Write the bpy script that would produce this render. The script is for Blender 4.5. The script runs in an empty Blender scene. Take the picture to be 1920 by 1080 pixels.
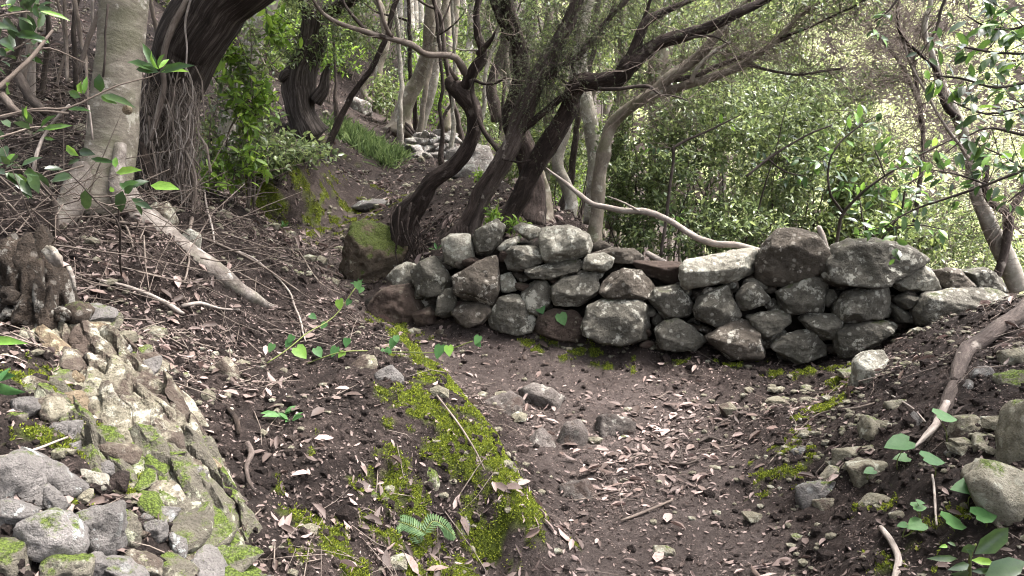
import bpy, math, random
import numpy as np
from mathutils import Vector

# ------------------------------------------------------------------ camera, sky, sun, exposure
SC = bpy.context.scene
COL = SC.collection
CAM_Z = 1.5
LENS = 26.0
FPX = 1920.0 * LENS / 36.0
PITCH = math.atan(200.0 / FPX)
cam_d = bpy.data.cameras.new("camera")
cam_d.lens = LENS
cam_d.sensor_width = 36.0
cam_d.clip_start = 0.05
cam_d.clip_end = 600.0
cam = bpy.data.objects.new("camera", cam_d)
COL.objects.link(cam)
cam.location = (0, 0, CAM_Z)
cam.rotation_euler = (math.pi / 2 - PITCH, 0, 0)
SC.camera = cam

SUN_EL = math.radians(66)
SUN_AZ = math.radians(80)          # measured from +Y towards +X: over the valley side
world = bpy.data.worlds.new("World")
SC.world = world
world.use_nodes = True
wn = world.node_tree
wn.nodes.clear()
w_out = wn.nodes.new("ShaderNodeOutputWorld")
w_bg = wn.nodes.new("ShaderNodeBackground")
w_sky = wn.nodes.new("ShaderNodeTexSky")
w_sky.sky_type = 'NISHITA'
w_sky.sun_disc = False
w_sky.sun_elevation = SUN_EL
w_sky.sun_rotation = SUN_AZ
w_sky.air_density = 1.0
w_sky.dust_density = 6.0
w_sky.ozone_density = 1.0
w_hsv = wn.nodes.new("ShaderNodeHueSaturation")   # thin cloud: the sky is nearly white
w_hsv.inputs["Saturation"].default_value = 0.42
w_bg.inputs["Strength"].default_value = 0.13
wn.links.new(w_sky.outputs["Color"], w_hsv.inputs["Color"])
wn.links.new(w_hsv.outputs["Color"], w_bg.inputs["Color"])
wn.links.new(w_bg.outputs["Background"], w_out.inputs["Surface"])

sun_d = bpy.data.lights.new("sun", 'SUN')
sun_d.energy = 1.5
sun_d.angle = math.radians(12)
sun_d.color = (1.0, 0.975, 0.94)
sun = bpy.data.objects.new("sun", sun_d)
COL.objects.link(sun)
sun.location = (20, 10, 30)
_to = Vector((math.sin(SUN_AZ) * math.cos(SUN_EL), math.cos(SUN_AZ) * math.cos(SUN_EL), math.sin(SUN_EL)))
sun.rotation_euler = _to.to_track_quat('Z', 'Y').to_euler()

SC.view_settings.view_transform = 'Standard'
SC.view_settings.look = 'None'
SC.view_settings.exposure = 3.1
SC.view_settings.gamma = 1.0
SC.view_settings.use_curve_mapping = False
SC.cycles.filter_width = 1.1
SC.cycles.max_bounces = 7
SC.cycles.diffuse_bounces = 4
SC.cycles.glossy_bounces = 2
SC.cycles.transmission_bounces = 4
SC.cycles.transparent_max_bounces = 4
SC.cycles.caustics_reflective = False
SC.cycles.caustics_refractive = False

# ------------------------------------------------------------------ numeric helpers
RNG = np.random.default_rng(7)
CP, SP = math.cos(PITCH), math.sin(PITCH)


def P(px, py, d):
    """world point seen at photo pixel (px, py) when it stands d metres ahead"""
    u, v = (px - 960.0) / FPX, (540.0 - py) / FPX
    t = d / (CP + v * SP)
    return np.array([u * t, d, CAM_Z + (-SP + v * CP) * t])


def M(d):
    return d / FPX                     # metres per photo pixel at distance d


def _h(ix, iy, iz, seed):
    n = (ix * 374761393 + iy * 668265263 + iz * 2147483647 + seed * 1274126177) & 0xFFFFFFFF
    n = ((n ^ (n >> 13)) * 1274126177) & 0xFFFFFFFF
    n = ((n ^ (n >> 16)) * 2246822519) & 0xFFFFFFFF
    return ((n ^ (n >> 15)) & 0xFFFFFF) / float(0xFFFFFF)


def vnoise(p, seed=0):
    p = np.asarray(p, float)
    i = np.floor(p).astype(np.int64)
    f = p - i
    f = f * f * f * (f * (f * 6 - 15) + 10)
    x, y, z = i[..., 0], i[..., 1], i[..., 2]
    fx, fy, fz = f[..., 0], f[..., 1], f[..., 2]
    r = 0
    for dx in (0, 1):
        wx = fx if dx else 1 - fx
        for dy in (0, 1):
            wy = fy if dy else 1 - fy
            for dz in (0, 1):
                wz = fz if dz else 1 - fz
                r = r + wx * wy * wz * _h(x + dx, y + dy, z + dz, seed)
    return r * 2 - 1


def fbm(p, seed=0, octv=4, gain=0.5):
    p = np.asarray(p, float)
    a, s, t = 1.0, 0.0, 0.0
    for k in range(octv):
        s = s + a * vnoise(p * (2.03 ** k) + 17.3 * k, seed + k)
        t += a
        a *= gain
    return s / t


def nrm(v):
    v = np.asarray(v, float)
    return v / np.maximum(np.linalg.norm(v, axis=-1, keepdims=True), 1e-9)


def mesh(name, V, F, attrs=None, smooth=True):
    me = bpy.data.meshes.new(name)
    V = np.ascontiguousarray(V, np.float32)
    if not isinstance(F, (list, tuple)):
        F = [F]
    F = [np.asarray(f, np.int64) for f in F if len(f)]
    idx = np.concatenate([f.ravel() for f in F]) if F else np.zeros(0, int)
    tot = np.concatenate([np.full(len(f), f.shape[1]) for f in F]) if F else np.zeros(0, int)
    start = np.concatenate([[0], np.cumsum(tot)[:-1]]) if len(tot) else tot
    me.vertices.add(len(V))
    me.vertices.foreach_set("co", V.ravel())
    me.loops.add(len(idx))
    me.loops.foreach_set("vertex_index", idx.astype(np.int32))
    me.polygons.add(len(tot))
    me.polygons.foreach_set("loop_start", start.astype(np.int32))
    me.polygons.foreach_set("use_smooth", np.full(len(tot), smooth))
    for k, a in (attrs or {}).items():
        a = np.asarray(a, np.float32)
        if a.ndim == 1:
            at = me.attributes.new(k, 'FLOAT', 'POINT')
            at.data.foreach_set("value", a)
        else:
            at = me.attributes.new(k, 'FLOAT_VECTOR', 'POINT')
            at.data.foreach_set("vector", a.ravel())
    me.update(calc_edges=True)
    return me


def obj(name, me, mat=None, parent=None, loc=None):
    if mat is not None and len(me.materials) == 0:
        me.materials.append(mat)
    o = bpy.data.objects.new(name, me)
    COL.objects.link(o)
    if loc is not None:
        o.location = loc
    if parent is not None:
        o.parent = parent
        # parts are modelled in world coordinates: undo the thing's own origin
        if loc is None:
            o.location = -world_loc(parent)
    return o


def world_loc(o):
    v = Vector(o.location)
    while o.parent is not None:
        o = o.parent
        v += o.location
    return v


def tag(o, label=None, cat=None, group=None, kind=None):
    if label:
        o["label"] = label
    if cat:
        o["category"] = cat
    if group:
        o["group"] = group
    if kind:
        o["kind"] = kind
    return o


def thing(name, loc, label, cat, group=None):
    o = bpy.data.objects.new(name, None)
    o.empty_display_size = 0.1
    COL.objects.link(o)
    o.location = loc
    return tag(o, label, cat, group)


class MB:
    """collects pieces into one mesh"""
    def __init__(self):
        self.V, self.F3, self.F4, self.n, self.A = [], [], [], 0, []

    def add(self, V, F, A=None):
        V = np.asarray(V).reshape(-1, 3)
        for f in (F if isinstance(F, (list, tuple)) else [F]):
            f = np.asarray(f)
            if len(f):
                (self.F3 if f.shape[1] == 3 else self.F4).append(f + self.n)
        self.V.append(V)
        self.A.append(np.zeros((len(V), 3)) if A is None else A)
        self.n += len(V)

    def mesh(self, name, smooth=True):
        F = []
        if self.F3:
            F.append(np.concatenate(self.F3))
        if self.F4:
            F.append(np.concatenate(self.F4))
        return mesh(name, np.concatenate(self.V), F, {"bk": np.concatenate(self.A)}, smooth)


# ------------------------------------------------------------------ materials
def new_mat(name):
    m = bpy.data.materials.new(name)
    m.use_nodes = True
    nt = m.node_tree
    nt.nodes.clear()
    return m, nt, nt.nodes, nt.links


def N(nodes, kind, **kw):
    n = nodes.new(kind)
    for k, v in kw.items():
        if hasattr(n, k) and k not in n.inputs:
            setattr(n, k, v)
        else:
            n.inputs[k].default_value = v
    return n


def ramp(nodes, stops, interp='LINEAR'):
    r = nodes.new("ShaderNodeValToRGB")
    r.color_ramp.interpolation = interp
    e = r.color_ramp.elements
    while len(e) < len(stops):
        e.new(0.5)
    for q, (p_, c) in zip(e, stops):
        q.position = p_
        q.color = (*c, 1.0) if len(c) == 3 else c
    return r


def mixc(nodes, links, fac, a, b):
    m = nodes.new("ShaderNodeMix")
    m.data_type = 'RGBA'
    for k, s in ((0, fac), (6, a), (7, b)):
        if hasattr(s, "links") or hasattr(s, "is_linked"):
            links.new(s, m.inputs[k])
        elif k == 0:
            m.inputs[0].default_value = s
        else:
            m.inputs[k].default_value = (*s, 1.0)
    return m.outputs[2]


def vmath(nodes, links, op, a, b=None):
    m = nodes.new("ShaderNodeMath")
    m.operation = op
    m.use_clamp = False
    for k, s in ((0, a), (1, b)):
        if s is None:
            continue
        if hasattr(s, "is_linked"):
            links.new(s, m.inputs[k])
        else:
            m.inputs[k].default_value = s
    return m.outputs[0]


def noise(nodes, links, vec, scale, detail=6.0, rough=0.6, dist=0.0):
    n = N(nodes, "ShaderNodeTexNoise", Scale=scale, Detail=detail, Roughness=rough, Distortion=dist)
    if vec is not None:
        links.new(vec, n.inputs["Vector"])
    return n.outputs["Fac"]


def step(nodes, links, v, lo, hi):
    m = nodes.new("ShaderNodeMapRange")
    m.interpolation_type = 'SMOOTHSTEP'
    m.inputs["From Min"].default_value = lo
    m.inputs["From Max"].default_value = hi
    links.new(v, m.inputs["Value"])
    return m.outputs["Result"]


def finish(nodes, links, col, rough, height=None, strength=0.5, dist=0.01, spec=0.25):
    b = N(nodes, "ShaderNodeBsdfPrincipled")
    b.inputs["Specular IOR Level"].default_value = spec
    if hasattr(col, "is_linked"):
        links.new(col, b.inputs["Base Color"])
    else:
        b.inputs["Base Color"].default_value = (*col, 1)
    if hasattr(rough, "is_linked"):
        links.new(rough, b.inputs["Roughness"])
    else:
        b.inputs["Roughness"].default_value = rough
    if height is not None:
        bp = N(nodes, "ShaderNodeBump", Strength=strength, Distance=dist)
        links.new(height, bp.inputs["Height"])
        links.new(bp.outputs["Normal"], b.inputs["Normal"])
    o = nodes.new("ShaderNodeOutputMaterial")
    links.new(b.outputs[0], o.inputs["Surface"])


def rock_mat(name, c1, c2, c3, lichen=0.35, lich_c=(0.42, 0.43, 0.36), moss=0.0, moss_c=(0.10, 0.16, 0.02), crack=0.0, dirt=0.0):
    m, nt, nd, lk = new_mat(name)
    geo = nd.new("ShaderNodeNewGeometry")
    oi = nd.new("ShaderNodeObjectInfo")
    off = nd.new("ShaderNodeVectorMath")
    off.operation = 'ADD'
    sc = nd.new("ShaderNodeVectorMath")
    sc.operation = 'SCALE'
    sc.inputs[0].default_value = (13.1, 7.7, 23.9)
    lk.new(oi.outputs["Random"], sc.inputs["Scale"])
    lk.new(geo.outputs["Position"], off.inputs[0])
    lk.new(sc.outputs[0], off.inputs[1])
    p = off.outputs[0]
    n1 = noise(nd, lk, p, 6.0, 8, 0.65)
    n2 = noise(nd, lk, p, 38.0, 8, 0.7)
    n3 = noise(nd, lk, p, 150.0, 4, 0.7)
    r = ramp(nd, [(0.3, c1), (0.5, c2), (0.7, c3)])
    v = vmath(nd, lk, 'ADD', vmath(nd, lk, 'MULTIPLY', n1, 0.55), vmath(nd, lk, 'MULTIPLY', n2, 0.45))
    rv = vmath(nd, lk, 'ADD', v, vmath(nd, lk, 'MULTIPLY', vmath(nd, lk, 'SUBTRACT', oi.outputs["Random"], 0.5), 0.12))
    lk.new(rv, r.inputs[0])
    col = r.outputs[0]
    # fine dark grain
    col = mixc(nd, lk, vmath(nd, lk, 'MULTIPLY', step(nd, lk, n3, 0.52, 0.7), 0.55), col, tuple(c * 0.35 for c in c1))
    # pale lichen in crusts
    if lichen > 0:
        l1 = noise(nd, lk, p, 9.0, 3, 0.5, 0.4)
        l2 = noise(nd, lk, p, 30.0, 6, 0.75, 0.3)
        lv = vmath(nd, lk, 'ADD', vmath(nd, lk, 'MULTIPLY', l1, 0.5), vmath(nd, lk, 'MULTIPLY', l2, 0.5))
        t = 0.60 - 0.14 * lichen
        lf = vmath(nd, lk, 'MULTIPLY', step(nd, lk, lv, t, t + 0.05), 0.85)
        lc = mixc(nd, lk, n3, tuple(c * 0.6 for c in lich_c), lich_c)
        col = mixc(nd, lk, lf, col, lc)
        vo = N(nd, "ShaderNodeTexVoronoi", Scale=16.0)
        lk.new(p, vo.inputs["Vector"])
        sp = step(nd, lk, vmath(nd, lk, 'ADD', vo.outputs["Distance"], vmath(nd, lk, 'MULTIPLY', n2, 0.5)), 0.50, 0.42)
        col = mixc(nd, lk, vmath(nd, lk, 'MULTIPLY', sp, 0.7 * lichen), col, tuple(min(1, c * 1.25) for c in lich_c))
    if moss > 0:
        sep = nd.new("ShaderNodeSeparateXYZ")
        lk.new(geo.outputs["Normal"], sep.inputs[0])
        mn = vmath(nd, lk, "ADD", vmath(nd, lk, "MULTIPLY", noise(nd, lk, p, 6.0, 4, 0.6), 0.55), vmath(nd, lk, "MULTIPLY", noise(nd, lk, p, 28.0, 6, 0.8), 0.45))
        mv = vmath(nd, lk, 'ADD', vmath(nd, lk, 'MULTIPLY', sep.outputs[2], 0.22), mn)
        mf = step(nd, lk, mv, 0.76 - 0.24 * moss, 0.86 - 0.24 * moss)
        mcol = mixc(nd, lk, step(nd, lk, n3, 0.35, 0.68), tuple(c * 0.3 for c in moss_c), tuple(min(1, c * 1.5) for c in moss_c))
        col = mixc(nd, lk, mf, col, mcol)
    if dirt > 0:
        dn = noise(nd, lk, p, 5.0, 6, 0.7)
        df = vmath(nd, lk, 'MULTIPLY', step(nd, lk, dn, 0.60 - 0.25 * dirt, 0.7 - 0.25 * dirt), 0.9)
        dc = mixc(nd, lk, n2, (0.03, 0.021, 0.018), (0.09, 0.062, 0.05))
        col = mixc(nd, lk, df, col, dc)
    h = vmath(nd, lk, 'ADD', vmath(nd, lk, 'MULTIPLY', n2, 0.7), vmath(nd, lk, 'MULTIPLY', n3, 0.3))
    finish(nd, lk, col, 0.9, h, 1.0, 0.045, 0.2)
    return m


MAT = {}
MAT['wall'] = rock_mat("wall_stone", (0.03, 0.027, 0.022), (0.092, 0.083, 0.068), (0.19, 0.174, 0.147), 0.4, (0.46, 0.44, 0.38), 0.12, (0.06, 0.07, 0.025))
MAT['wall_brown'] = rock_mat("brown_stone", (0.027, 0.022, 0.0175), (0.074, 0.061, 0.049), (0.155, 0.13, 0.107), 0.35, (0.5, 0.46, 0.4))
MAT['wall_pale'] = rock_mat("pale_stone", (0.07, 0.063, 0.05), (0.18, 0.165, 0.135), (0.34, 0.315, 0.265), 0.6, (0.52, 0.5, 0.43))
MAT['wall_soil'] = rock_mat("soiled_stone", (0.03, 0.022, 0.018), (0.075, 0.055, 0.043), (0.13, 0.10, 0.08), 0.2, (0.35, 0.33, 0.26), 0.2, (0.06, 0.07, 0.02), 0, 0.7)
MAT['outcrop'] = rock_mat("yellow_outcrop_rock", (0.075, 0.064, 0.046), (0.21, 0.187, 0.14), (0.42, 0.385, 0.31), 0.5, (0.55, 0.525, 0.43), 0.2, (0.10, 0.135, 0.025), 0, 0.6)
MAT['ochre'] = rock_mat("ochre_rock", (0.075, 0.052, 0.033), (0.15, 0.112, 0.073), (0.26, 0.205, 0.145), 0.35, (0.5, 0.45, 0.3))
MAT['grey'] = rock_mat("grey_rock", (0.075, 0.068, 0.064), (0.145, 0.132, 0.125), (0.23, 0.21, 0.2), 0.18, (0.55, 0.58, 0.56), 0.2, (0.08, 0.105, 0.02))
MAT['grey_moss'] = rock_mat("mossy_grey_rock", (0.06, 0.052, 0.042), (0.13, 0.115, 0.09), (0.22, 0.2, 0.16), 0.3, (0.45, 0.45, 0.33), 0.62, (0.085, 0.115, 0.02))
MAT['dark_moss'] = rock_mat("mossy_boulder", (0.035, 0.028, 0.02), (0.09, 0.068, 0.048), (0.17, 0.13, 0.1), 0.15, (0.4, 0.38, 0.3), 0.95, (0.06, 0.075, 0.016))
MAT['tan'] = rock_mat("tan_stone", (0.10, 0.088, 0.062), (0.20, 0.18, 0.135), (0.33, 0.30, 0.24), 0.35, (0.46, 0.45, 0.37), 0.1, (0.1, 0.13, 0.03), 0, 0.2)
MAT['far_rock'] = rock_mat("far_rock", (0.10, 0.085, 0.075), (0.21, 0.185, 0.17), (0.36, 0.33, 0.31), 0.5, (0.5, 0.49, 0.45), 0.15, (0.1, 0.13, 0.03))
MAT['path_rock'] = rock_mat("trodden_rock", (0.045, 0.037, 0.033), (0.10, 0.084, 0.076), (0.19, 0.165, 0.152), 0.25, (0.36, 0.34, 0.3), 0, (0.1, 0.1, 0.02), 0, 0.35)
MAT['rotten'] = rock_mat("rotten_wood", (0.01, 0.0075, 0.006), (0.032, 0.023, 0.017), (0.10, 0.075, 0.058), 0.25, (0.3, 0.28, 0.25), 0.15, (0.06, 0.08, 0.015))
MAT['core'] = rock_mat("wall_core_rubble", (0.012, 0.01, 0.008), (0.025, 0.02, 0.016), (0.05, 0.042, 0.034), 0.0)  # shade of the wall's gaps is put into this near-black colour


def bark_mat(name, c1, c2, c3, su=(3.0, 3.0, 14.0), fine=60.0, bump=1.0, patch=None, patch_amt=0.5, rough=0.9, moss=0.0):
    m, nt, nd, lk = new_mat(name)
    at = nd.new("ShaderNodeAttribute")
    at.attribute_name = "bk"
    oi = nd.new("ShaderNodeObjectInfo")
    mp = nd.new("ShaderNodeMapping")
    mp.inputs["Scale"].default_value = su
    lk.new(at.outputs["Vector"], mp.inputs["Vector"])
    sc = nd.new("ShaderNodeVectorMath")
    sc.operation = 'SCALE'
    sc.inputs[0].default_value = (31.0, 17.0, 5.0)
    lk.new(oi.outputs["Random"], sc.inputs["Scale"])
    lk.new(sc.outputs[0], mp.inputs["Location"])
    p = mp.outputs[0]
    n1 = noise(nd, lk, p, 1.0, 6, 0.65, 0.5)
    n2 = noise(nd, lk, p, 4.0, 6, 0.7, 0.3)
    geo = nd.new("ShaderNodeNewGeometry")
    n3 = noise(nd, lk, geo.outputs["Position"], fine, 5, 0.7)
    v = vmath(nd, lk, 'ADD', vmath(nd, lk, 'MULTIPLY', n1, 0.6), vmath(nd, lk, 'MULTIPLY', n2, 0.4))
    r = ramp(nd, [(0.32, c1), (0.5, c2), (0.68, c3)])
    lk.new(v, r.inputs[0])
    col = r.outputs[0]
    if patch is not None:
        n4 = noise(nd, lk, geo.outputs["Position"], 9.0, 5, 0.65, 0.3)
        t = 0.62 - 0.2 * patch_amt
        col = mixc(nd, lk, vmath(nd, lk, 'MULTIPLY', step(nd, lk, n4, t, t + 0.1), 0.8), col, patch)
    if moss > 0:
        n5 = noise(nd, lk, geo.outputs["Position"], 5.0, 5, 0.6)
        col = mixc(nd, lk, vmath(nd, lk, 'MULTIPLY', step(nd, lk, n5, 0.5, 0.68), moss), col, (0.07, 0.085, 0.03))
    h = vmath(nd, lk, 'ADD', vmath(nd, lk, 'MULTIPLY', v, 0.75), vmath(nd, lk, 'MULTIPLY', n3, 0.25))
    finish(nd, lk, col, rough, h, bump, 0.02, 0.15)
    return m


MAT['bark_heath'] = bark_mat("dark_heath_bark", (0.008, 0.006, 0.005), (0.024, 0.017, 0.0145), (0.07, 0.052, 0.045), (30, 30, 6), 60, 1.0, (0.12, 0.098, 0.086), 0.12)
MAT['bark_heath_grey'] = bark_mat("grey_heath_bark", (0.018, 0.0135, 0.0115), (0.05, 0.038, 0.033), (0.125, 0.10, 0.088), (30, 30, 6), 60, 1.0, (0.26, 0.225, 0.195), 0.14)
MAT['bark_shaggy'] = bark_mat("shaggy_fibrous_bark", (0.007, 0.0053, 0.0047), (0.036, 0.028, 0.0245), (0.155, 0.127, 0.114), (42, 42, 3.0), 90, 1.0)
MAT['bark_smooth'] = bark_mat("smooth_laurel_bark", (0.075, 0.063, 0.05), (0.15, 0.13, 0.105), (0.26, 0.232, 0.192), (6, 6, 16), 70, 0.7, (0.4, 0.37, 0.325), 0.3, 0.85, 0.28)
MAT['bark_root'] = bark_mat("pale_root_bark", (0.055, 0.045, 0.038), (0.13, 0.11, 0.097), (0.27, 0.24, 0.215), (9, 9, 12), 50, 1.0, (0.36, 0.33, 0.305), 0.3, 0.9, 0.2)
MAT['bark_pale'] = bark_mat("pale_trunk_bark", (0.11, 0.094, 0.078), (0.22, 0.195, 0.165), (0.40, 0.37, 0.325), (9, 9, 7), 40, 0.5, (0.55, 0.52, 0.47), 0.35, 0.85, 0.25)
MAT['bark_tan'] = bark_mat("tan_trunk_bark", (0.075, 0.06, 0.048), (0.15, 0.125, 0.10), (0.26, 0.225, 0.185), (10, 10, 6), 40, 0.6, (0.33, 0.31, 0.26), 0.3, 0.85, 0.35)
MAT['twig_pale'] = bark_mat("pale_dead_wood", (0.09, 0.073, 0.062), (0.2, 0.168, 0.148), (0.36, 0.315, 0.285), (20, 20, 6), 80, 0.5)
MAT['twig_dark'] = bark_mat("dark_twig_bark", (0.018, 0.014, 0.012), (0.045, 0.035, 0.03), (0.10, 0.08, 0.07), (20, 20, 6), 80, 0.5)
MAT['twig_mid'] = bark_mat("brown_twig_bark", (0.05, 0.038, 0.032), (0.12, 0.095, 0.08), (0.22, 0.185, 0.16), (20, 20, 6), 80, 0.5)
MAT['stump'] = bark_mat("rotten_stump_wood", (0.006, 0.0045, 0.004), (0.02, 0.014, 0.011), (0.07, 0.052, 0.042), (14, 14, 9), 40, 1.0, (0.17, 0.16, 0.145), 0.3)
MAT['green_stem'] = bark_mat("green_stem", (0.06, 0.07, 0.02), (0.11, 0.13, 0.04), (0.17, 0.19, 0.07), (20, 20, 6), 80, 0.3)


def leaf_mat(name, c1, c2, c3, trans=0.35, gloss=0.35, rough=0.38, per='island', tcol=None):
    m, nt, nd, lk = new_mat(name)
    if per == 'island':
        g = nd.new("ShaderNodeNewGeometry")
        rnd = g.outputs["Random Per Island"]
    else:
        g = nd.new("ShaderNodeObjectInfo")
        rnd = g.outputs["Random"]
    r = ramp(nd, [(0.0, c1), (0.55, c2), (1.0, c3)])
    fac = rnd
    if per != 'island':
        gg_ = nd.new("ShaderNodeNewGeometry")
        nz = noise(nd, lk, gg_.outputs["Position"], 45.0, 5, 0.7)
        fac = vmath(nd, lk, 'ADD', vmath(nd, lk, 'MULTIPLY', rnd, 0.65), vmath(nd, lk, 'MULTIPLY', vmath(nd, lk, 'SUBTRACT', nz, 0.3), 0.9))
    lk.new(fac, r.inputs[0])
    b = N(nd, "ShaderNodeBsdfPrincipled", Roughness=rough)
    b.inputs["Specular IOR Level"].default_value = gloss
    tr = nd.new("ShaderNodeBsdfTranslucent")
    lk.new(r.outputs[0], b.inputs["Base Color"])
    hs = N(nd, "ShaderNodeHueSaturation", Saturation=1.0, Value=1.4, Hue=0.485)
    lk.new(r.outputs[0], hs.inputs["Color"])
    lk.new(hs.outputs[0], tr.inputs["Color"])
    mx = N(nd, "ShaderNodeMixShader", Fac=trans)
    lk.new(b.outputs[0], mx.inputs[1])
    lk.new(tr.outputs[0], mx.inputs[2])
    o = nd.new("ShaderNodeOutputMaterial")
    lk.new(mx.outputs[0], o.inputs["Surface"])
    return m


MAT['leaf'] = leaf_mat("laurel_leaf", (0.05, 0.075, 0.03), (0.115, 0.155, 0.06), (0.22, 0.275, 0.105), 0.42, 0.45, 0.34)
MAT['leaf_big'] = leaf_mat("broad_laurel_leaf", (0.02, 0.045, 0.014), (0.04, 0.085, 0.02), (0.09, 0.17, 0.03), 0.35, 0.5, 0.32, 'object')
MAT['leaf_dark'] = leaf_mat("dark_leaf", (0.014, 0.028, 0.012), (0.03, 0.055, 0.02), (0.06, 0.10, 0.03), 0.3, 0.5, 0.32, 'object')
MAT['leaf_fresh'] = leaf_mat("fresh_leaf", (0.07, 0.13, 0.02), (0.14, 0.24, 0.035), (0.24, 0.36, 0.06), 0.45, 0.35, 0.42)
MAT['leaf_fresh_o'] = leaf_mat("fresh_single_leaf", (0.06, 0.14, 0.025), (0.13, 0.25, 0.04), (0.22, 0.36, 0.06), 0.42, 0.35, 0.42, 'object')
MAT['leaf_mint'] = leaf_mat("pale_seedling_leaf", (0.03, 0.085, 0.028), (0.06, 0.135, 0.045), (0.10, 0.19, 0.07), 0.4, 0.15, 0.45, 'object')
MAT['leaf_far'] = leaf_mat("sunlit_valley_foliage", (0.20, 0.25, 0.10), (0.36, 0.40, 0.20), (0.55, 0.54, 0.37), 0.45, 0.2, 0.5)  # the glare of the sunlit slope is put into these pale leaf colours
MAT['leaf_mid'] = leaf_mat("woodland_foliage", (0.045, 0.068, 0.024), (0.095, 0.13, 0.042), (0.19, 0.24, 0.075), 0.42, 0.35, 0.4)
MAT['needle'] = leaf_mat("heath_needles", (0.04, 0.05, 0.026), (0.08, 0.098, 0.05), (0.14, 0.16, 0.08), 0.3, 0.2, 0.6)
MAT['grass'] = leaf_mat("path_side_grass", (0.045, 0.075, 0.025), (0.085, 0.13, 0.045), (0.16, 0.21, 0.09), 0.4, 0.3, 0.45)
MAT['moss'] = leaf_mat("moss_tufts", (0.045, 0.058, 0.012), (0.12, 0.15, 0.02), (0.27, 0.31, 0.04), 0.3, 0.1, 0.8)
MAT['fern'] = leaf_mat("fern_leaflet", (0.04, 0.08, 0.03), (0.065, 0.115, 0.045), (0.10, 0.16, 0.065), 0.35, 0.25, 0.5)
MAT['dead'] = leaf_mat("dead_leaf", (0.04, 0.027, 0.022), (0.095, 0.068, 0.06), (0.25, 0.188, 0.172), 0.12, 0.25, 0.6)
MAT['dead_o'] = leaf_mat("dead_single_leaf", (0.06, 0.04, 0.032), (0.16, 0.113, 0.098), (0.34, 0.262, 0.24), 0.12, 0.25, 0.6, 'object')
MAT['dead_dark'] = leaf_mat("rotting_leaf_crumbs", (0.018, 0.0125, 0.010), (0.05, 0.035, 0.03), (0.20, 0.15, 0.135), 0.05, 0.2, 0.7)

# ------------------------------------------------------------------ terrain
PIXPTS = [
    # the path, from the viewer to the wall and round the bend, then uphill
    (1200, 1080, 2.35), (1000, 1070, 2.4), (1420, 1070, 2.35), (1200, 950, 2.85), (1040, 960, 2.8), (1400, 950, 2.82), (1230, 850, 3.38),
    (1060, 850, 3.35), (1400, 850, 3.32), (1150, 760, 3.95), (1350, 760, 3.9), (960, 770, 3.85), (1200, 690, 4.5), (1000, 670, 4.6), (1400, 700, 4.35),
    (850, 655, 4.65), (780, 630, 4.85), (690, 578, 5.4), (640, 520, 6.0), (600, 470, 6.5), (575, 440, 7.0), (655, 388, 7.9), (690, 340, 9.0),
    (735, 300, 10.4), (700, 255, 12.4), (690, 215, 14.5),
    # the spur between the two legs of the path: crest, then the face towards the viewer
    (975, 930, 2.48), (930, 850, 2.7), (890, 770, 2.95), (820, 680, 3.38), (745, 612, 3.88), (645, 548, 4.7), (565, 475, 5.6), (500, 420, 6.1), (420, 360, 6.2),
    (700, 1080, 2.05), (850, 1060, 2.28), (930, 1040, 2.45), (600, 900, 2.3), (450, 1060, 1.92), (500, 700, 3.2), (450, 570, 3.85), (120, 425, 3.45), (300, 445, 3.55), (195, 372, 3.72), (400, 515, 3.6), (480, 560, 3.8), (340, 430, 3.9),
    (700, 700, 3.12), (800, 850, 2.58), (650, 800, 2.58), (560, 610, 3.8), (600, 1000, 2.1),
    # the rocky rib and the slope above it
    (300, 1000, 1.75), (100, 1000, 1.55), (100, 800, 1.9), (250, 740, 2.4), (330, 860, 2.1), (50, 650, 2.35), (250, 620, 2.9), (100, 560, 2.9), (60, 450, 3.2), (0, 300, 4.4),
    (150, 300, 4.4), (50, 100, 6.6), (400, 385, 5.2), (290, 380, 4.6), (330, 250, 6.6), (450, 300, 7.2), (150, 100, 7.5),
    (500, 415, 7.0), (520, 413, 7.08), (580, 410, 7.3), (640, 394, 7.75), (490, 318, 7.2), (530, 306, 7.42), (580, 300, 7.7), (640, 325, 8.15), (662, 345, 8.5), (520, 275, 8.6), (600, 245, 10.2), (640, 230, 11.5), (560, 200, 11.5),
    # bank on the valley side of the near path
    (1500, 1080, 2.28), (1490, 900, 2.9), (1455, 850, 3.15), (1560, 730, 3.9), (1600, 690, 4.25), (1520, 790, 3.35), (1600, 850, 2.85), (1700, 980, 2.3),
    (1600, 1060, 2.18), (1850, 1060, 1.95), (1900, 900, 2.2), (1800, 780, 2.7), (1750, 700, 3.2), (1850, 620, 3.6), (1920, 560, 3.85), (1700, 630, 4.05),
    # terrace behind the low end of the wall where the heath trees stand
    (760, 470, 6.1), (800, 440, 6.0), (860, 430, 5.8), (930, 415, 5.85), (1010, 415, 6.0), (880, 340, 8.2), (820, 360, 7.6), (950, 350, 8.0), (1060, 400, 6.6), (870, 290, 10.5),
]
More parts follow.
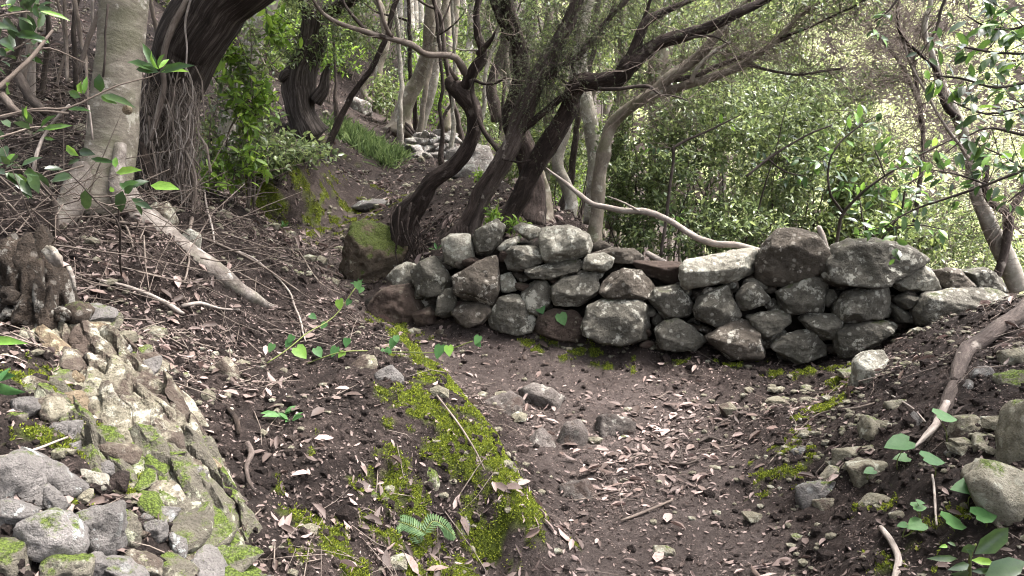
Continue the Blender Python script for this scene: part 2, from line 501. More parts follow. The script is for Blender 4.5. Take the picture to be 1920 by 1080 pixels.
RELPTS = [  # x, y, height relative to the eye
    (0, 0.5, -1.3), (0.4, 1.5, -1.27), (-1, 0.5, -0.75), (-2.5, 1, -0.2), (-4, 2, 0.4), (2, 0.5, -0.9), (0, -3, -1.6), (-5, -3, 0.6), (5, -3, -0.9), (0, -9, -2.2), (-9, -9, 1.6), (9, -9, -2.5),
    (-15, 5, 4.2), (-15, 20, 10), (-8, 12, 4.0), (-5, 20, 4.6), (-1.5, 20, 2.9), (0, 30, 5.5), (-20, 40, 18), (-6, 30, 8), (-8, 45, 15), (0, 50, 11),
    (0.9, 5.5, -0.85), (2.0, 5.5, -1.15), (3.2, 5.2, -1.15), (1.2, 6.6, -1.1), (2.2, 6.6, -1.9), (1.3, 8, -1.4), (3, 9, -3.0), (4, 7, -2.9), (5, 5, -2.2),
    (5, 3.5, -1.0), (3.2, 2, -0.6), (4.5, 1, -0.6), (7, 2, -1.6), (8, 8, -6), (8, 15, -8), (15, 20, -15), (10, 30, -14), (2.5, 14, -1.6), (4, 20, -4), (6, 32, -6),
    (25, 40, -22), (30, 25, -24), (12, 5, -7), (20, 5, -13), (20, -5, -12), (-40, 20, 24), (-40, 60, 40), (5, 60, 10), (20, 60, -14), (-15, 70, 28),
]
# just beyond the crest the ground drops to the lower leg of the path
for (px_, py_, d_), (ox, oy), zr in [((975, 930, 2.48), (0.15, 0.05), -1.25), ((930, 850, 2.7), (0.17, 0.07), -1.24), ((890, 770, 2.95), (0.19, 0.08), -1.22), ((855, 720, 3.15), (0.19, 0.09), -1.21), ((820, 680, 3.38), (0.2, 0.1), -1.19),
                                     ((780, 645, 3.62), (0.2, 0.12), -1.15), ((745, 612, 3.88), (0.2, 0.14), -1.1), ((695, 580, 4.25), (0.19, 0.15), -1.02), ((645, 548, 4.7), (0.18, 0.15), -0.93), ((605, 510, 5.25), (0.16, 0.14), -0.8), ((565, 475, 5.6), (0.16, 0.14), -0.68)]:
    q_ = P(px_, py_, d_)
    RELPTS.append((q_[0] + ox, q_[1] + oy, zr))
_c = np.array([P(*q) for q in PIXPTS] + [(x, y, z + CAM_Z) for x, y, z in RELPTS])
_S = 0.06


def _phi(a, b):
    # distances are taken on a softly compressed plan so that far, sparse points do not swing the near ground
    dx = a[:, 0, None] - b[None, :, 0]
    dy = a[:, 1, None] - b[None, :, 1]
    return np.sqrt(dx * dx + dy * dy + _S * _S)


_A = _phi(_c[:, :2], _c[:, :2])
_n = len(_c)
_Q = np.zeros((_n + 3, _n + 3))
_Q[:_n, :_n] = _A - 0.015 * np.eye(_n)
_Q[:_n, _n] = 1
_Q[:_n, _n + 1:] = _c[:, :2]
_Q[_n:, :_n] = _Q[:_n, _n:].T
_w = np.linalg.solve(_Q, np.concatenate([_c[:, 2], np.zeros(3)]))


def H0(xy):
    xy = np.asarray(xy, float).reshape(-1, 2)
    out = np.empty(len(xy))
    for s in range(0, len(xy), 40000):
        q = xy[s:s + 40000]
        out[s:s + 40000] = _phi(q, _c[:, :2]) @ _w[:_n] + _w[_n] + q @ _w[_n + 1:]
    return out


_T = np.geomspace(0.9, 70, 520)


def G0(px, py):
    """first ground point on the sight line through a photo pixel"""
    pts = np.array([P(px, py, t) for t in _T[::2]])
    below = pts[:, 2] < H0(pts[:, :2])
    k = int(np.argmax(below)) if below.any() else len(pts) - 1
    return pts[k]


def polyline_dist(xy, line):
    xy = np.asarray(xy, float)
    best = np.full(len(xy), 1e9)
    for a, b in zip(line[:-1], line[1:]):
        ab = b - a
        t = np.clip(((xy - a) @ ab) / max(ab @ ab, 1e-9), 0, 1)
        best = np.minimum(best, np.linalg.norm(xy - (a + t[:, None] * ab), axis=1))
    return best


PATH_LINE = np.array([(0.25, -4.0), (0.35, 0.6)] + [tuple(P(*q)[:2]) for q in
             [(1210, 1080, 2.35), (1220, 950, 2.85), (1225, 850, 3.38), (1180, 760, 3.95), (1060, 700, 4.4), (850, 655, 4.7), (770, 625, 4.9), (690, 578, 5.4), (620, 490, 6.3), (590, 445, 7.0), (655, 388, 7.9), (690, 340, 9.0), (735, 300, 10.4), (700, 255, 12.4), (690, 215, 14.5)]] + [(-3.0, 20), (-3.5, 30)])


def path_mask(xy):
    d = polyline_dist(xy, PATH_LINE)
    wob = fbm(np.c_[xy * 1.7, np.zeros(len(xy))], 5, 3) * 0.16
    near = np.clip((6.0 - xy[:, 1]) / 2.0, 0, 1)
    hw = 0.24 + 0.3 * near
    return (1 - np.clip((d - hw - wob + 0.12) / 0.24, 0, 1)) * (0.45 + 0.55 * near)


MOSS_LINES = [  # (pixels along a mossy strip, half width in metres, strength)
    ([(742, 614), (822, 688), (892, 778), (935, 858), (972, 935)], 0.12, 1.7),
    ([(780, 760), (860, 830), (920, 900), (930, 960)], 0.15, 1.2),
    ([(700, 960), (760, 1000), (820, 1050)], 0.18, 1.0),
    ([(880, 960), (900, 1020)], 0.13, 0.8),
    ([(640, 1050), (700, 1070)], 0.10, 0.7),
    ([(1590, 715), (1530, 770), (1470, 850), (1450, 890)], 0.09, 0.8),
    ([(1000, 655), (1080, 665), (1250, 680), (1420, 692), (1560, 700)], 0.10, 0.55),
    ([(1690, 960), (1720, 1020)], 0.12, 0.5),
    ([(520, 380), (560, 350), (620, 380)], 0.5, 0.6), ([(600, 300), (640, 270)], 0.3, 0.4),
    ([(40, 740), (110, 760)], 0.12, 0.9), ([(150, 900), (230, 860)], 0.1, 0.6),
]
_ML = [(np.array([G0(*q)[:2] for q in l]), w, s) for l, w, s in MOSS_LINES]


def moss_mask(xy):
    m = np.zeros(len(xy))
    for l, w, s in _ML:
        m = np.maximum(m, s * np.exp(-(polyline_dist(xy, l) / w) ** 2))
    n = fbm(np.c_[xy * 13, np.zeros(len(xy))], 31, 4, 0.62)
    return np.clip((m * 0.85 + n * 1.7 - 0.6) / 0.35, 0, 1) * (m > 0.05)


def H(xy):
    xy = np.asarray(xy, float).reshape(-1, 2)
    z = H0(xy)
    p3 = np.c_[xy, np.zeros(len(xy))]
    pm = path_mask(xy)
    rough = 1 - 0.72 * pm
    far = np.clip(np.abs(xy[:, 1] - 3) / 20, 0, 1)
    z = z + rough * (0.05 * fbm(p3 * 2.6, 11, 3) + 0.032 * fbm(p3 * 9.0, 12, 4) * (1 - 0.5 * far))
    b = fbm(p3 * 26.0, 14, 3)
    z = z + (0.010 + 0.006 * rough) * b
    c = np.maximum(fbm(p3 * 5.0 + 40, 19, 3) - 0.15, 0)            # clods
    z = z + 0.05 * c * rough
    z = z - 0.045 * pm
    z = z + 0.35 * far * fbm(p3 * 0.35, 23, 3)
    return z


def hz(x, y):
    return float(H([(x, y)])[0])


def G(px, py):
    pts = np.array([P(px, py, t) for t in _T])
    below = pts[:, 2] < H(pts[:, :2])
    k = int(np.argmax(below)) if below.any() else len(pts) - 1
    return pts[k]


def normals_at(xy, e=0.03):
    xy = np.asarray(xy, float)
    h = H0(xy)
    hx = H0(xy + [e, 0]) - h
    hy = H0(xy + [0, e]) - h
    return nrm(np.c_[-hx, -hy, np.full(len(xy), e)])


def graded(lo, hi, a, b, fine, growth):
    """coordinates from lo to hi: step `fine` between a and b, growing outside"""
    mid = list(np.arange(a, b, fine))
    s, x, up = fine, mid[-1], []
    while x < hi:
        s *= growth
        x += s
        up.append(x)
    s, x, dn = fine, a, []
    while x > lo:
        s *= growth
        x -= s
        dn.append(x)
    return np.array(dn[::-1] + mid + up)


gx = graded(-42, 32, -2.6, 2.9, 0.016, 1.028)
gy = graded(-10, 72, 1.5, 5.4, 0.0155, 1.024)
XX, YY = np.meshgrid(gx, gy)
gxy = np.c_[XX.ravel(), YY.ravel()]
gz = H(gxy)
nx_, ny_ = len(gx), len(gy)
ii = np.arange(nx_ * ny_).reshape(ny_, nx_)
gF = np.stack([ii[:-1, :-1], ii[:-1, 1:], ii[1:, 1:], ii[1:, :-1]], -1).reshape(-1, 4)
g_moss = moss_mask(gxy)
g_path = path_mask(gxy)
gz = gz + 0.012 * g_moss * (0.5 + 0.5 * fbm(np.c_[gxy * 30, gz[:, None]], 77, 2))


def soil_mat():
    m, nt, nd, lk = new_mat("forest_soil")
    geo = nd.new("ShaderNodeNewGeometry")
    p = geo.outputs["Position"]
    am = nd.new("ShaderNodeAttribute")
    am.attribute_name = "moss"
    ap = nd.new("ShaderNodeAttribute")
    ap.attribute_name = "trail"
    n1 = noise(nd, lk, p, 3.0, 6, 0.6)
    n2 = noise(nd, lk, p, 26.0, 8, 0.75)
    n3 = noise(nd, lk, p, 130.0, 5, 0.8)
    v = vmath(nd, lk, 'ADD', vmath(nd, lk, 'MULTIPLY', n1, 0.3), vmath(nd, lk, 'ADD', vmath(nd, lk, 'MULTIPLY', n2, 0.4), vmath(nd, lk, 'MULTIPLY', n3, 0.3)))
    r1 = ramp(nd, [(0.38, (0.008, 0.0057, 0.005)), (0.5, (0.024, 0.0175, 0.0155)), (0.62, (0.075, 0.056, 0.049))])
    lk.new(v, r1.inputs[0])
    r2 = ramp(nd, [(0.36, (0.03, 0.0225, 0.0205)), (0.5, (0.062, 0.048, 0.0435)), (0.64, (0.12, 0.096, 0.089))])
    lk.new(v, r2.inputs[0])
    col = mixc(nd, lk, ap.outputs["Fac"], r1.outputs[0], r2.outputs[0])
    # small pale crumbs of stone and leaf
    vo = N(nd, "ShaderNodeTexVoronoi", Scale=95.0)
    lk.new(p, vo.inputs["Vector"])
    crumb = vmath(nd, lk, 'MULTIPLY', step(nd, lk, vo.outputs["Distance"], 0.32, 0.2), step(nd, lk, noise(nd, lk, p, 14.0, 3, 0.6), 0.5, 0.6))
    cc = mixc(nd, lk, vo.outputs["Color"], (0.09, 0.065, 0.056), (0.30, 0.235, 0.21))
    col = mixc(nd, lk, vmath(nd, lk, 'MULTIPLY', crumb, 0.75), col, cc)
    mr = ramp(nd, [(0.34, (0.022, 0.026, 0.007)), (0.5, (0.06, 0.078, 0.012)), (0.64, (0.16, 0.20, 0.024))])
    lk.new(vmath(nd, lk, 'ADD', vmath(nd, lk, 'MULTIPLY', n2, 0.6), vmath(nd, lk, 'MULTIPLY', n3, 0.4)), mr.inputs[0])
    col = mixc(nd, lk, vmath(nd, lk, 'MULTIPLY', am.outputs["Fac"], 0.92), col, mr.outputs[0])
    h = vmath(nd, lk, 'ADD', vmath(nd, lk, 'MULTIPLY', n2, 0.6), vmath(nd, lk, 'MULTIPLY', n3, 0.4))
    finish(nd, lk, col, 0.95, h, 1.0, 0.05, 0.12)
    return m


MAT['soil'] = soil_mat()
ground = obj("ground", mesh("ground", np.c_[gxy, gz], gF, {"moss": g_moss, "trail": g_path}), MAT['soil'])
tag(ground, "dark brown forest soil of the slope and the trodden path", None, None, "structure")

# opposite side of the valley, far behind the wall
hx = np.linspace(-60, 190, 110)
hy = np.linspace(45, 190, 80)
HX, HY = np.meshgrid(hx, hy)
hp = np.c_[HX.ravel(), HY.ravel()]


def hill_z(xy):
    return -30 + 0.78 * (xy[:, 1] - 42) - 0.12 * (xy[:, 0] - 30) * (xy[:, 0] > 30) * 0.3 + 5 * fbm(np.c_[xy * 0.03, np.zeros(len(xy))], 3, 4)


hi_ = np.arange(110 * 80).reshape(80, 110)
hill = obj("hillside", mesh("hillside", np.c_[hp, hill_z(hp)], np.stack([hi_[:-1, :-1], hi_[:-1, 1:], hi_[1:, 1:], hi_[1:, :-1]], -1).reshape(-1, 4)), MAT['soil'])
tag(hill, "wooded slope across the valley", None, None, "structure")

# ------------------------------------------------------------------ rocks
_ico = {}


def ico(sub):
    if sub in _ico:
        return _ico[sub]
    import bmesh
    bm = bmesh.new()
    bmesh.ops.create_icosphere(bm, subdivisions=sub, radius=1.0)
    V = np.array([v.co[:] for v in bm.verts])
    F = np.array([[v.index for v in f.verts] for f in bm.faces])
    bm.free()
    _ico[sub] = (nrm(V), F)
    return _ico[sub]


def hull_radius(U, Nrm, D, k):
    """soft minimum of the distances to the planes along directions U"""
    dots = U @ Nrm.T
    inv = np.where(dots > 1e-3, dots / D[None, :], 1e-3)
    return (inv ** k).sum(1) ** (-1.0 / k)


def rock_poly(poly, d, rng, sub=4, depth=None, k=14, amp=0.05, tilt=0.35, rough=1.0, chips=5):
    """solid stone whose outline seen from the path is the polygon (photo pixels) at distance d; returns verts, faces"""
    q = np.array([P(x, y, d) for x, y in poly])
    # polygon centroid
    x, z = q[:, 0], q[:, 2]
    x2, z2 = np.roll(x, -1), np.roll(z, -1)
    cr = x * z2 - x2 * z
    A = cr.sum() / 2
    cx, cz = ((x + x2) * cr).sum() / (6 * A), ((z + z2) * cr).sum() / (6 * A)
    c = np.array([cx, d, cz])
    w, h = x.max() - x.min(), z.max() - z.min()
    D = depth if depth else max(0.75 * (w + h) / 2, 0.7 * min(w, h))
    size = math.sqrt(abs(A))
    Ns, Ds = [], []
    sg = 1 if A > 0 else -1
    for a, b in zip(q, np.roll(q, -1, axis=0)):
        e = b - a
        n2 = np.array([e[2], 0, -e[0]]) * sg
        L = np.linalg.norm(n2)
        if L < 1e-6:
            continue
        n2 /= L
        h0 = (a - c) @ n2
        if h0 < 0.02 * size:
            h0 = 0.02 * size
        for s in (-1, 1):
            t = rng.uniform(0.12, tilt) if s < 0 else rng.uniform(0.1, 0.5)
            n = np.array([n2[0] * math.cos(t), s * math.sin(t), n2[2] * math.cos(t)])
            y0 = -0.10 * D                       # the outline runs a little in front of the middle
            Ns.append(n)
            Ds.append(max(h0 * math.cos(t) + y0 * n[1], 0.02))
    for s, nn in ((-1, 3), (1, 2)):
        for _ in range(nn):
            n = nrm(np.array([rng.normal(0, 0.34), s, rng.normal(0.12, 0.3)]))
            Ns.append(n)
            Ds.append(D * 0.5 * rng.uniform(0.82, 1.15))
    U, F = ico(sub)
    # aim the sphere's directions at an ellipsoid of the stone's proportions
    S = np.array([w, D, h])
    U2 = nrm(U * S)
    r = hull_radius(U2, np.array(Ns), np.array(Ds), k)
    V = U2 * r[:, None]
    # knocked-off corners
    for _ in range(chips):
        n = nrm(rng.normal(0, 0.8, 3) + np.array([0, -1.15, 0.1]))
        hmax = (V @ n).max()
        Ns.append(n)
        Ds.append(hmax * rng.uniform(0.66, 0.9))
    r = hull_radius(U2, np.array(Ns), np.array(Ds), k)
    V = U2 * r[:, None]
    so = rng.uniform(0, 50, 3)
    f1 = fbm((V / size) * 2.2 + so, 41, 4)
    f2 = fbm((V / size) * 8.0 + so, 43, 4, 0.6)
    rid = 1 - np.abs(fbm((V / size) * 3.2 + so + 9, 47, 3)) * 2
    cut = np.floor(fbm((V / size) * 1.7 + so + 31, 49, 2) * 5.0) / 5.0
    disp = size * amp * (0.5 * f1 + 0.55 * f2 + 0.45 * rough * (rid - 0.5) + 0.9 * rough * cut)
    V = V + U2 * disp[:, None] * np.array([0.7, 1.0, 0.7])
    return V + c, F, c


def rock_rand(c, size, rng, sub=2, flat=0.7, planes=13, k=16, amp=0.05, normal=None):
    """angular stone of about `size` metres (three numbers allowed)"""
    U, F = ico(sub)
    S = np.array(size, float) * np.ones(3)
    Ns = nrm(rng.normal(0, 1, (planes, 3)))
    Ds = rng.uniform(0.30, 0.52, planes)
    Ns = np.concatenate([Ns, [[0, 0, 1], [0, 0, -1]]])
    Ds = np.concatenate([Ds, [0.42, 0.45]])
    r = hull_radius(U, Ns, Ds, k)
    V = U * np.minimum(r, 0.75)[:, None]
    V = V * (1 + amp * fbm(V * 4 + rng.uniform(0, 60, 3), 51, 3))[:, None]
    V = V * S * np.array([1, 1, flat])
    a = rng.uniform(0, 6.28)
    R = np.array([[math.cos(a), -math.sin(a), 0], [math.sin(a), math.cos(a), 0], [0, 0, 1]])
    t = rng.normal(0, 0.25)
    R2 = np.array([[1, 0, 0], [0, math.cos(t), -math.sin(t)], [0, math.sin(t), math.cos(t)]])
    return V @ (R2 @ R).T + np.asarray(c), F


def crop(poly, x0, y0, s):
    return [(x0 + x / s, y0 + y / s) for x, y in poly]


rng = np.random.default_rng(11)

# --- the dry stone wall: every stone is a part of it
C7 = lambda p_: crop(p_, 680, 380, 1920 / 620.0)
C8 = lambda p_: crop(p_, 1200, 400, 1920 / 700.0)
WALL = [  # outline, material, setback
    (C7([(50, 600), (90, 530), (170, 490), (290, 480), (370, 560), (380, 610), (330, 690), (200, 730), (70, 700)]), 'wall_soil', 0.0),
    (C7([(140, 430), (190, 375), (280, 335), (310, 370), (285, 470), (190, 482)]), 'wall_pale', 0.12),
    (C7([(290, 400), (340, 340), (420, 305), (460, 330), (525, 460), (500, 505), (380, 548), (320, 525)]), 'wall', 0.04),
    (C7([(412, 560), (480, 505), (535, 490), (552, 570), (530, 655), (470, 665), (412, 645)]), 'wall', 0.0),
    (C7([(520, 640), (580, 570), (765, 588), (748, 640), (700, 695), (600, 720)]), 'wall_brown', -0.02),
    (C7([(732, 660), (800, 558), (900, 543), (955, 570), (997, 670), (975, 745), (900, 760), (750, 725)]), 'wall', -0.02),
    (C7([(1003, 700), (1040, 640), (1130, 613), (1240, 623), (1273, 680), (1265, 800), (1160, 800), (1020, 755)]), 'wall_soil', -0.02),
    (C7([(1272, 690), (1310, 600), (1380, 562), (1600, 572), (1665, 620), (1675, 720), (1640, 785), (1500, 818), (1380, 803), (1285, 760)]), 'wall', -0.05),
    (C7([(1362, 500), (1420, 408), (1500, 383), (1610, 393), (1692, 490), (1640, 545), (1520, 583), (1430, 573)]), 'wall_brown', 0.0),
    (C7([(1107, 583), (1103, 480), (1160, 430), (1350, 400), (1362, 510), (1342, 562), (1250, 593)]), 'wall', 0.03),
    (C7([(917, 490), (1000, 447), (1060, 457), (1108, 510), (1083, 582), (1020, 655), (958, 622), (928, 560)]), 'wall', 0.03),
    (C7([(788, 430), (862, 403), (908, 490), (892, 512), (808, 523)]), 'wall_pale', 0.06),
    (C7([(537, 430), (580, 368), (680, 328), (800, 318), (828, 370), (795, 480), (803, 552), (760, 588), (680, 578), (558, 532)]), 'wall_brown', 0.0),
    (C7([(463, 215), (520, 188), (622, 183), (645, 260), (655, 333), (540, 368), (478, 343)]), 'wall_pale', 0.08),
    (C7([(615, 182), (700, 118), (770, 98), (843, 150), (855, 200), (792, 253), (773, 313), (700, 328), (648, 272)]), 'wall', 0.1),
    (C7([(778, 262), (830, 220), (912, 188), (923, 242), (872, 262), (832, 304)]), 'wall_pale', 0.12),
    (C7([(812, 300), (870, 258), (1000, 248), (1055, 290), (1043, 342), (920, 393), (848, 383)]), 'wall', 0.07),
    (C7([(872, 145), (930, 113), (1042, 150), (1054, 177), (960, 218)]), 'wall_pale', 0.2),
    (C7([(1028, 210), (1050, 148), (1110, 133), (1200, 138), (1290, 178), (1355, 222), (1333, 284), (1200, 334), (1100, 354), (1048, 322)]), 'wall_pale', 0.1),
    (C7([(932, 390), (1010, 368), (1160, 343), (1250, 328), (1268, 370), (1222, 413), (1100, 444), (958, 433)]), 'wall', 0.06),
    (C7([(1265, 360), (1310, 298), (1400, 288), (1453, 320), (1443, 372), (1392, 398), (1288, 388)]), 'wall_pale', 0.06),
    (C7([(1330, 250), (1380, 213), (1445, 250), (1400, 285), (1340, 290)]), 'wall_brown', 0.25),
    (C7([(1310, 300), (1450, 258), (1560, 263), (1645, 330), (1560, 350), (1420, 345)]), 'wall_brown', 0.22),
    (C7([(1460, 345), (1640, 332), (1850, 342), (1858, 485), (1720, 492), (1650, 430), (1500, 385)]), 'wall_soil', 0.2),
    (C7([(1670, 670), (1720, 637), (1768, 670), (1752, 703), (1688, 708)]), 'wall', 0.05),
    (C7([(1590, 832), (1650, 797), (1695, 810), (1660, 845)]), 'wall_soil', -0.04),
    (C7([(380, 560), (440, 520), (470, 540), (430, 580)]), 'wall', 0.06),
    (C7([(1240, 430), (1320, 400), (1410, 395), (1370, 440), (1300, 455)]), 'wall', 0.1),
    (C7([(860, 400), (930, 392), (1000, 440), (920, 470)]), 'wall_brown', 0.16),
    (C7([(290, 640), (390, 600), (430, 640), (420, 700), (320, 720)]), 'wall_soil', -0.02),
    (C8([(207, 270), (240, 233), (430, 197), (560, 178), (597, 210), (593, 290), (560, 322), (400, 352), (240, 381), (207, 362)]), 'wall_pale', 0.08),
    (C8([(592, 262), (640, 148), (690, 93), (780, 82), (880, 108), (953, 190), (922, 272), (840, 333), (720, 368), (630, 363), (587, 322)]), 'wall_brown', 0.06),
    (C8([(927, 250), (990, 168), (1060, 138), (1200, 128), (1300, 158), (1423, 220), (1423, 252), (1350, 293), (1240, 363), (1120, 393), (1000, 388), (937, 332)]), 'wall', 0.05),
    (C8([(1292, 350), (1360, 288), (1420, 257), (1482, 290), (1523, 393), (1430, 403), (1328, 393)]), 'wall_pale', 0.06),
    (C8([(1485, 300), (1560, 277), (1660, 298), (1703, 360), (1640, 388), (1530, 393)]), 'wall_brown', 0.08),
    (C8([(1655, 300), (1760, 277), (1842, 330), (1863, 403), (1760, 403), (1690, 383)]), 'wall', 0.15),
    (C8([(1598, 377), (1640, 353), (1678, 375), (1640, 391)]), 'wall_pale', 0.02),
    (C8([(1397, 490), (1450, 408), (1560, 388), (1760, 377), (1853, 420), (1883, 470), (1760, 533), (1560, 563), (1420, 563)]), 'wall', -0.03),
    (C8([(1287, 440), (1340, 407), (1433, 425), (1423, 462), (1340, 493)]), 'wall', 0.02),
    (C8([(1267, 470), (1330, 478), (1403, 520), (1393, 563), (1310, 563)]), 'wall', 0.05),
    (C8([(1002, 460), (1050, 407), (1130, 382), (1240, 367), (1293, 390), (1283, 480), (1260, 523), (1130, 548), (1030, 558), (1002, 520)]), 'wall', 0.0),
    (C8([(932, 400), (990, 392), (1018, 440), (992, 483), (943, 473)]), 'wall', 0.05),
    (C8([(697, 400), (780, 357), (860, 317), (922, 287), (948, 370), (948, 503), (850, 513), (738, 503), (707, 450)]), 'wall', 0.03),
    (C8([(492, 420), (540, 357), (580, 337), (658, 430), (642, 473), (570, 503), (508, 488)]), 'wall', 0.03),
    (C8([(628, 400), (640, 372), (698, 372), (692, 423)]), 'wall_brown', 0.09),
    (C8([(638, 472), (690, 428), (703, 472), (650, 493)]), 'wall', 0.05),
    (C8([(272, 490), (300, 428), (390, 383), (440, 377), (473, 440), (508, 510), (462, 563), (370, 573), (288, 533)]), 'wall', 0.0),
    (C8([(42, 440), (80, 387), (180, 372), (243, 430), (273, 480), (232, 523), (130, 533)]), 'wall', 0.02),
    (C8([(77, 600), (130, 548), (190, 537), (262, 580), (333, 650), (282, 693), (180, 703), (108, 683)]), 'wall', -0.04),
    (C8([(237, 560), (270, 528), (313, 560), (292, 583)]), 'wall', 0.06),
    (C8([(292, 600), (340, 578), (373, 600), (340, 623)]), 'wall_brown', 0.04),
    (C8([(332, 630), (400, 588), (540, 542), (562, 560), (643, 680), (643, 733), (560, 748), (460, 743), (368, 672)]), 'wall_brown', -0.04),
    (C8([(547, 530), (620, 507), (730, 497), (793, 530), (772, 583), (690, 613), (640, 653), (588, 602)]), 'wall', 0.0),
    (C8([(652, 690), (720, 628), (800, 597), (870, 597), (948, 680), (932, 723), (800, 763), (718, 722)]), 'wall', -0.04),
    (C8([(797, 530), (870, 513), (1000, 512), (1013, 560), (993, 633), (930, 643), (858, 592)]), 'wall', 0.0),
    (C8([(997, 600), (1060, 568), (1200, 543), (1290, 557), (1343, 620), (1322, 663), (1150, 703), (1100, 745), (1018, 745), (997, 660)]), 'wall', -0.02),
    (C8([(428, 380), (490, 367), (503, 402), (450, 413)]), 'wall_brown', 0.09),
    (C8([(250, 400), (330, 375), (390, 380), (310, 430), (270, 450)]), 'wall_brown', 0.12),
    (C8([(20, 380), (60, 370), (90, 390), (50, 430)]), 'wall_brown', 0.1),
    (C8([(1080, 560), (1200, 548), (1300, 600), (1200, 600)]), 'wall_soil', 0.0),
]


def wall_d(px):
    return float(np.interp(px, [690, 850, 1050, 1400, 1700, 1900], [5.15, 4.95, 4.78, 4.52, 4.4, 4.4]))


wall = thing("dry_stone_wall", P(1250, 690, 4.6), "low dry stone wall of lichen-spotted grey boulders along the bend of the path", "stone wall")
for poly, mt, back in WALL:
    cx = sum(p_[0] for p_ in poly) / len(poly)
    cy = sum(p_[1] for p_ in poly) / len(poly)
    poly = [(cx + (x - cx) * 1.10, cy + (y - cy) * 1.10) for x, y in poly]
    w = max(p_[0] for p_ in poly) - min(p_[0] for p_ in poly)
    d = wall_d(cx) + back + 0.06
    big = w > 45
    V, F, c = rock_poly(poly, d, rng, 5 if w > 70 else 4 if big else 3, depth=max(0.26, M(d) * w * 0.8) if big else None, k=rng.uniform(90, 220), amp=0.075)
    obj("stone", mesh("wall_stone", V, F), MAT[mt], wall)
for k in range(90):     # small packing stones in the joints
    px = rng.uniform(760, 1800)
    ty = np.interp(px, [760, 830, 900, 1100, 1260, 1440, 1700, 1800], [540, 480, 460, 460, 520, 500, 500, 540]) + 20
    by = np.interp(px, [700, 900, 1250, 1600, 1850], [600, 640, 680, 680, 560]) - 10
    py = rng.uniform(ty, by)
    V, F = rock_rand(P(px, py, wall_d(px) + rng.uniform(0.06, 0.16)), rng.uniform(0.07, 0.13), rng, 3, 0.75, 9, 60)
    obj("packing_stone", mesh("packing_stone", V, F), MAT[['wall', 'wall_brown', 'wall_soil'][k % 3]], wall)
# rubble heart behind the face stones, near-black so the gaps read as shade
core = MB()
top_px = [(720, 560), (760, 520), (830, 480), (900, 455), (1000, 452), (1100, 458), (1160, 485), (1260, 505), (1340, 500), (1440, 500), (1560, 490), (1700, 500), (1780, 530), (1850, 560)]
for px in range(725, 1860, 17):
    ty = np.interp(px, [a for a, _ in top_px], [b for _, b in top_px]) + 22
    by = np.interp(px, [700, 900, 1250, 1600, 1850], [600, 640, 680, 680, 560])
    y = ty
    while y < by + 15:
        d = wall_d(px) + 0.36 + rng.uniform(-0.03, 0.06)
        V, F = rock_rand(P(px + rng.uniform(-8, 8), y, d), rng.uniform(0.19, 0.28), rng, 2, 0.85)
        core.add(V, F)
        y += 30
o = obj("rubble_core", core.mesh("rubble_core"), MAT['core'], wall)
tag(o, kind="stuff")

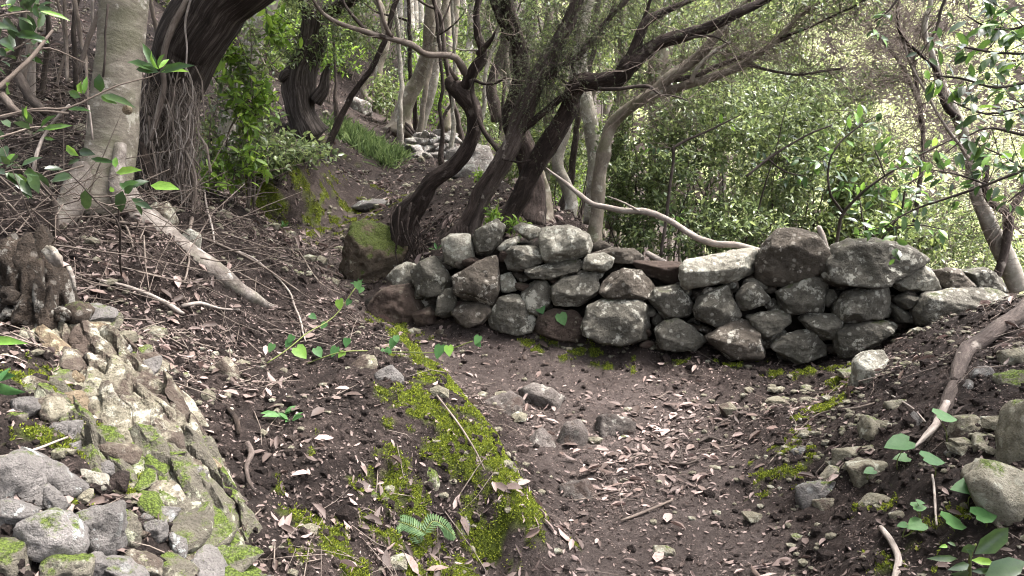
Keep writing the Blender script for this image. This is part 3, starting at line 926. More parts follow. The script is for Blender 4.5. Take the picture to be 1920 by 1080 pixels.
# --- the fractured rib of rock on the bank
C2 = lambda p_: crop(p_, 0, 540, 2.0)
CB = lambda p_: crop(p_, 0, 780, 3.6)
RIB = [
    (CB([(190, 200), (300, 230), (430, 330), (560, 400), (570, 500), (420, 560), (330, 470), (240, 360), (180, 280)]), 'grey'),
    (CB([(-40, 330), (60, 270), (190, 280), (240, 380), (310, 470), (320, 620), (200, 600), (-40, 560)]), 'grey'),
    (CB([(130, 740), (300, 660), (440, 645), (550, 850), (540, 940), (300, 940), (150, 900)]), 'grey'),
    (CB([(480, 660), (600, 640), (740, 580), (820, 690), (830, 880), (800, 945), (560, 930), (550, 830)]), 'grey'),
    (CB([(750, 590), (830, 610), (920, 720), (990, 980), (880, 930), (830, 800)]), 'grey_moss'),
    (CB([(-40, 800), (110, 760), (160, 900), (290, 940), (310, 1100), (-40, 1100)]), 'grey_moss'),
    (CB([(310, 940), (570, 925), (600, 1000), (600, 1110), (320, 1110)]), 'grey_moss'),
    (CB([(610, 940), (690, 950), (730, 1010), (710, 1110), (600, 1110)]), 'grey'),
    (CB([(710, 945), (860, 980), (1000, 1080), (980, 1120), (720, 1120)]), 'grey'),
    (CB([(310, 480), (330, 500), (440, 620), (430, 650), (320, 630)]), 'grey'),
    (CB([(970, 720), (1120, 700), (1130, 800), (1060, 880), (990, 820)]), 'grey'),
    (CB([(1140, 790), (1240, 820), (1250, 960), (1160, 940)]), 'grey'),
    (CB([(1180, 640), (1400, 590), (1460, 800), (1400, 890), (1300, 880), (1200, 800)]), 'grey_moss'),
    (CB([(1300, 900), (1420, 890), (1560, 830), (1650, 950), (1600, 1060), (1440, 1090), (1320, 1000)]), 'grey_moss'),
    (CB([(1070, 920), (1170, 920), (1250, 1000), (1420, 1090), (1120, 1090)]), 'grey_moss'),
    (CB([(640, 330), (700, 315), (770, 370), (780, 420), (660, 380)]), 'grey'),
    (CB([(560, 360), (600, 370), (720, 480), (700, 505), (600, 430)]), 'wall_pale'),
    (CB([(440, 210), (520, 190), (530, 260), (450, 270)]), 'grey'), (CB([(410, 40), (500, 30), (540, 120), (450, 150)]), 'grey'),
    (CB([(350, 60), (420, 60), (440, 120), (370, 130)]), 'grey'), (CB([(-20, 560), (180, 600), (300, 650), (120, 740), (-20, 760)]), 'grey'),
    (CB([(850, 880), (960, 960), (1050, 1000), (1100, 1080), (980, 1060), (870, 960)]), 'outcrop'),
    (CB([(1000, 100), (1120, 90), (1230, 150), (1260, 280), (1200, 260), (1060, 230)]), 'outcrop'),
    (CB([(1250, 250), (1400, 200), (1470, 300), (1475, 430), (1420, 440), (1330, 330)]), 'grey_moss'),
    (C2([(425, 430), (460, 372), (515, 358), (585, 440), (630, 500), (560, 520), (520, 455), (430, 430)]), 'outcrop'),
    (C2([(510, 470), (570, 455), (600, 510), (540, 540), (490, 520)]), 'ochre'),
    (C2([(290, 215), (380, 210), (430, 260), (440, 340), (340, 310)]), 'outcrop'),
    (C2([(225, 320), (290, 308), (335, 350), (290, 392), (238, 372)]), 'ochre'),
    (C2([(330, 400), (400, 368), (432, 430), (400, 485), (335, 455)]), 'outcrop'),
    (C2([(528, 260), (580, 238), (640, 290), (664, 360), (600, 352), (540, 312)]), 'outcrop'),
    (C2([(640, 420), (690, 388), (745, 450), (804, 545), (760, 562), (700, 542), (648, 492)]), 'outcrop'),
    (C2([(485, 560), (560, 528), (680, 540), (704, 620), (682, 705), (600, 642), (520, 602)]), 'outcrop'),
    (C2([(708, 570), (790, 558), (822, 690), (803, 724), (750, 672)]), 'grey_moss'),
    (C2([(480, 520), (520, 498), (533, 552), (490, 562)]), 'ochre'),
    (C2([(560, 375), (620, 385), (650, 430), (600, 440)]), 'outcrop'), (C2([(430, 350), (470, 335), (500, 355), (450, 385)]), 'outcrop'),
    (C2([(610, 360), (660, 370), (690, 400), (640, 420)]), 'ochre'), (C2([(240, 390), (300, 400), (340, 470), (300, 500), (250, 450)]), 'ochre'),
    (C2([(100, 210), (180, 180), (270, 190), (275, 240), (170, 265)]), 'ochre'),
    (C2([(130, 420), (200, 400), (250, 470), (200, 540), (140, 500)]), 'outcrop'), (C2([(40, 420), (110, 405), (150, 450), (110, 500), (50, 480)]), 'grey'),
    (C2([(190, 520), (230, 500), (290, 500), (300, 560), (220, 560)]), 'grey'), (C2([(60, 350), (120, 330), (180, 350), (160, 400), (80, 400)]), 'outcrop'),
    (C2([(30, 470), (90, 470), (100, 530), (40, 540)]), 'grey_moss'),
]
rib = thing("rock_outcrop", G(250, 850), "fractured rib of yellowish and grey rock cropping out of the steep bank", "rock outcrop")
for poly, mt in RIB:
    cx = sum(p_[0] for p_ in poly) / len(poly)
    cy = sum(p_[1] for p_ in poly) / len(poly)
    poly = [(cx + (x - cx) * 1.14, cy + (y - cy) * 1.14) for x, y in poly]
    w = max(p_[0] for p_ in poly) - min(p_[0] for p_ in poly)
    g = G0(cx, cy)
    d = g[1] * 0.985
    V, F, c = rock_poly(poly, d, rng, 4 if w > 40 else 3, depth=max(0.05, M(d) * w * 0.9), k=120, amp=0.08, tilt=0.6, rough=1.7)
    obj("stone", mesh("outcrop_stone", V, F), MAT[mt], rib)
# the solid fractured mass of the rib: tilted blocks stepping along its bedding
def rock_mass(p0, p1, half, height, cell, mt, seed, nu=230, nv=120, stretch=2.2, cross=None):
    r2 = np.random.default_rng(seed)
    a = np.array(p1) - np.array(p0)
    Lu = np.linalg.norm(a)
    e1 = a / Lu
    e2 = np.array([-e1[1], e1[0]])
    u, v = np.meshgrid(np.linspace(-0.06, 1.06, nu) * Lu, np.linspace(-1.15, 1.15, nv) * half)
    q = np.c_[u.ravel(), v.ravel()]
    w = q + 0.35 * cell * np.c_[fbm(np.c_[q * 9, np.zeros(len(q))], seed, 3), fbm(np.c_[q * 9, np.ones(len(q)) * 7], seed + 1, 3)]
    ns = int(Lu * half * 2.4 / (cell * cell * stretch) * 1.3)
    sd_ = np.c_[r2.uniform(-0.06, 1.06, ns) * Lu, r2.uniform(-1.15, 1.15, ns) * half]
    met = np.array([1 / stretch, 1.0])
    dd = np.sqrt((((w[:, None, :] - sd_[None]) * met) ** 2).sum(-1))
    idx = dd.argmin(1)
    srt = np.partition(dd, 1, axis=1)
    crack = np.clip(1 - (srt[:, 1] - srt[:, 0]) / 0.012, 0, 1)
    tilt = r2.normal(0, 0.42, (ns, 2)) * np.array([0.5, 1.0])
    off = r2.uniform(-0.5, 1.0, ns) * cell * 0.6
    hgt = -0.022 * crack + off[idx] + ((q - sd_[idx]) * tilt[idx]).sum(1)
    wob = 1 + 0.35 * fbm(np.c_[u.ravel() * 4, np.zeros((len(q), 2))], seed + 5, 2)
    s = np.clip(1 - (np.abs(v.ravel()) / (half * wob)) ** 2, -0.6, 1)
    e = np.clip(np.minimum(u.ravel() + 0.06, Lu * 1.06 - u.ravel()) / 0.12, -0.3, 1)
    prof = height * np.minimum(s, e)
    xy = np.array(p0) + q[:, :1] * e1 + q[:, 1:] * e2
    z = H0(xy) + prof + hgt * np.clip(prof / height + 0.3, 0, 1) + 0.012 * fbm(np.c_[q * 40, np.zeros(len(q))], seed + 9, 3)
    i = np.arange(nu * nv).reshape(nv, nu)
    F = np.stack([i[:-1, :-1], i[:-1, 1:], i[1:, 1:], i[1:, :-1]], -1).reshape(-1, 4)
    # push steps sideways a little so that faces overhang like broken rock
    V = np.c_[xy, z] + np.c_[fbm(np.c_[q * 14, hgt * 20], seed + 3, 3), fbm(np.c_[q * 14 + 50, hgt * 20], seed + 4, 3), np.zeros(len(q))] * cell * 0.35
    obj("rock_mass", mesh("rock_mass", V, F, smooth=False), MAT[mt], rib)


_g = lambda x, y: tuple(G0(x, y)[:2])
rock_mass(_g(170, 655), _g(330, 900), 0.15, 0.11, 0.055, 'outcrop', 301, stretch=2.4)
rock_mass(_g(300, 850), _g(440, 1060), 0.14, 0.10, 0.06, 'grey_moss', 302, nu=170, nv=90, stretch=2.4)
rock_mass(_g(90, 740), _g(230, 920), 0.08, 0.04, 0.045, 'grey_moss', 303, nu=150, nv=60, stretch=1.6)
# splinters of the rib: the larger ones singly, the crumbs together
line = [(150, 650), (215, 720), (260, 800), (310, 880), (370, 970), (430, 1060)]
ax = nrm(P(430, 1060, 1.9) - P(170, 660, 2.5))
crumbs = MB()
NS = 2200
tt = rng.uniform(0, 5, NS)
li = np.array(line, float)
i_ = np.minimum(tt.astype(int), 4)
pp = li[i_] + (li[i_ + 1] - li[i_]) * (tt - i_)[:, None] + np.c_[rng.normal(0, 1, NS) * (46 - 3 * tt), rng.normal(0, 25, NS)]
gg = np.array([P(x, y, np.interp(y, [640, 700, 760, 860, 960, 1060], [2.75, 2.5, 2.3, 2.1, 1.9, 1.75])) for x, y in pp])
gg[:, 2] = H(gg[:, :2])
for k in range(NS):
    big = k < 260
    t = tt[k]
    g = gg[k]
    s = rng.uniform(0.03, 0.095) if big else rng.uniform(0.008, 0.03)
    V, F = rock_rand((0, 0, 0), (s * 1.7, s, s), rng, 3 if big else 1, 0.6, 8, 90)
    sd = nrm(np.cross([0, 0, 1], ax))
    R = np.stack([ax, sd, np.cross(ax, sd)], 1)
    V = V @ R.T + g + np.array([0, -0.006, s * 0.25])
    if big:
        mt = ['outcrop', 'outcrop', 'outcrop', 'ochre', 'grey', 'grey_moss'][int(rng.integers(0, 6))] if t < 3.4 else ['grey_moss', 'outcrop', 'grey_moss', 'grey'][int(rng.integers(0, 4))]
        obj("stone", mesh("splinter", V, F, smooth=False), MAT[mt], rib)
    else:
        crumbs.add(V, F)
tag(obj("rubble", crumbs.mesh("rib_rubble", False), MAT['outcrop'], rib), kind="stuff")

# --- single stones
C6 = lambda p_: crop(p_, 1280, 540, 2.0)
C4 = lambda p_: crop(p_, 640, 540, 2.0)
LOOSE = [
    (C6([(620, 330), (630, 270), (680, 235), (760, 225), (800, 260), (770, 310), (700, 350), (635, 365)]), 'wall_pale', "pale lichen-crusted boulder lying at the foot of the wall's low end", 'boulder'),
    (C6([(655, 530), (690, 475), (740, 465), (785, 510), (765, 562), (690, 568)]), 'tan', "rounded grey-tan stone sitting just above the long flat slab", 'stone'),
    (C6([(545, 600), (640, 583), (780, 580), (845, 600), (800, 628), (640, 645), (555, 635)]), 'tan', "long flat slab of stone lying level on the stony bank", 'stone'),
    (C6([(617, 670), (680, 643), (760, 648), (778, 690), (730, 745), (648, 735)]), 'tan', "squarish pale stone directly under the long flat slab", 'stone'),
    (C6([(507, 700), (560, 663), (618, 680), (603, 718)]), 'tan', "small tan stone wedged beside the squarish pale stone", 'stone'),
    (C6([(415, 740), (480, 718), (600, 717), (613, 750), (520, 795), (448, 833)]), 'grey', "flat grey kerb stone at the mossy edge of the path", 'stone'),
    (C6([(482, 795), (560, 777), (653, 783), (643, 823), (498, 838)]), 'tan', "low tan stone in front of the flat grey kerb stone", 'stone'),
    (C6([(647, 800), (700, 763), (803, 777), (803, 818), (680, 823)]), 'tan', "knobbly whitish stone half sunk in soil below the squarish stone", 'stone'),
    (C6([(767, 850), (820, 828), (853, 860), (803, 883)]), 'tan', "small whitish stone by the moss patch on the stony bank", 'stone'),
    (C6([(397, 605), (450, 590), (508, 598), (493, 633), (418, 638)]), 'grey', "thin flat stone at the end of the mossy path edge", 'stone'),
    (C6([(987, 545), (1040, 478), (1100, 468), (1138, 520), (1092, 558)]), 'outcrop', "yellowish angular stone leaning on another under the dead branch", 'stone'),
    (C6([(1072, 580), (1120, 548), (1178, 558), (1173, 612), (1100, 613)]), 'tan', "brown stone supporting the yellowish angular stone", 'stone'),
    (C6([(992, 622), (1040, 593), (1083, 640), (1000, 648)]), 'grey', "small greenish triangular stone below the yellowish angular stone", 'stone'),
    (C6([(1172, 580), (1195, 470), (1270, 400), (1380, 380), (1400, 700), (1260, 655), (1190, 610)]), 'tan', "big smooth brown boulder at the edge of the stony bank", 'boulder'),
    (C6([(1050, 720), (1130, 648), (1200, 655), (1330, 700), (1380, 800), (1380, 920), (1270, 920), (1150, 830)]), 'tan', "big pale weathered boulder beneath the smooth brown one", 'boulder'),
    (C6([(757, 425), (830, 412), (868, 440), (832, 468), (768, 458)]), 'tan', "small dark-based stone uphill of the rounded grey-tan stone", 'stone'),
    (C6([(832, 490), (870, 458), (903, 500), (872, 545)]), 'grey', "upright grey stone beside the split end of the dead branch", 'stone'),
    (C6([(1072, 325), (1110, 283), (1163, 298), (1184, 343), (1100, 348)]), 'grey', "flat grey stone on the far side of the dead branch", 'stone'),
    (C6([(1177, 285), (1190, 228), (1280, 222), (1340, 280), (1230, 315)]), 'tan', "brownish block topping the stones beyond the dead branch", 'stone'),
    (C6([(1177, 385), (1200, 328), (1290, 298), (1340, 395)]), 'grey_moss', "greenish block wedged above the big brown boulder", 'stone'),
    (C6([(1037, 375), (1080, 338), (1123, 370), (1100, 398)]), 'grey', "small grey cobble touching the dead branch", 'stone'),
    (C4([(530, 430), (640, 388), (690, 430), (650, 470), (590, 492)]), 'path_rock', "reddish rock step breaking the path below the wall", 'rock'),
    (C4([(655, 385), (740, 355), (838, 400), (828, 442), (740, 473), (688, 422)]), 'path_rock', "pinkish grey rock with a pale face beside the reddish step", 'rock'),
    (C4([(798, 572), (840, 508), (890, 493), (918, 540), (903, 593), (830, 608)]), 'path_rock', "dark pointed rock in the middle of the path", 'rock'),
    (C4([(938, 555), (960, 478), (1020, 473), (1093, 500), (1083, 553), (990, 583)]), 'path_rock', "blocky grey rock next to the dark pointed one on the path", 'rock'),
    (C4([(698, 570), (740, 528), (792, 560), (803, 603), (720, 613)]), 'path_rock', "low worn rock at the inner side of the path step", 'rock'),
    (C4([(820, 740), (920, 713), (963, 770), (900, 825), (840, 790)]), 'path_rock', "flat bedded rock worn level with the path", 'rock'),
    (C4([(120, 322), (180, 278), (240, 330), (253, 372), (150, 363)]), 'grey', "dark grey stone near the crest of the mossy spur", 'stone'),
    (C4([(20, 290), (70, 245), (130, 245), (140, 290), (80, 330)]), 'outcrop', "knobbly yellowish stone next to the dark grey one on the spur", 'stone'),
    (C2([(797, 300), (850, 238), (903, 280), (908, 362), (850, 373)]), 'outcrop', "pale triangular stone stuck in the litter of the bank", 'stone'),
    (crop([(560, 765), (630, 748), (672, 810), (622, 853), (578, 822)], 0, 0, 2), 'outcrop', "yellow-green stone held by the roots of the smooth trunk", 'stone'),
    (crop([(665, 885), (700, 845), (760, 880), (740, 940), (690, 930)], 0, 0, 2), 'wall_pale', "pale stone among the litter beside the buttress root", 'stone'),
    (C4([(240, 700), (300, 640), (380, 690), (390, 760), (300, 790)]), 'grey_moss', "moss-grown rock bulging from the face of the spur", 'rock'),
    (C4([(60, 800), (120, 740), (210, 760), (220, 850), (110, 870)]), 'grey_moss', "crumbly mossy rock low on the face of the spur", 'rock'),
    (C4([(420, 680), (470, 655), (510, 690), (480, 740), (430, 730)]), 'grey', "dark bare rock showing between bright moss cushions", 'rock'),
    (C4([(350, 800), (430, 790), (490, 880), (480, 980), (400, 930)]), 'grey', "dark slabby rock below the fern on the spur", 'rock'),
]
for poly, mt, lab, cat in LOOSE:
    xs, ys = [p_[0] for p_ in poly], [p_[1] for p_ in poly]
    cx, cy = sum(xs) / len(xs), sum(ys) / len(ys)
    g = G0(cx, min(cy + 0.25 * (max(ys) - min(ys)), 1075))
    w, hp_ = max(xs) - min(xs), max(ys) - min(ys)
    if mt == 'path_rock':
        poly = [(cx + (x - cx) * 1.2, cy + (y - cy) * 1.15) for x, y in poly]
    g = G(cx, min(max(ys) - (0.06 if mt == 'path_rock' else 0.2) * hp_, 1076))
    D = max(0.08, M(g[1]) * w * 0.8)
    d = g[1] + 0.3 * D
    # the foot of the stone is sunk in the soil
    poly = [(x, y + (0.9 * hp_ * max(0.0, (y - cy) / hp_) * 2)) for x, y in poly]
    if cat == 'rock':
        D *= 1.6
        d = g[1] + 0.42 * D
    V, F, c = rock_poly(poly, d, rng, 5 if w > 60 else 4, depth=D, k=40, amp=0.085, tilt=1.0 if cat == 'rock' else 0.5)
    o = obj("boulder" if cat == 'boulder' else "stone" if cat == 'stone' else "rock", mesh("loose_stone", V - c, F), MAT[mt], None, c)
    tag(o, lab, cat, "loose stones on the ground")

FAR = [
    ([(625, 480), (640, 435), (690, 403), (730, 413), (768, 460), (762, 505), (730, 535), (690, 560), (640, 552)], 5.9, 'dark_moss', "large moss-covered boulder beside the upper bend of the path", 'boulder'),
    ([(820, 330), (835, 280), (880, 262), (925, 275), (930, 320), (890, 345)], 9.3, 'far_rock', "large pale boulder seen between the dark heath stems", 'boulder'),
    ([(805, 345), (830, 300), (850, 300), (850, 340), (825, 355)], 9.2, 'far_rock', "rounded pale rock in front of the large pale boulder", 'boulder'),
    ([(622, 225), (640, 190), (670, 180), (700, 195), (702, 225), (660, 235)], 14.2, 'far_rock', "whitish boulder at the top of the visible path", 'boulder'),
    ([(650, 390), (690, 370), (735, 372), (740, 388), (690, 398)], 7.9, 'grey', "flat step stone across the upper path", 'stone'),
    ([(740, 305), (790, 302), (800, 318), (760, 325)], 10.0, 'grey', "low dark slab stepping up the distant path", 'stone'),
    ([(745, 322), (775, 320), (780, 335), (750, 337)], 9.5, 'far_rock', "small round stone under the low dark slab", 'stone'),
    ([(690, 300), (720, 296), (735, 310), (700, 316)], 9.9, 'grey', "grey stone at the grassy edge of the distant path", 'stone'),
    ([(905, 345), (935, 335), (960, 350), (930, 368)], 8.0, 'far_rock', "pale stone on the terrace behind the twin stems", 'stone'),
]
for poly, d, mt, lab, cat in FAR:
    V, F, c = rock_poly(poly, d, rng, 5 if d < 7 else 4, k=40, amp=0.11, tilt=0.6)
    o = obj(cat, mesh("far_stone", V - c, F), MAT[mt], None, c)
    tag(o, lab, cat, "stones along the upper path")
# small collapsed wall by the upper path
fw = thing("rubble_wall", P(810, 300, 10.3), "small tumbled wall of pale rubble beside the upper path", "stone wall")
for r_, (y0, n, x0, x1) in enumerate([(292, 7, 770, 850), (277, 8, 762, 858), (264, 8, 766, 862), (254, 6, 778, 855)]):
    for k in range(n):
        px = x0 + (x1 - x0) * (k + 0.5 + rng.uniform(-0.2, 0.2)) / n
        V, F = rock_rand(P(px, y0 + rng.uniform(-3, 3), 10.3 + 0.12 * r_ + rng.uniform(-0.1, 0.1)), (rng.uniform(0.12, 0.2), 0.16, 0.15), rng, 3, 0.8, 10, 20)
        obj("stone", mesh("rubble_stone", V, F, smooth=False), MAT['far_rock' if rng.random() < 0.7 else 'grey'], fw)

# ------------------------------------------------------------------ trees
def smooth_line(pts, stepm):
    """Catmull-Rom through rows (x, y, z, radius), resampled every stepm metres"""
    p = np.asarray(pts, float)
    if len(p) == 2:
        p = np.array([p[0], (p[0] + p[1]) / 2, p[1]])
    q = np.concatenate([[2 * p[0] - p[1]], p, [2 * p[-1] - p[-2]]])
    out = []
    for i in range(1, len(q) - 2):
        n = max(2, int(np.linalg.norm(q[i + 1, :3] - q[i, :3]) / stepm))
        t = np.linspace(0, 1, n, endpoint=False)[:, None]
        a, b, c, d = q[i - 1], q[i], q[i + 1], q[i + 2]
        out.append(0.5 * (2 * b + (c - a) * t + (2 * a - 5 * b + 4 * c - d) * t ** 2 + (3 * b - a - 3 * c + d) * t ** 3))
    out.append(p[-1][None])
    o = np.concatenate(out)
    o[:, 3] = np.maximum(o[:, 3], 0.0006)
    return o


def tube(pts, sides=8, stepm=0.06, lump=0.12, ridge=0.0, flute=0.0, seed=0, wob=0.0):
    L = smooth_line(pts, stepm)
    c, r = L[:, :3].copy(), L[:, 3].copy()
    n = len(c)
    if wob > 0:
        so = seed * 3.7
        k = np.linspace(0, n * stepm, n)
        for a in range(3):
            c[:, a] += wob * fbm(np.c_[k * 4 + so, np.full(n, a * 9.1), np.zeros(n)], 61, 3)
    t = nrm(np.gradient(c, axis=0))
    ref = np.array([0.0, 0.0, 1.0]) if abs(t[0, 2]) < 0.9 else np.array([1.0, 0, 0])
    u = np.empty_like(c)
    v = nrm(np.cross(t[0], ref))
    for i in range(n):
        v = v - t[i] * (v @ t[i])
        v = v / max(np.linalg.norm(v), 1e-9)
        u[i] = v
    w = np.cross(t, u)
    th = np.linspace(0, 2 * np.pi, sides, endpoint=False)
    s = np.concatenate([[0], np.cumsum(np.linalg.norm(np.diff(c, axis=0), axis=1))])
    CT, ST = np.cos(th)[None, :], np.sin(th)[None, :]
    SS = np.broadcast_to(s[:, None], (n, sides))
    rad = np.broadcast_to(r[:, None], (n, sides)).copy()
    base = float(np.mean(r))
    q = np.stack([np.broadcast_to(CT, (n, sides)), np.broadcast_to(ST, (n, sides)), SS / max(base * 3, 0.02)], -1)
    if lump > 0:
        rad = rad * (1 + lump * fbm(q * 0.9 + seed * 5.1, 63, 3))
    if ridge > 0:
        q2 = np.stack([np.broadcast_to(CT, (n, sides)) * 3.2, np.broadcast_to(ST, (n, sides)) * 3.2, SS / max(base * 7, 0.05)], -1)
        rad = rad * (1 + ridge * (1 - 2 * np.abs(fbm(q2 + seed, 67, 3))))
    if flute > 0:
        tw = SS * 1.2 + seed
        rad = rad * (1 + flute * np.cos(3 * (np.broadcast_to(th[None, :], (n, sides))) + tw) * 0.6 + flute * 0.4 * np.cos(5 * th[None, :] - tw))
    V = c[:, None, :] + rad[..., None] * (CT[..., None] * u[:, None, :] + ST[..., None] * w[:, None, :])
    A = np.stack([np.broadcast_to(CT, (n, sides)) * base, np.broadcast_to(ST, (n, sides)) * base, SS], -1).reshape(-1, 3)
    i = np.arange(n * sides).reshape(n, sides)
    j = np.roll(i, -1, axis=1)
    F = np.stack([i[:-1], j[:-1], j[1:], i[1:]], -1).reshape(-1, 4)
    V = V.reshape(-1, 3)
    # closed ends
    V = np.concatenate([V, [c[0] - t[0] * r[0] * 0.3, c[-1] + t[-1] * r[-1] * 0.6]])
    A = np.concatenate([A, [[0, 0, 0], [0, 0, s[-1]]]])
    e0, e1 = n * sides, n * sides + 1
    T = np.concatenate([np.stack([np.full(sides, e0), j[0], i[0]], -1), np.stack([np.full(sides, e1), i[-1], j[-1]], -1)])
    return V, [F, T], A


def px_line(rows, dd=None):
    """rows of (px, py, distance, width in pixels) -> rows (x, y, z, radius)"""
    out = []
    for x, y, d, w in rows:
        p = P(x, y, d)
        out.append((p[0], p[1], p[2], 0.5 * w * M(d)))
    return out


_seed = [0]


def limb(parent, name, rows, mat, sides=10, stepm=0.05, lump=0.15, ridge=0.0, flute=0.0, wob=0.0, world=False):
    _seed[0] += 1
    if not world and mat in (HB, HG):
        rows = [(x, y, d, w * 0.8) for x, y, d, w in rows]
    pts = rows if world else px_line(rows)
    V, F, A = tube(pts, sides, stepm, lump, ridge, flute, _seed[0], wob)
    mb = MB()
    mb.add(V, F, A)
    o = obj(name, mb.mesh(name), mat, parent)
    return o, smooth_line(pts, 0.1)


# leaf templates: (along, across, lift)
LEAF8 = np.array([(0, 0, 0), (0.30, -0.42, 0.05), (0.32, 0, 0), (0.30, 0.42, 0.05), (0.68, -0.36, 0.03), (0.70, 0, -0.03), (0.68, 0.36, 0.03), (1.0, 0, -0.12)])
LEAF8_F = [np.array([(0, 2, 1), (0, 3, 2), (4, 5, 7), (5, 6, 7)]), np.array([(1, 2, 5, 4), (2, 3, 6, 5)])]
LEAF4 = np.array([(0, 0, 0), (0.45, -0.5, 0.07), (1.0, 0, -0.06), (0.45, 0.5, 0.07)])
LEAF4_F = [np.array([(0, 2, 1), (0, 3, 2)])]
HEART = np.array([(0, 0, 0), (-0.14, -0.22, 0.02), (0.05, -0.48, 0.03), (0.40, -0.47, 0.02), (0.75, -0.24, -0.02), (1.0, 0, -0.08), (0.75, 0.24, -0.02), (0.40, 0.47, 0.02), (0.05, 0.48, 0.03), (-0.14, 0.22, 0.02), (0.45, 0, -0.05)])
HEART_F = [np.array([(10, 0, 1), (10, 1, 2), (10, 2, 3), (10, 3, 4), (10, 4, 5), (10, 5, 6), (10, 6, 7), (10, 7, 8), (10, 8, 9), (10, 9, 0)])]
CURL8 = LEAF8 * np.array([1, 1, 1]) + np.array([(0, 0, 0), (0, .06, .16), (0, 0, .03), (0, -.06, .16), (0, .05, .2), (0, 0, .07), (0, -.05, .2), (-.08, 0, .24)])


def leaf_set(Pn, A, Nn, L, W, T, TF):
    A = nrm(A)
    S = nrm(np.cross(Nn, A))
    Nn = np.cross(A, S)
    n, k = len(Pn), len(T)
    V = Pn[:, None, :] + (T[None, :, 0:1] * L[:, None, None]) * A[:, None, :] + (T[None, :, 1:2] * W[:, None, None]) * S[:, None, :] + (T[None, :, 2:3] * L[:, None, None]) * Nn[:, None, :]
    off = (np.arange(n) * k)[:, None, None]
    F = [(f[None] + off).reshape(-1, f.shape[1]) for f in TF]
    return V.reshape(-1, 3), F


def twig_set(A0, A1, A2, r, sides=3):
    """many thin two-piece twigs at once"""
    n = len(A0)
    t = nrm(A2 - A0)
    ref = np.where(np.abs(t[:, 2:3]) < 0.9, np.array([[0, 0, 1.0]]), np.array([[1.0, 0, 0]]))
    u = nrm(np.cross(t, ref))
    w = np.cross(t, u)
    th = np.arange(sides) * 2 * np.pi / sides
    ring = np.cos(th)[None, :, None] * u[:, None, :] + np.sin(th)[None, :, None] * w[:, None, :]
    r = np.asarray(r).reshape(-1, 1, 1)
    V = np.concatenate([A0[:, None] + ring * r, A1[:, None] + ring * r * 0.75, A2[:, None] + ring * r * 0.3], 1)
    f = []
    for lay in (0, 1):
        for k in range(sides):
            a, b = lay * sides + k, lay * sides + (k + 1) % sides
            f.append((a, b, b + sides, a + sides))
    F = (np.array(f)[None] + (np.arange(n) * 3 * sides)[:, None, None]).reshape(-1, 4)
    ln = np.linalg.norm(A2 - A0, axis=1)
    At = np.zeros((n, 3 * sides, 3))
    At[:, :, 2] = np.repeat(np.array([0, 0.5, 1.0]), sides)[None] * ln[:, None]
    return V.reshape(-1, 3), F, At.reshape(-1, 3)


def clusters(rng, C, D, per, L, tl, W=0.42, T=LEAF4, TF=LEAF4_F, up=0.7, jit=0.35):
    """leafy twig ends: C tips, D directions -> leaf mesh data and twig mesh data"""
    n = len(C)
    D = nrm(D)
    t0 = C - D * tl[:, None]
    side = nrm(np.cross(D, rng.normal(0, 1, (n, 3))))
    mid = (t0 + C) / 2 + side * tl[:, None] * 0.08
    tw = twig_set(t0, mid, C, 0.0016 + 0.006 * tl)
    k = np.tile(np.linspace(0.15, 1.0, per), n)
    ci = np.repeat(np.arange(n), per)
    Pn = t0[ci] + (C - t0)[ci] * k[:, None]
    ang = np.tile(np.arange(per) * 2.4, n) + rng.uniform(0, 6.28, n)[ci]
    s2 = np.cross(D, side)
    out = np.cos(ang)[:, None] * side[ci] + np.sin(ang)[:, None] * s2[ci]
    A = nrm(D[ci] * 0.55 + out * 0.9 + rng.normal(0, jit, (n * per, 3)) + np.array([0, 0, -0.12]))
    Nn = nrm(np.array([0, 0, up]) + D[ci] * 0.3 + rng.normal(0, 0.45, (n * per, 3)))
    Ls = L * rng.uniform(0.6, 1.25, n * per)
    lv = leaf_set(Pn, A, Nn, Ls, Ls * W, T, TF)
    return lv, tw


def blob(rng, c, R, n, gap=0.0, seed=0, scale=1.6, shell=0.35):
    """n points through an ellipsoid, thinned by noise so that gaps stay open"""
    c, R = np.asarray(c, float), np.asarray(R, float)
    out = []
    tot = 0
    while tot < n:
        u = nrm(rng.normal(0, 1, (n * 2, 3)))
        r = rng.uniform(shell ** 3, 1, n * 2) ** (1 / 3)
        q = u * r[:, None]
        p_ = c + q * R
        keep = fbm(p_ * scale + seed, 81, 3) > gap - 0.25 if len(out) < 6 else np.ones(len(p_), bool)
        out.append((p_[keep], q[keep]))
        tot += keep.sum()
    pts = np.concatenate([a for a, _ in out])[:n]
    dirs = np.concatenate([b for _, b in out])[:n]
    return pts, nrm(dirs + rng.normal(0, 0.45, (n, 3)) + np.array([0, 0, 0.25]))


def crown_part(parent, rng, centres, leafmat, L, per=8, name="crown", gap=0.1, twigmat='twig_dark', fine=False):
    """centres: list of (centre, radii, number of twig ends)"""
    lm, tm = MB(), MB()
    for c, R, n in centres:
        p_, d_ = blob(rng, c, R, n, gap, rng.uniform(0, 30))
        T, TF = (LEAF8, LEAF8_F) if fine else (LEAF4, LEAF4_F)
        lv, tw = clusters(rng, p_, d_, per, L, rng.uniform(0.5, 1.3, n) * L * 3.0, 0.42, T, TF)
        lm.add(*lv)
        tm.add(*tw)
    o = obj(name, lm.mesh(name), MAT[leafmat], parent)
    tag(o, kind="stuff")
    o2 = obj("twigs", tm.mesh("twigs"), MAT[twigmat], parent)
    tag(o2, kind="stuff")
    return o


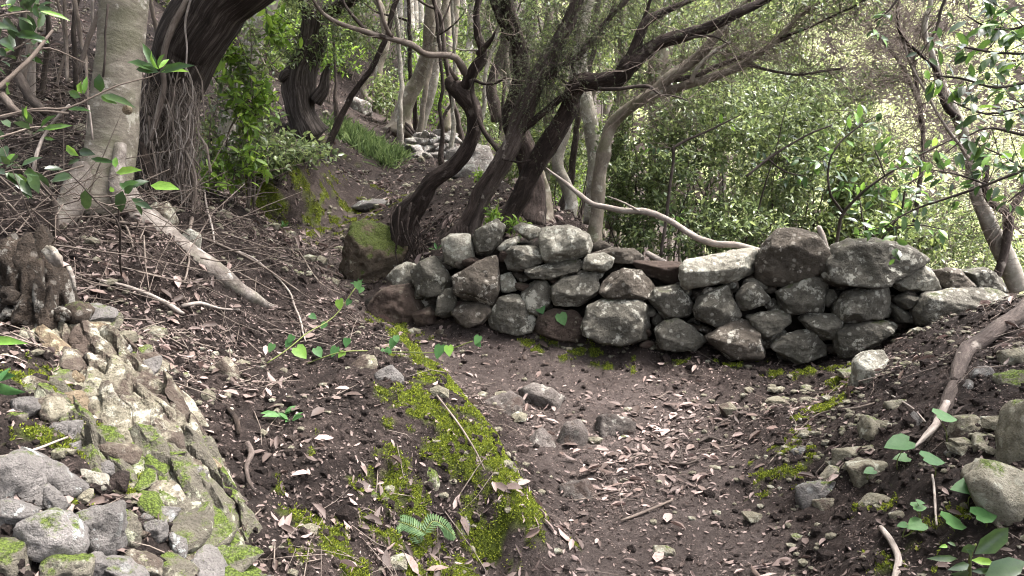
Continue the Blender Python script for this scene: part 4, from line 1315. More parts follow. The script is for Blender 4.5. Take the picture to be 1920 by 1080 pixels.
def plumes(parent, rng, lines, n, mat='needle', ln=(0.15, 0.4), drop=0.1, name="crown", nl=0.011, per=34, tmin=0.25):
    """heath foliage: hair-thin twigs set with needles along the given limb lines"""
    tm, lm = MB(), MB()
    allp = np.concatenate([l[int(len(l) * tmin):, :3] for l in lines])
    idx = rng.integers(0, len(allp), n)
    A0 = allp[idx]
    D = nrm(rng.normal(0, 1, (n, 3)) + np.array([0.1, 0, 0.35]))
    le = rng.uniform(ln[0], ln[1], n)
    A1 = A0 + D * le[:, None] * 0.5 + rng.normal(0, 0.02, (n, 3))
    A2 = A0 + D * le[:, None] + np.array([0, 0, -1]) * (drop * le)[:, None] + rng.normal(0, 0.03, (n, 3))
    tm.add(*twig_set(A0, A1, A2, np.full(n, 0.0016)))
    if per:
        k = rng.uniform(0.25, 1.0, (n, per))
        Pn = np.where(k[..., None] < 0.5, A0[:, None] + (A1 - A0)[:, None] * (k[..., None] * 2), A1[:, None] + (A2 - A1)[:, None] * (k[..., None] * 2 - 1)).reshape(-1, 3)
        Dn = np.repeat(nrm(A2 - A0), per, axis=0)
        A = nrm(Dn * 0.8 + rng.normal(0, 0.6, (n * per, 3)))
        Ls = nl * rng.uniform(0.6, 1.4, n * per)
        lm.add(*leaf_set(Pn, A, rng.normal(0, 1, (n * per, 3)), Ls, Ls * 0.16, LEAF4[[0, 1, 2, 3]], LEAF4_F))
        tag(obj(name, lm.mesh(name), MAT[mat], parent), kind="stuff")
    tag(obj("twigs", tm.mesh("twigs"), MAT['twig_dark'], parent), kind="stuff")


def bare_twigs(parent, rng, lines, n, ln=(0.2, 0.6), mat='twig_mid', r=0.003, bias=(0.2, 0, 0.4), gen2=3, tmin=0.2):
    tm = MB()
    allp = np.concatenate([l[int(len(l) * tmin):, :3] for l in lines])
    A0 = allp[rng.integers(0, len(allp), n)]
    D = nrm(rng.normal(0, 1, (n, 3)) + np.array(bias))
    le = rng.uniform(ln[0], ln[1], n)
    A1 = A0 + D * le[:, None] * 0.5 + rng.normal(0, 0.035, (n, 3))
    A2 = A1 + nrm(D + rng.normal(0, 0.35, (n, 3))) * le[:, None] * 0.5
    tm.add(*twig_set(A0, A1, A2, np.full(n, r)))
    if gen2:
        m = n * gen2
        k = rng.integers(0, n, m)
        f = rng.uniform(0.0, 1.0, (m, 1))
        B0 = A1[k] + (A2 - A1)[k] * f
        E = nrm(D[k] + rng.normal(0, 0.8, (m, 3)))
        lb = rng.uniform(0.25, 0.6, m) * le[k]
        B1 = B0 + E * lb[:, None] * 0.5 + rng.normal(0, 0.015, (m, 3))
        B2 = B1 + nrm(E + rng.normal(0, 0.4, (m, 3))) * lb[:, None] * 0.5
        tm.add(*twig_set(B0, B1, B2, np.full(m, r * 0.55)))
    tag(obj("twigs", tm.mesh("twigs"), MAT[mat], parent), kind="stuff")


HB, HG = MAT['bark_heath'], MAT['bark_heath_grey']
KW = dict(sides=22, stepm=0.022, lump=0.28, ridge=0.17, flute=0.06, wob=0.016)
KT = dict(sides=10, stepm=0.03, lump=0.26, ridge=0.12, wob=0.016)
rng = np.random.default_rng(21)

# --- gnarled heath at the mossy boulder
t = thing("heath_tree", P(775, 440, 5.9), "gnarled dark heath tree with a knobbed bole growing beside the mossy boulder", "tree", "heath trees behind the wall")
_, l0 = limb(t, "trunk", [(742, 500, 5.98, 60), (756, 440, 5.95, 58), (772, 395, 5.9, 52), (800, 352, 5.8, 36), (845, 318, 5.75, 32), (872, 285, 5.7, 30), (889, 245, 5.7, 31), (886, 205, 5.7, 33), (868, 178, 5.7, 36), (848, 158, 5.7, 30), (843, 146, 5.7, 16)], HB, **KW)
_, l1 = limb(t, "branch", [(866, 172, 5.7, 24), (880, 148, 5.65, 26), (892, 122, 5.6, 24), (906, 98, 5.6, 20), (895, 65, 5.6, 17), (893, 30, 5.6, 15), (902, -20, 5.6, 14), (925, -110, 5.5, 11)], HB, **KT)
_, l2 = limb(t, "branch", [(900, 104, 5.6, 16), (912, 85, 5.55, 12), (924, 66, 5.5, 7), (930, 52, 5.5, 3)], HB, **KT)
_, l3 = limb(t, "branch", [(878, 140, 5.65, 15), (862, 112, 5.55, 13), (845, 103, 5.5, 11), (800, 100, 5.4, 10), (770, 82, 5.3, 11), (735, 72, 5.25, 9), (700, 68, 5.2, 10), (650, 50, 5.1, 8), (610, 30, 5.0, 7), (590, 5, 4.95, 6), (570, -40, 4.9, 5)], MAT['twig_mid'], **KT)
_, l3b = limb(t, "branch", [(722, 70, 5.22, 7), (690, 60, 5.2, 6), (665, 35, 5.15, 6), (645, 5, 5.1, 5), (640, -30, 5.1, 4)], MAT['twig_dark'], **KT)
_, l3c = limb(t, "branch", [(735, 72, 5.25, 7), (722, 45, 5.2, 7), (712, 15, 5.2, 6), (700, -30, 5.2, 5)], MAT['twig_mid'], **KT)
_, l4 = limb(t, "branch", [(884, 150, 5.6, 12), (889, 195, 5.55, 10), (901, 240, 5.5, 11), (925, 272, 5.45, 11), (940, 296, 5.45, 12)], HB, **KT)
_, l5 = limb(t, "branch", [(888, 150, 5.6, 8), (905, 158, 5.5, 6), (930, 157, 5.45, 5), (950, 148, 5.4, 4)], HB, **KT)
_, l6 = limb(t, "branch", [(858, 150, 5.65, 8), (846, 132, 5.6, 6), (843, 122, 5.6, 3)], MAT['twig_mid'], **KT)
bare_twigs(t, rng, [l1, l2, l3, l5], 50, (0.1, 0.4), 'twig_mid', 0.003)
plumes(t, rng, [l1, l3, l3b], 120, per=20, ln=(0.1, 0.3))
for k in range(16):     # torn root fibres on the bole
    a, b = rng.uniform(735, 800), rng.uniform(380, 470)
    limb(t, "root", [(a, b, 5.72, 5), (a + rng.uniform(-12, 12), b + 30, 5.66, 4), (a + rng.uniform(-25, 25), b + rng.uniform(50, 90), 5.62, 2)], HB, sides=5, stepm=0.05, wob=0.02)

# --- twin stemmed heath in the middle
t = thing("heath_tree", P(880, 440, 5.55), "twin-stemmed heath tree with a grey torn patch leaning towards the valley", "tree", "heath trees behind the wall")
_, a0 = limb(t, "trunk", [(868, 455, 5.5, 62), (880, 425, 5.5, 48), (898, 385, 5.5, 42), (922, 340, 5.45, 40), (946, 295, 5.4, 40), (968, 245, 5.4, 40), (990, 190, 5.35, 44), (1015, 135, 5.3, 40), (1040, 90, 5.3, 32), (1062, 45, 5.3, 27), (1082, 0, 5.3, 25), (1110, -80, 5.3, 20)], HG, **KW)
_, a1 = limb(t, "trunk", [(842, 455, 5.42, 40), (868, 420, 5.42, 26), (884, 392, 5.4, 22), (892, 360, 5.4, 20), (912, 330, 5.4, 20), (930, 305, 5.4, 16)], HB, **KW)
_, a2 = limb(t, "branch", [(960, 260, 5.4, 16), (985, 240, 5.35, 15), (1015, 215, 5.3, 15), (1045, 190, 5.25, 15), (1068, 170, 5.2, 14), (1085, 155, 5.15, 10)], HB, **KT)
_, a3 = limb(t, "branch", [(942, 296, 5.35, 7), (955, 300, 5.3, 5), (975, 303, 5.28, 5), (992, 297, 5.25, 3)], HB, **KT)
_, a4 = limb(t, "branch", [(1000, 165, 5.3, 18), (1025, 150, 5.3, 14), (1050, 125, 5.3, 13), (1085, 105, 5.3, 12), (1120, 60, 5.3, 12), (1155, 20, 5.3, 11), (1190, -20, 5.3, 10)], HG, **KT)
plumes(t, rng, [a0[len(a0) // 2:], a4], 800, ln=(0.12, 0.45), per=30, drop=0.3, tmin=0.0, nl=0.016)
bare_twigs(t, rng, [a0, a2, a4], 60, (0.1, 0.35), 'twig_mid', 0.0025, tmin=0.4)
for k in range(12):
    a = rng.uniform(845, 890)
    limb(t, "root", [(a, 425, 5.36, 6), (a + rng.uniform(-10, 8), 445, 5.33, 5), (a + rng.uniform(-22, 14), 470, 5.32, 3)], HB, sides=5, stepm=0.05, wob=0.02)

# --- the stem behind it that rises straight
t = thing("heath_tree", P(990, 415, 6.1), "upright dark heath tree with a swollen burl behind the twin stems", "tree", "heath trees behind the wall")
_, b0 = limb(t, "trunk", [(1000, 425, 6.0, 62), (1000, 380, 6.05, 46), (995, 330, 6.1, 44), (985, 285, 6.1, 46), (968, 245, 6.1, 52), (962, 215, 6.1, 44), (972, 170, 6.1, 38), (976, 130, 6.1, 34), (968, 80, 6.1, 32), (955, 30, 6.1, 28), (945, -20, 6.1, 26), (935, -90, 6.1, 22)], HB, **KW)
_, b1 = limb(t, "branch", [(968, 90, 6.1, 16), (948, 60, 6.1, 18), (935, 30, 6.1, 18), (922, 0, 6.1, 17), (910, -40, 6.1, 15)], HB, **KT)
_, b2 = limb(t, "trunk", [(1025, 425, 6.15, 36), (1022, 380, 6.2, 28), (1010, 330, 6.2, 22), (1000, 300, 6.2, 20)], MAT['bark_tan'], **KW)
plumes(t, rng, [b0[len(b0) // 2:], b1], 420, ln=(0.15, 0.45), per=26, drop=0.3, tmin=0.0, nl=0.016)

# --- the long arm reaching over the wall
t = thing("heath_tree", P(950, 412, 5.6), "heath tree whose crooked dark arm bends level above the wall and forks", "tree", "heath trees behind the wall")
_, c0 = limb(t, "trunk", [(938, 425, 5.6, 56), (955, 395, 5.6, 44), (978, 360, 5.55, 42), (1002, 310, 5.5, 40), (1025, 275, 5.45, 42), (1048, 240, 5.4, 38), (1068, 205, 5.35, 36), (1074, 172, 5.3, 36), (1092, 153, 5.25, 36), (1130, 150, 5.2, 34), (1160, 146, 5.15, 34), (1180, 122, 5.1, 36), (1210, 98, 5.1, 30), (1250, 74, 5.05, 26), (1290, 62, 5.0, 24), (1330, 50, 4.95, 22), (1380, 26, 4.9, 19), (1430, 0, 4.9, 17), (1480, -30, 4.85, 14), (1560, -70, 4.8, 10)], HB, **KW)
_, c1 = limb(t, "branch", [(1172, 135, 5.1, 30), (1188, 95, 5.1, 26), (1200, 62, 5.1, 24), (1212, 38, 5.1, 22), (1240, 24, 5.1, 17), (1270, 12, 5.1, 13), (1300, 0, 5.1, 11), (1350, -30, 5.1, 9)], HB, **KT)
_, c2 = limb(t, "branch", [(1125, 164, 5.15, 7), (1160, 166, 5.0, 7), (1195, 163, 4.95, 6), (1215, 164, 4.9, 6), (1235, 176, 4.85, 4), (1265, 178, 4.8, 3), (1290, 186, 4.8, 2)], MAT['twig_dark'], **KT)
_, c3 = limb(t, "branch", [(1205, 42, 5.1, 8), (1215, 10, 5.1, 7), (1222, -30, 5.1, 6)], HB, **KT)
_, c4 = limb(t, "branch", [(1285, 72, 5.0, 6), (1310, 66, 4.95, 5), (1340, 66, 4.9, 4), (1365, 80, 4.85, 2)], MAT['twig_dark'], **KT)
_, c5 = limb(t, "branch", [(1068, 178, 5.3, 14), (1078, 140, 5.3, 8), (1072, 125, 5.3, 5), (1080, 110, 5.3, 3)], HB, **KT)
bare_twigs(t, rng, [c0, c1, c2, c4], 90, (0.12, 0.45), 'twig_mid', 0.0028, tmin=0.55)
plumes(t, rng, [c0, c1, c3], 260, ln=(0.1, 0.35), per=24, tmin=0.55)

# --- pale stem with spreading limbs
t = thing("spreading_tree", P(1118, 450, 6.3), "slim brown tree whose smooth limbs fan out over the leafy shrubs", "tree")
_, d0 = limb(t, "trunk", [(1112, 460, 6.3, 36), (1118, 420, 6.3, 26), (1123, 360, 6.3, 26), (1127, 310, 6.3, 24), (1131, 290, 6.3, 30), (1135, 265, 6.3, 22), (1146, 236, 6.3, 24), (1165, 215, 6.25, 22), (1190, 196, 6.2, 22), (1230, 168, 6.15, 22), (1262, 140, 6.1, 22), (1290, 120, 6.1, 20), (1320, 95, 6.05, 18), (1345, 65, 6.0, 16), (1375, 30, 6.0, 12), (1420, -20, 6.0, 10)], MAT['bark_tan'], sides=12, stepm=0.04, lump=0.16, wob=0.008)
_, d1 = limb(t, "branch", [(1210, 182, 6.18, 16), (1260, 168, 6.1, 15), (1300, 156, 6.05, 15), (1345, 142, 6.0, 15), (1390, 122, 5.95, 13), (1430, 95, 5.9, 12), (1460, 72, 5.9, 10), (1490, 40, 5.9, 8), (1540, 0, 5.9, 6)], MAT['bark_tan'], **KT)
_, d2 = limb(t, "branch", [(1250, 152, 6.12, 12), (1300, 145, 6.1, 12), (1340, 128, 6.1, 11), (1385, 110, 6.1, 10), (1430, 92, 6.1, 8), (1480, 70, 6.1, 6)], MAT['bark_heath_grey'], **KT)
_, d3 = limb(t, "branch", [(1295, 155, 6.0, 8), (1305, 130, 5.98, 7), (1335, 100, 5.95, 6), (1370, 80, 5.9, 5)], MAT['bark_pale'], **KT)
_, d4 = limb(t, "branch", [(1460, 72, 5.9, 8), (1500, 58, 5.8, 6), (1550, 35, 5.7, 5), (1600, 12, 5.6, 4), (1640, -10, 5.6, 3)], HB, **KT)
_, d5 = limb(t, "branch", [(1395, 122, 5.95, 6), (1440, 130, 5.85, 5), (1500, 140, 5.8, 4), (1580, 128, 5.75, 3)], MAT['twig_dark'], **KT)
bare_twigs(t, rng, [d0, d1, d2, d3, d4, d5], 420, (0.15, 0.6), 'twig_mid', 0.0028, (0.5, -0.2, 0.1), 5, 0.5)
plumes(t, rng, [d1, d4, d5], 260, ln=(0.1, 0.35), per=22, tmin=0.5)
crown_part(t, rng, [(P(1150, 30, 7.2), (0.9, 0.5, 0.35), 150), (P(1000, 40, 7.4), (0.8, 0.5, 0.35), 130), (P(1330, 20, 6.8), (0.8, 0.5, 0.3), 130), (P(1540, -60, 5.8), (0.8, 0.8, 0.45), 260), (P(1250, -150, 6.0), (1.0, 0.9, 0.6), 260)], 'leaf', 0.06)

# --- smooth trunk on the bank with its buttress roots
t = thing("laurel_tree", P(200, 360, 3.75), "thick smooth mottled trunk standing on the bank with pale buttress roots", "tree")
limb(t, "trunk", [(188, 400, 3.7, 112), (196, 345, 3.72, 94), (204, 300, 3.74, 88), (211, 250, 3.75, 85), (215, 200, 3.76, 84), (221, 150, 3.77, 81), (226, 100, 3.78, 79), (230, 50, 3.79, 80), (234, 0, 3.8, 80), (242, -120, 3.85, 76), (250, -300, 3.9, 70), (240, -700, 4.1, 56)], MAT['bark_smooth'], sides=28, stepm=0.03, lump=0.07, wob=0.006)
limb(t, "root", [(216, 335, 3.74, 44), (236, 380, 3.75, 58), (270, 418, 3.72, 66), (310, 450, 3.71, 62), (350, 480, 3.71, 54), (395, 507, 3.7, 42), (440, 536, 3.8, 30), (490, 568, 3.97, 18), (530, 590, 4.15, 8)], MAT['bark_root'], sides=18, stepm=0.03, lump=0.25, ridge=0.08, wob=0.02)
limb(t, "root", [(225, 270, 3.68, 22), (222, 310, 3.64, 26), (220, 350, 3.6, 30), (225, 390, 3.57, 24)], MAT['bark_root'], sides=10, stepm=0.03, lump=0.2)
limb(t, "root", [(170, 325, 3.68, 60), (148, 365, 3.6, 56), (128, 400, 3.52, 44), (105, 440, 3.45, 30)], MAT['bark_root'], sides=14, stepm=0.03, lump=0.2, ridge=0.06, wob=0.015)
limb(t, "knot_hole", [(238, 206, 3.64, 6), (239, 206, 3.625, 18), (239, 206, 3.62, 12)], MAT['ochre'], sides=10, stepm=0.01, lump=0.1)
crown_part(t, rng, [(P(230, -1000, 4.4), (2.2, 1.6, 0.8), 500), (P(700, -1250, 4.0), (1.8, 1.4, 0.6), 350)], 'leaf', 0.10, 7, gap=0.15)

# --- big shaggy trunk leaning over behind it
t = thing("shaggy_heath_tree", P(310, 385, 5.1), "massive fibrous dark trunk leaning over hanging roots behind the smooth trunk", "tree")
_, s0 = limb(t, "trunk", [(316, 420, 5.05, 130), (312, 360, 5.08, 104), (312, 300, 5.1, 90), (316, 230, 5.1, 86), (322, 180, 5.1, 86), (336, 130, 5.05, 92), (358, 80, 5.0, 102), (386, 30, 4.95, 110), (420, -20, 4.9, 120), (500, -110, 4.8, 150), (600, -260, 4.7, 120)], MAT['bark_shaggy'], sides=40, stepm=0.022, lump=0.15, ridge=0.13, flute=0.06, wob=0.02)
for k in range(80):
    u = rng.uniform(0, 1)
    x0 = rng.uniform(268, 372)
    y0 = rng.uniform(110, 330)
    n = int(rng.integers(4, 7))
    rows = []
    x, d = x0, 4.8 + rng.uniform(-0.05, 0.05)
    w = rng.choice([2.0, 2.5, 3.5, 6.0], p=[0.4, 0.3, 0.2, 0.1])
    for q in range(n):
        rows.append((x, y0 + q * rng.uniform(22, 34), d, w * (1 - 0.12 * q)))
        x += rng.normal(0, 9)
        d -= rng.uniform(0, 0.03)
    limb(t, "hanging_root", rows, MAT['twig_mid' if rng.random() < 0.65 else 'twig_pale'], sides=5, stepm=0.04, lump=0.2, wob=0.02)
limb(t, "hanging_root", [(352, 0, 4.75, 12), (330, 40, 4.72, 12), (316, 80, 4.72, 11), (305, 130, 4.74, 10), (303, 180, 4.76, 9), (292, 220, 4.76, 11), (280, 262, 4.74, 8)], MAT['twig_mid'], sides=8, stepm=0.03, wob=0.015)
limb(t, "hanging_root", [(360, -10, 4.72, 4), (346, 40, 4.7, 4), (350, 90, 4.7, 3), (345, 140, 4.7, 3)], MAT['twig_pale'], sides=6, stepm=0.03, wob=0.015)
limb(t, "root", [(262, 270, 4.7, 14), (272, 310, 4.65, 18), (282, 340, 4.62, 14), (276, 370, 4.6, 8)], MAT['stump'], sides=10, stepm=0.03, wob=0.015)
fib = MB()
n = 1500
x0, y0 = rng.uniform(262, 375, n), rng.uniform(150, 400, n)
A0 = np.array([P(a, b, 4.86 + rng.uniform(-0.06, 0.06)) for a, b in zip(x0, y0)])
A2 = A0 + np.c_[rng.normal(0, 0.05, n), rng.normal(-0.02, 0.03, n), rng.uniform(-0.22, -0.04, n)]
fib.add(*twig_set(A0, (A0 + A2) / 2 + rng.normal(0, 0.02, (n, 3)), A2, np.full(n, 0.0012)))
tag(obj("root_fibres", fib.mesh("root_fibres"), MAT['twig_mid'], t), kind="stuff")
crown_part(t, rng, [(P(900, -900, 4.6), (2.2, 1.6, 0.7), 450), (P(300, -1300, 6.0), (2.2, 1.8, 0.7), 400)], 'leaf', 0.10, 7, gap=0.15)

# --- trees further up the slope
t = thing("twisted_tree", P(575, 245, 9.4), "short twisted dark trunk with pale ridges at the grassy path edge", "tree")
_, e0 = limb(t, "trunk", [(585, 255, 9.4, 72), (572, 225, 9.4, 54), (560, 190, 9.4, 50), (558, 155, 9.4, 52), (570, 115, 9.4, 46), (582, 80, 9.4, 44), (590, 40, 9.4, 40), (580, 0, 9.4, 36), (560, -60, 9.4, 30)], MAT['bark_shaggy'], sides=22, stepm=0.05, lump=0.2, ridge=0.16, flute=0.16, wob=0.03)
limb(t, "branch", [(590, 190, 9.35, 22), (606, 165, 9.35, 20), (612, 140, 9.35, 14), (618, 120, 9.35, 5)], MAT['bark_shaggy'], **KT)
limb(t, "branch", [(560, 150, 9.35, 24), (540, 140, 9.3, 22), (528, 152, 9.3, 12)], MAT['bark_shaggy'], **KT)
limb(t, "branch", [(590, 30, 9.4, 26), (640, 10, 9.2, 24), (680, -20, 9.0, 22)], MAT['bark_shaggy'], **KT)
crown_part(t, rng, [(P(575, 62, 9.1), (0.7, 0.5, 0.42), 220), (P(560, -20, 9.2), (1.0, 0.7, 0.4), 220)], 'leaf', 0.065)
t = thing("leaning_pale_tree", P(425, 280, 6.6), "pale leaning trunk half hidden behind the bright green shrub", "tree")
limb(t, "trunk", [(412, 300, 6.7, 34), (430, 235, 6.7, 32), (452, 160, 6.7, 32), (475, 80, 6.7, 34), (498, 10, 6.7, 38), (520, -70, 6.7, 36), (560, -300, 6.8, 30)], MAT['bark_pale'], sides=14, stepm=0.06, lump=0.1, wob=0.01)
UP = [  # rows, material, label
    ([(748, 250, 12.2, 60), (752, 225, 12.2, 36), (762, 190, 12.2, 30), (782, 150, 12.2, 26), (800, 105, 12.1, 24), (806, 50, 12.0, 22), (810, 0, 12.0, 22), (820, -120, 12, 18)], 'bark_tan', "curved dark-footed tree with spreading roots at the turn of the distant path"),
    ([(786, 250, 12.6, 16), (796, 215, 12.6, 16), (812, 165, 12.6, 16), (818, 110, 12.6, 16), (820, 40, 12.6, 15), (824, -60, 12.6, 14)], 'bark_pale', "slim pale trunk standing close beside the curved dark-footed tree"),
    ([(712, 222, 14.8, 24), (716, 190, 14.8, 20), (708, 160, 14.8, 16), (712, 120, 14.8, 14), (724, 80, 14.8, 14), (716, 20, 14.8, 13), (700, -40, 14.8, 12)], 'bark_tan', "crooked forked little tree above the whitish boulder"),
    ([(775, 235, 15.5, 20), (778, 160, 15.5, 19), (772, 80, 15.5, 19), (766, 0, 15.5, 18), (760, -100, 15.5, 16)], 'bark_pale', "tallest white trunk in the grove at the top of the path"),
    ([(794, 240, 17, 16), (796, 150, 17, 15), (790, 60, 17, 15), (786, -40, 17, 14)], 'bark_pale', "white trunk next to the tallest one in the grove"),
    ([(756, 215, 17.5, 12), (755, 120, 17.5, 11), (750, 20, 17.5, 11), (748, -60, 17.5, 10)], 'bark_pale', "thin white stem on the uphill side of the grove"),
    ([(836, 245, 15, 18), (838, 180, 15, 16), (842, 100, 15, 14), (838, 20, 15, 14), (840, -60, 15, 12)], 'bark_tan', "grey-brown stem behind the small rubble wall"),
    ([(856, 250, 16, 16), (860, 180, 16, 15), (850, 90, 16, 14), (856, 0, 16, 13), (860, -60, 16, 12)], 'bark_tan', "straight brown stem above the middle of the rubble wall"),
    ([(930, 230, 9.5, 22), (925, 190, 9.5, 28), (920, 165, 9.5, 24), (935, 115, 9.5, 22), (948, 70, 9.5, 20), (940, 20, 9.5, 20), (930, -50, 9.5, 18)], 'bark_heath_grey', "crooked grey heath stem framed between the dark heath trees"),
    ([(1105, 420, 8.2, 22), (1108, 350, 8.2, 20), (1112, 285, 8.2, 22), (1108, 235, 8.2, 28), (1098, 180, 8.2, 26), (1092, 120, 8.2, 20), (1096, 60, 8.2, 18), (1100, -40, 8.2, 16)], 'bark_pale', "white-barked trunk rising behind the crooked level arm"),
    ([(1248, 400, 8.0, 44), (1244, 320, 8.0, 42), (1240, 250, 8.0, 42), (1236, 180, 8.0, 40), (1238, 120, 8.0, 40), (1245, 60, 8.0, 38), (1250, -60, 8.0, 34)], 'bark_tan', "stout mottled trunk hidden in the leafy shrubs"),
    ([(1062, 425, 7.0, 30), (1070, 385, 7.0, 24), (1058, 345, 7.0, 22), (1045, 300, 7.0, 22), (1060, 240, 7.0, 22), (1072, 180, 7.0, 22), (1082, 120, 7.0, 20), (1090, 60, 7.0, 18), (1110, -40, 7.0, 16)], 'bark_pale', "bent pale stem directly behind the heath arm's base"),
    ([(1150, 430, 9.0, 28), (1160, 330, 9.0, 24), (1165, 240, 9.0, 22), (1170, 130, 9.0, 20), (1165, 20, 9.0, 18), (1160, -60, 9.0, 16)], 'bark_tan', "dim brown trunk behind the slim spreading tree"),
    ([(1190, 420, 7.6, 14), (1180, 330, 7.6, 10), (1178, 285, 7.6, 10), (1200, 265, 7.5, 10), (1230, 243, 7.4, 8), (1262, 225, 7.3, 5)], 'bark_pale', "thin whitish stem bending sharply into the shrubs"),
    ([(720, 215, 20, 16), (715, 120, 20, 15), (722, 20, 20, 14), (718, -60, 20, 12)], 'bark_tan', "distant brown trunk seen past the crooked forked tree"),
    ([(880, 240, 18, 14), (878, 130, 18, 13), (884, 20, 18, 12), (886, -60, 18, 12)], 'bark_pale', "distant white stem behind the gnarled heath's fork"),
    ([(1020, 380, 10, 18), (1028, 260, 10, 18), (1020, 140, 10, 16), (1030, 20, 10, 15), (1036, -60, 10, 14)], 'bark_tan', "distant brown stem veiled by heath needles"),
]
for i, (rows, mt, lab) in enumerate(UP):
    t = thing("woodland_tree", P(*rows[0][:3]), lab, "tree", "trees of the wood beyond the path")
    top = rows[-1]
    extra = [(top[0] + rng.uniform(-60, 60), top[1] - 250, top[2], top[3] * 0.6)] if top[1] < -10 else []
    limb(t, "trunk", rows + extra, MAT[mt], sides=12, stepm=0.07, lump=0.14, ridge=0.05, wob=0.02)
    if i == 0:
        for q in range(9):
            a = rng.uniform(-1, 1)
            limb(t, "root", [(750 + 10 * a, 228, 12.15, 12), (752 + 30 * a, 243, 12.0, 8), (752 + 55 * a, 256 + 6 * abs(a), 11.8, 3)], MAT['bark_heath'], sides=6, stepm=0.08, wob=0.03)
    if i == 2:
        limb(t, "branch", [(704, 200, 14.7, 12), (688, 185, 14.7, 11), (682, 165, 14.7, 10), (690, 140, 14.7, 8)], MAT[mt], **KT)
    if extra:
        crown_part(t, rng, [(P(extra[0][0], top[1] - 260, top[2]), (1.3, 1.1, 0.9), 170)], 'leaf_mid', 0.09, 7)

# --- thin crooked stems filling the wood behind the path
rng = np.random.default_rng(404)
for k in range(26):
    px = [400, 640, 690, 740, 830, 870, 905, 925, 1005, 1030, 1050, 1130, 1200, 1280, 520, 660, 980, 1090, 455, 860, 600, 720, 1160, 1310, 770, 945][k] + rng.uniform(-10, 10)
    d = rng.uniform(8.5, 13.0)
    b = P(px, 300, d)
    b[2] = hz(b[0], b[1]) - 0.05
    if polyline_dist(b[None, :2], PATH_LINE)[0] < 0.45:
        b[0] += 0.7
        b[2] = hz(b[0], b[1]) - 0.05
    hgt = rng.uniform(4.0, 5.5)
    lean = rng.normal(0.15, 0.28)
    rows = [(*b, 0.05)]
    x, y = b[0], b[1]
    r0 = rng.uniform(0.022, 0.045)
    for q in range(1, 8):
        x += lean * hgt / 8 * rng.uniform(0.2, 1.8) + rng.normal(0, 0.08)
        y += rng.normal(0, 0.06)
        rows.append((x, y, b[2] + hgt * q / 7, r0 * (1 - 0.09 * q)))
    t = thing("crooked_stem", b, "thin crooked stem rising in the wood behind the path bend", "tree", "thin crooked stems in the wood")
    mt = MAT[['bark_heath', 'bark_heath_grey', 'bark_tan', 'bark_pale'][k % 4]]
    _, l = limb(t, "trunk", rows, mt, sides=9, stepm=0.06, lump=0.2, ridge=0.08, wob=0.03, world=True)
    for q in range(3):
        i = int(rng.integers(len(l) // 3, len(l) - 2))
        e = nrm(np.array([rng.normal(0, 1), rng.normal(0, 0.4), 0.55]))
        ln = rng.uniform(0.7, 1.5)
        _, l2 = limb(t, "branch", [(*l[i, :3], r0 * 0.5), (*(l[i, :3] + e * ln * 0.5 + rng.normal(0, 0.08, 3)), r0 * 0.35), (*(l[i, :3] + e * ln + np.array([0, 0, 0.2])), r0 * 0.12)], mt, sides=6, stepm=0.06, wob=0.03, world=True)
    bare_twigs(t, rng, [l, l2], 26, (0.2, 0.6), 'twig_dark', 0.003, (0, 0, 0.3), 2)
    top = np.array(rows[5][:3])
    crown_part(t, rng, [(top, (0.6, 0.5, 0.5), 60), (np.array(rows[7][:3]), (0.8, 0.6, 0.5), 70)], 'leaf_mid' if k % 3 else 'leaf', 0.065, 7)

# --- crowns added out of view overhead to shade the near ground
rng = np.random.default_rng(77)
CAN = [(4.3, 0.6, 5.0), (3.7, 2.3, 5.2), (5.6, 1.8, 5.8), (-6, -3, 5.5), (-3, -4, 5.2), (0.5, -4, 5.6), (-7, 1, 6.4), (-4, 0, 5.4), (-1.5, -1, 5.0), (1.5, -1.5, 5.4), (-8, 5, 7.4), (-5, 4, 6.4), (-2.5, 3, 5.6), (-6, 8, 7.8), (-3, 7, 6.6), (-0.8, 6, 5.8), (-1, 9, 6.6), (-4, 11, 7.6), (3.5, -4, 5.4)]
for k, (x, y, z) in enumerate(CAN):
    b = np.array([x + rng.normal(0, 0.4), y + rng.normal(0, 0.4), 0])
    if b[1] > -0.5 and abs(b[0]) < 0.9 * b[1] + 1.2:        # trunk would stand in the view: root it behind the viewer
        b = np.array([x * 0.4 - 3.0, -2.0 - 0.3 * k, 0])
    b[2] = hz(b[0], b[1])
    c = np.array([x, y, CAM_Z + z * 0.8])
    t = thing("unseen_shade_tree", b, "unseen tree added for the shade of its crown on the near ground", "tree", "unseen trees added for their shade")
    m1 = b * 0.45 + c * 0.55 + np.array([0, 0, 1.2])
    limb(t, "trunk", [(*b, 0.11), (*m1, 0.07), (*c, 0.03)], MAT['bark_tan'], sides=8, stepm=0.3, lump=0.1, wob=0.05, world=True)
    crown_part(t, rng, [(c, (1.9, 1.9, 0.7), 380)], 'leaf', 0.17, 7, gap=0.05)

# ------------------------------------------------------------------ shrubs and background woodland
rng = np.random.default_rng(33)


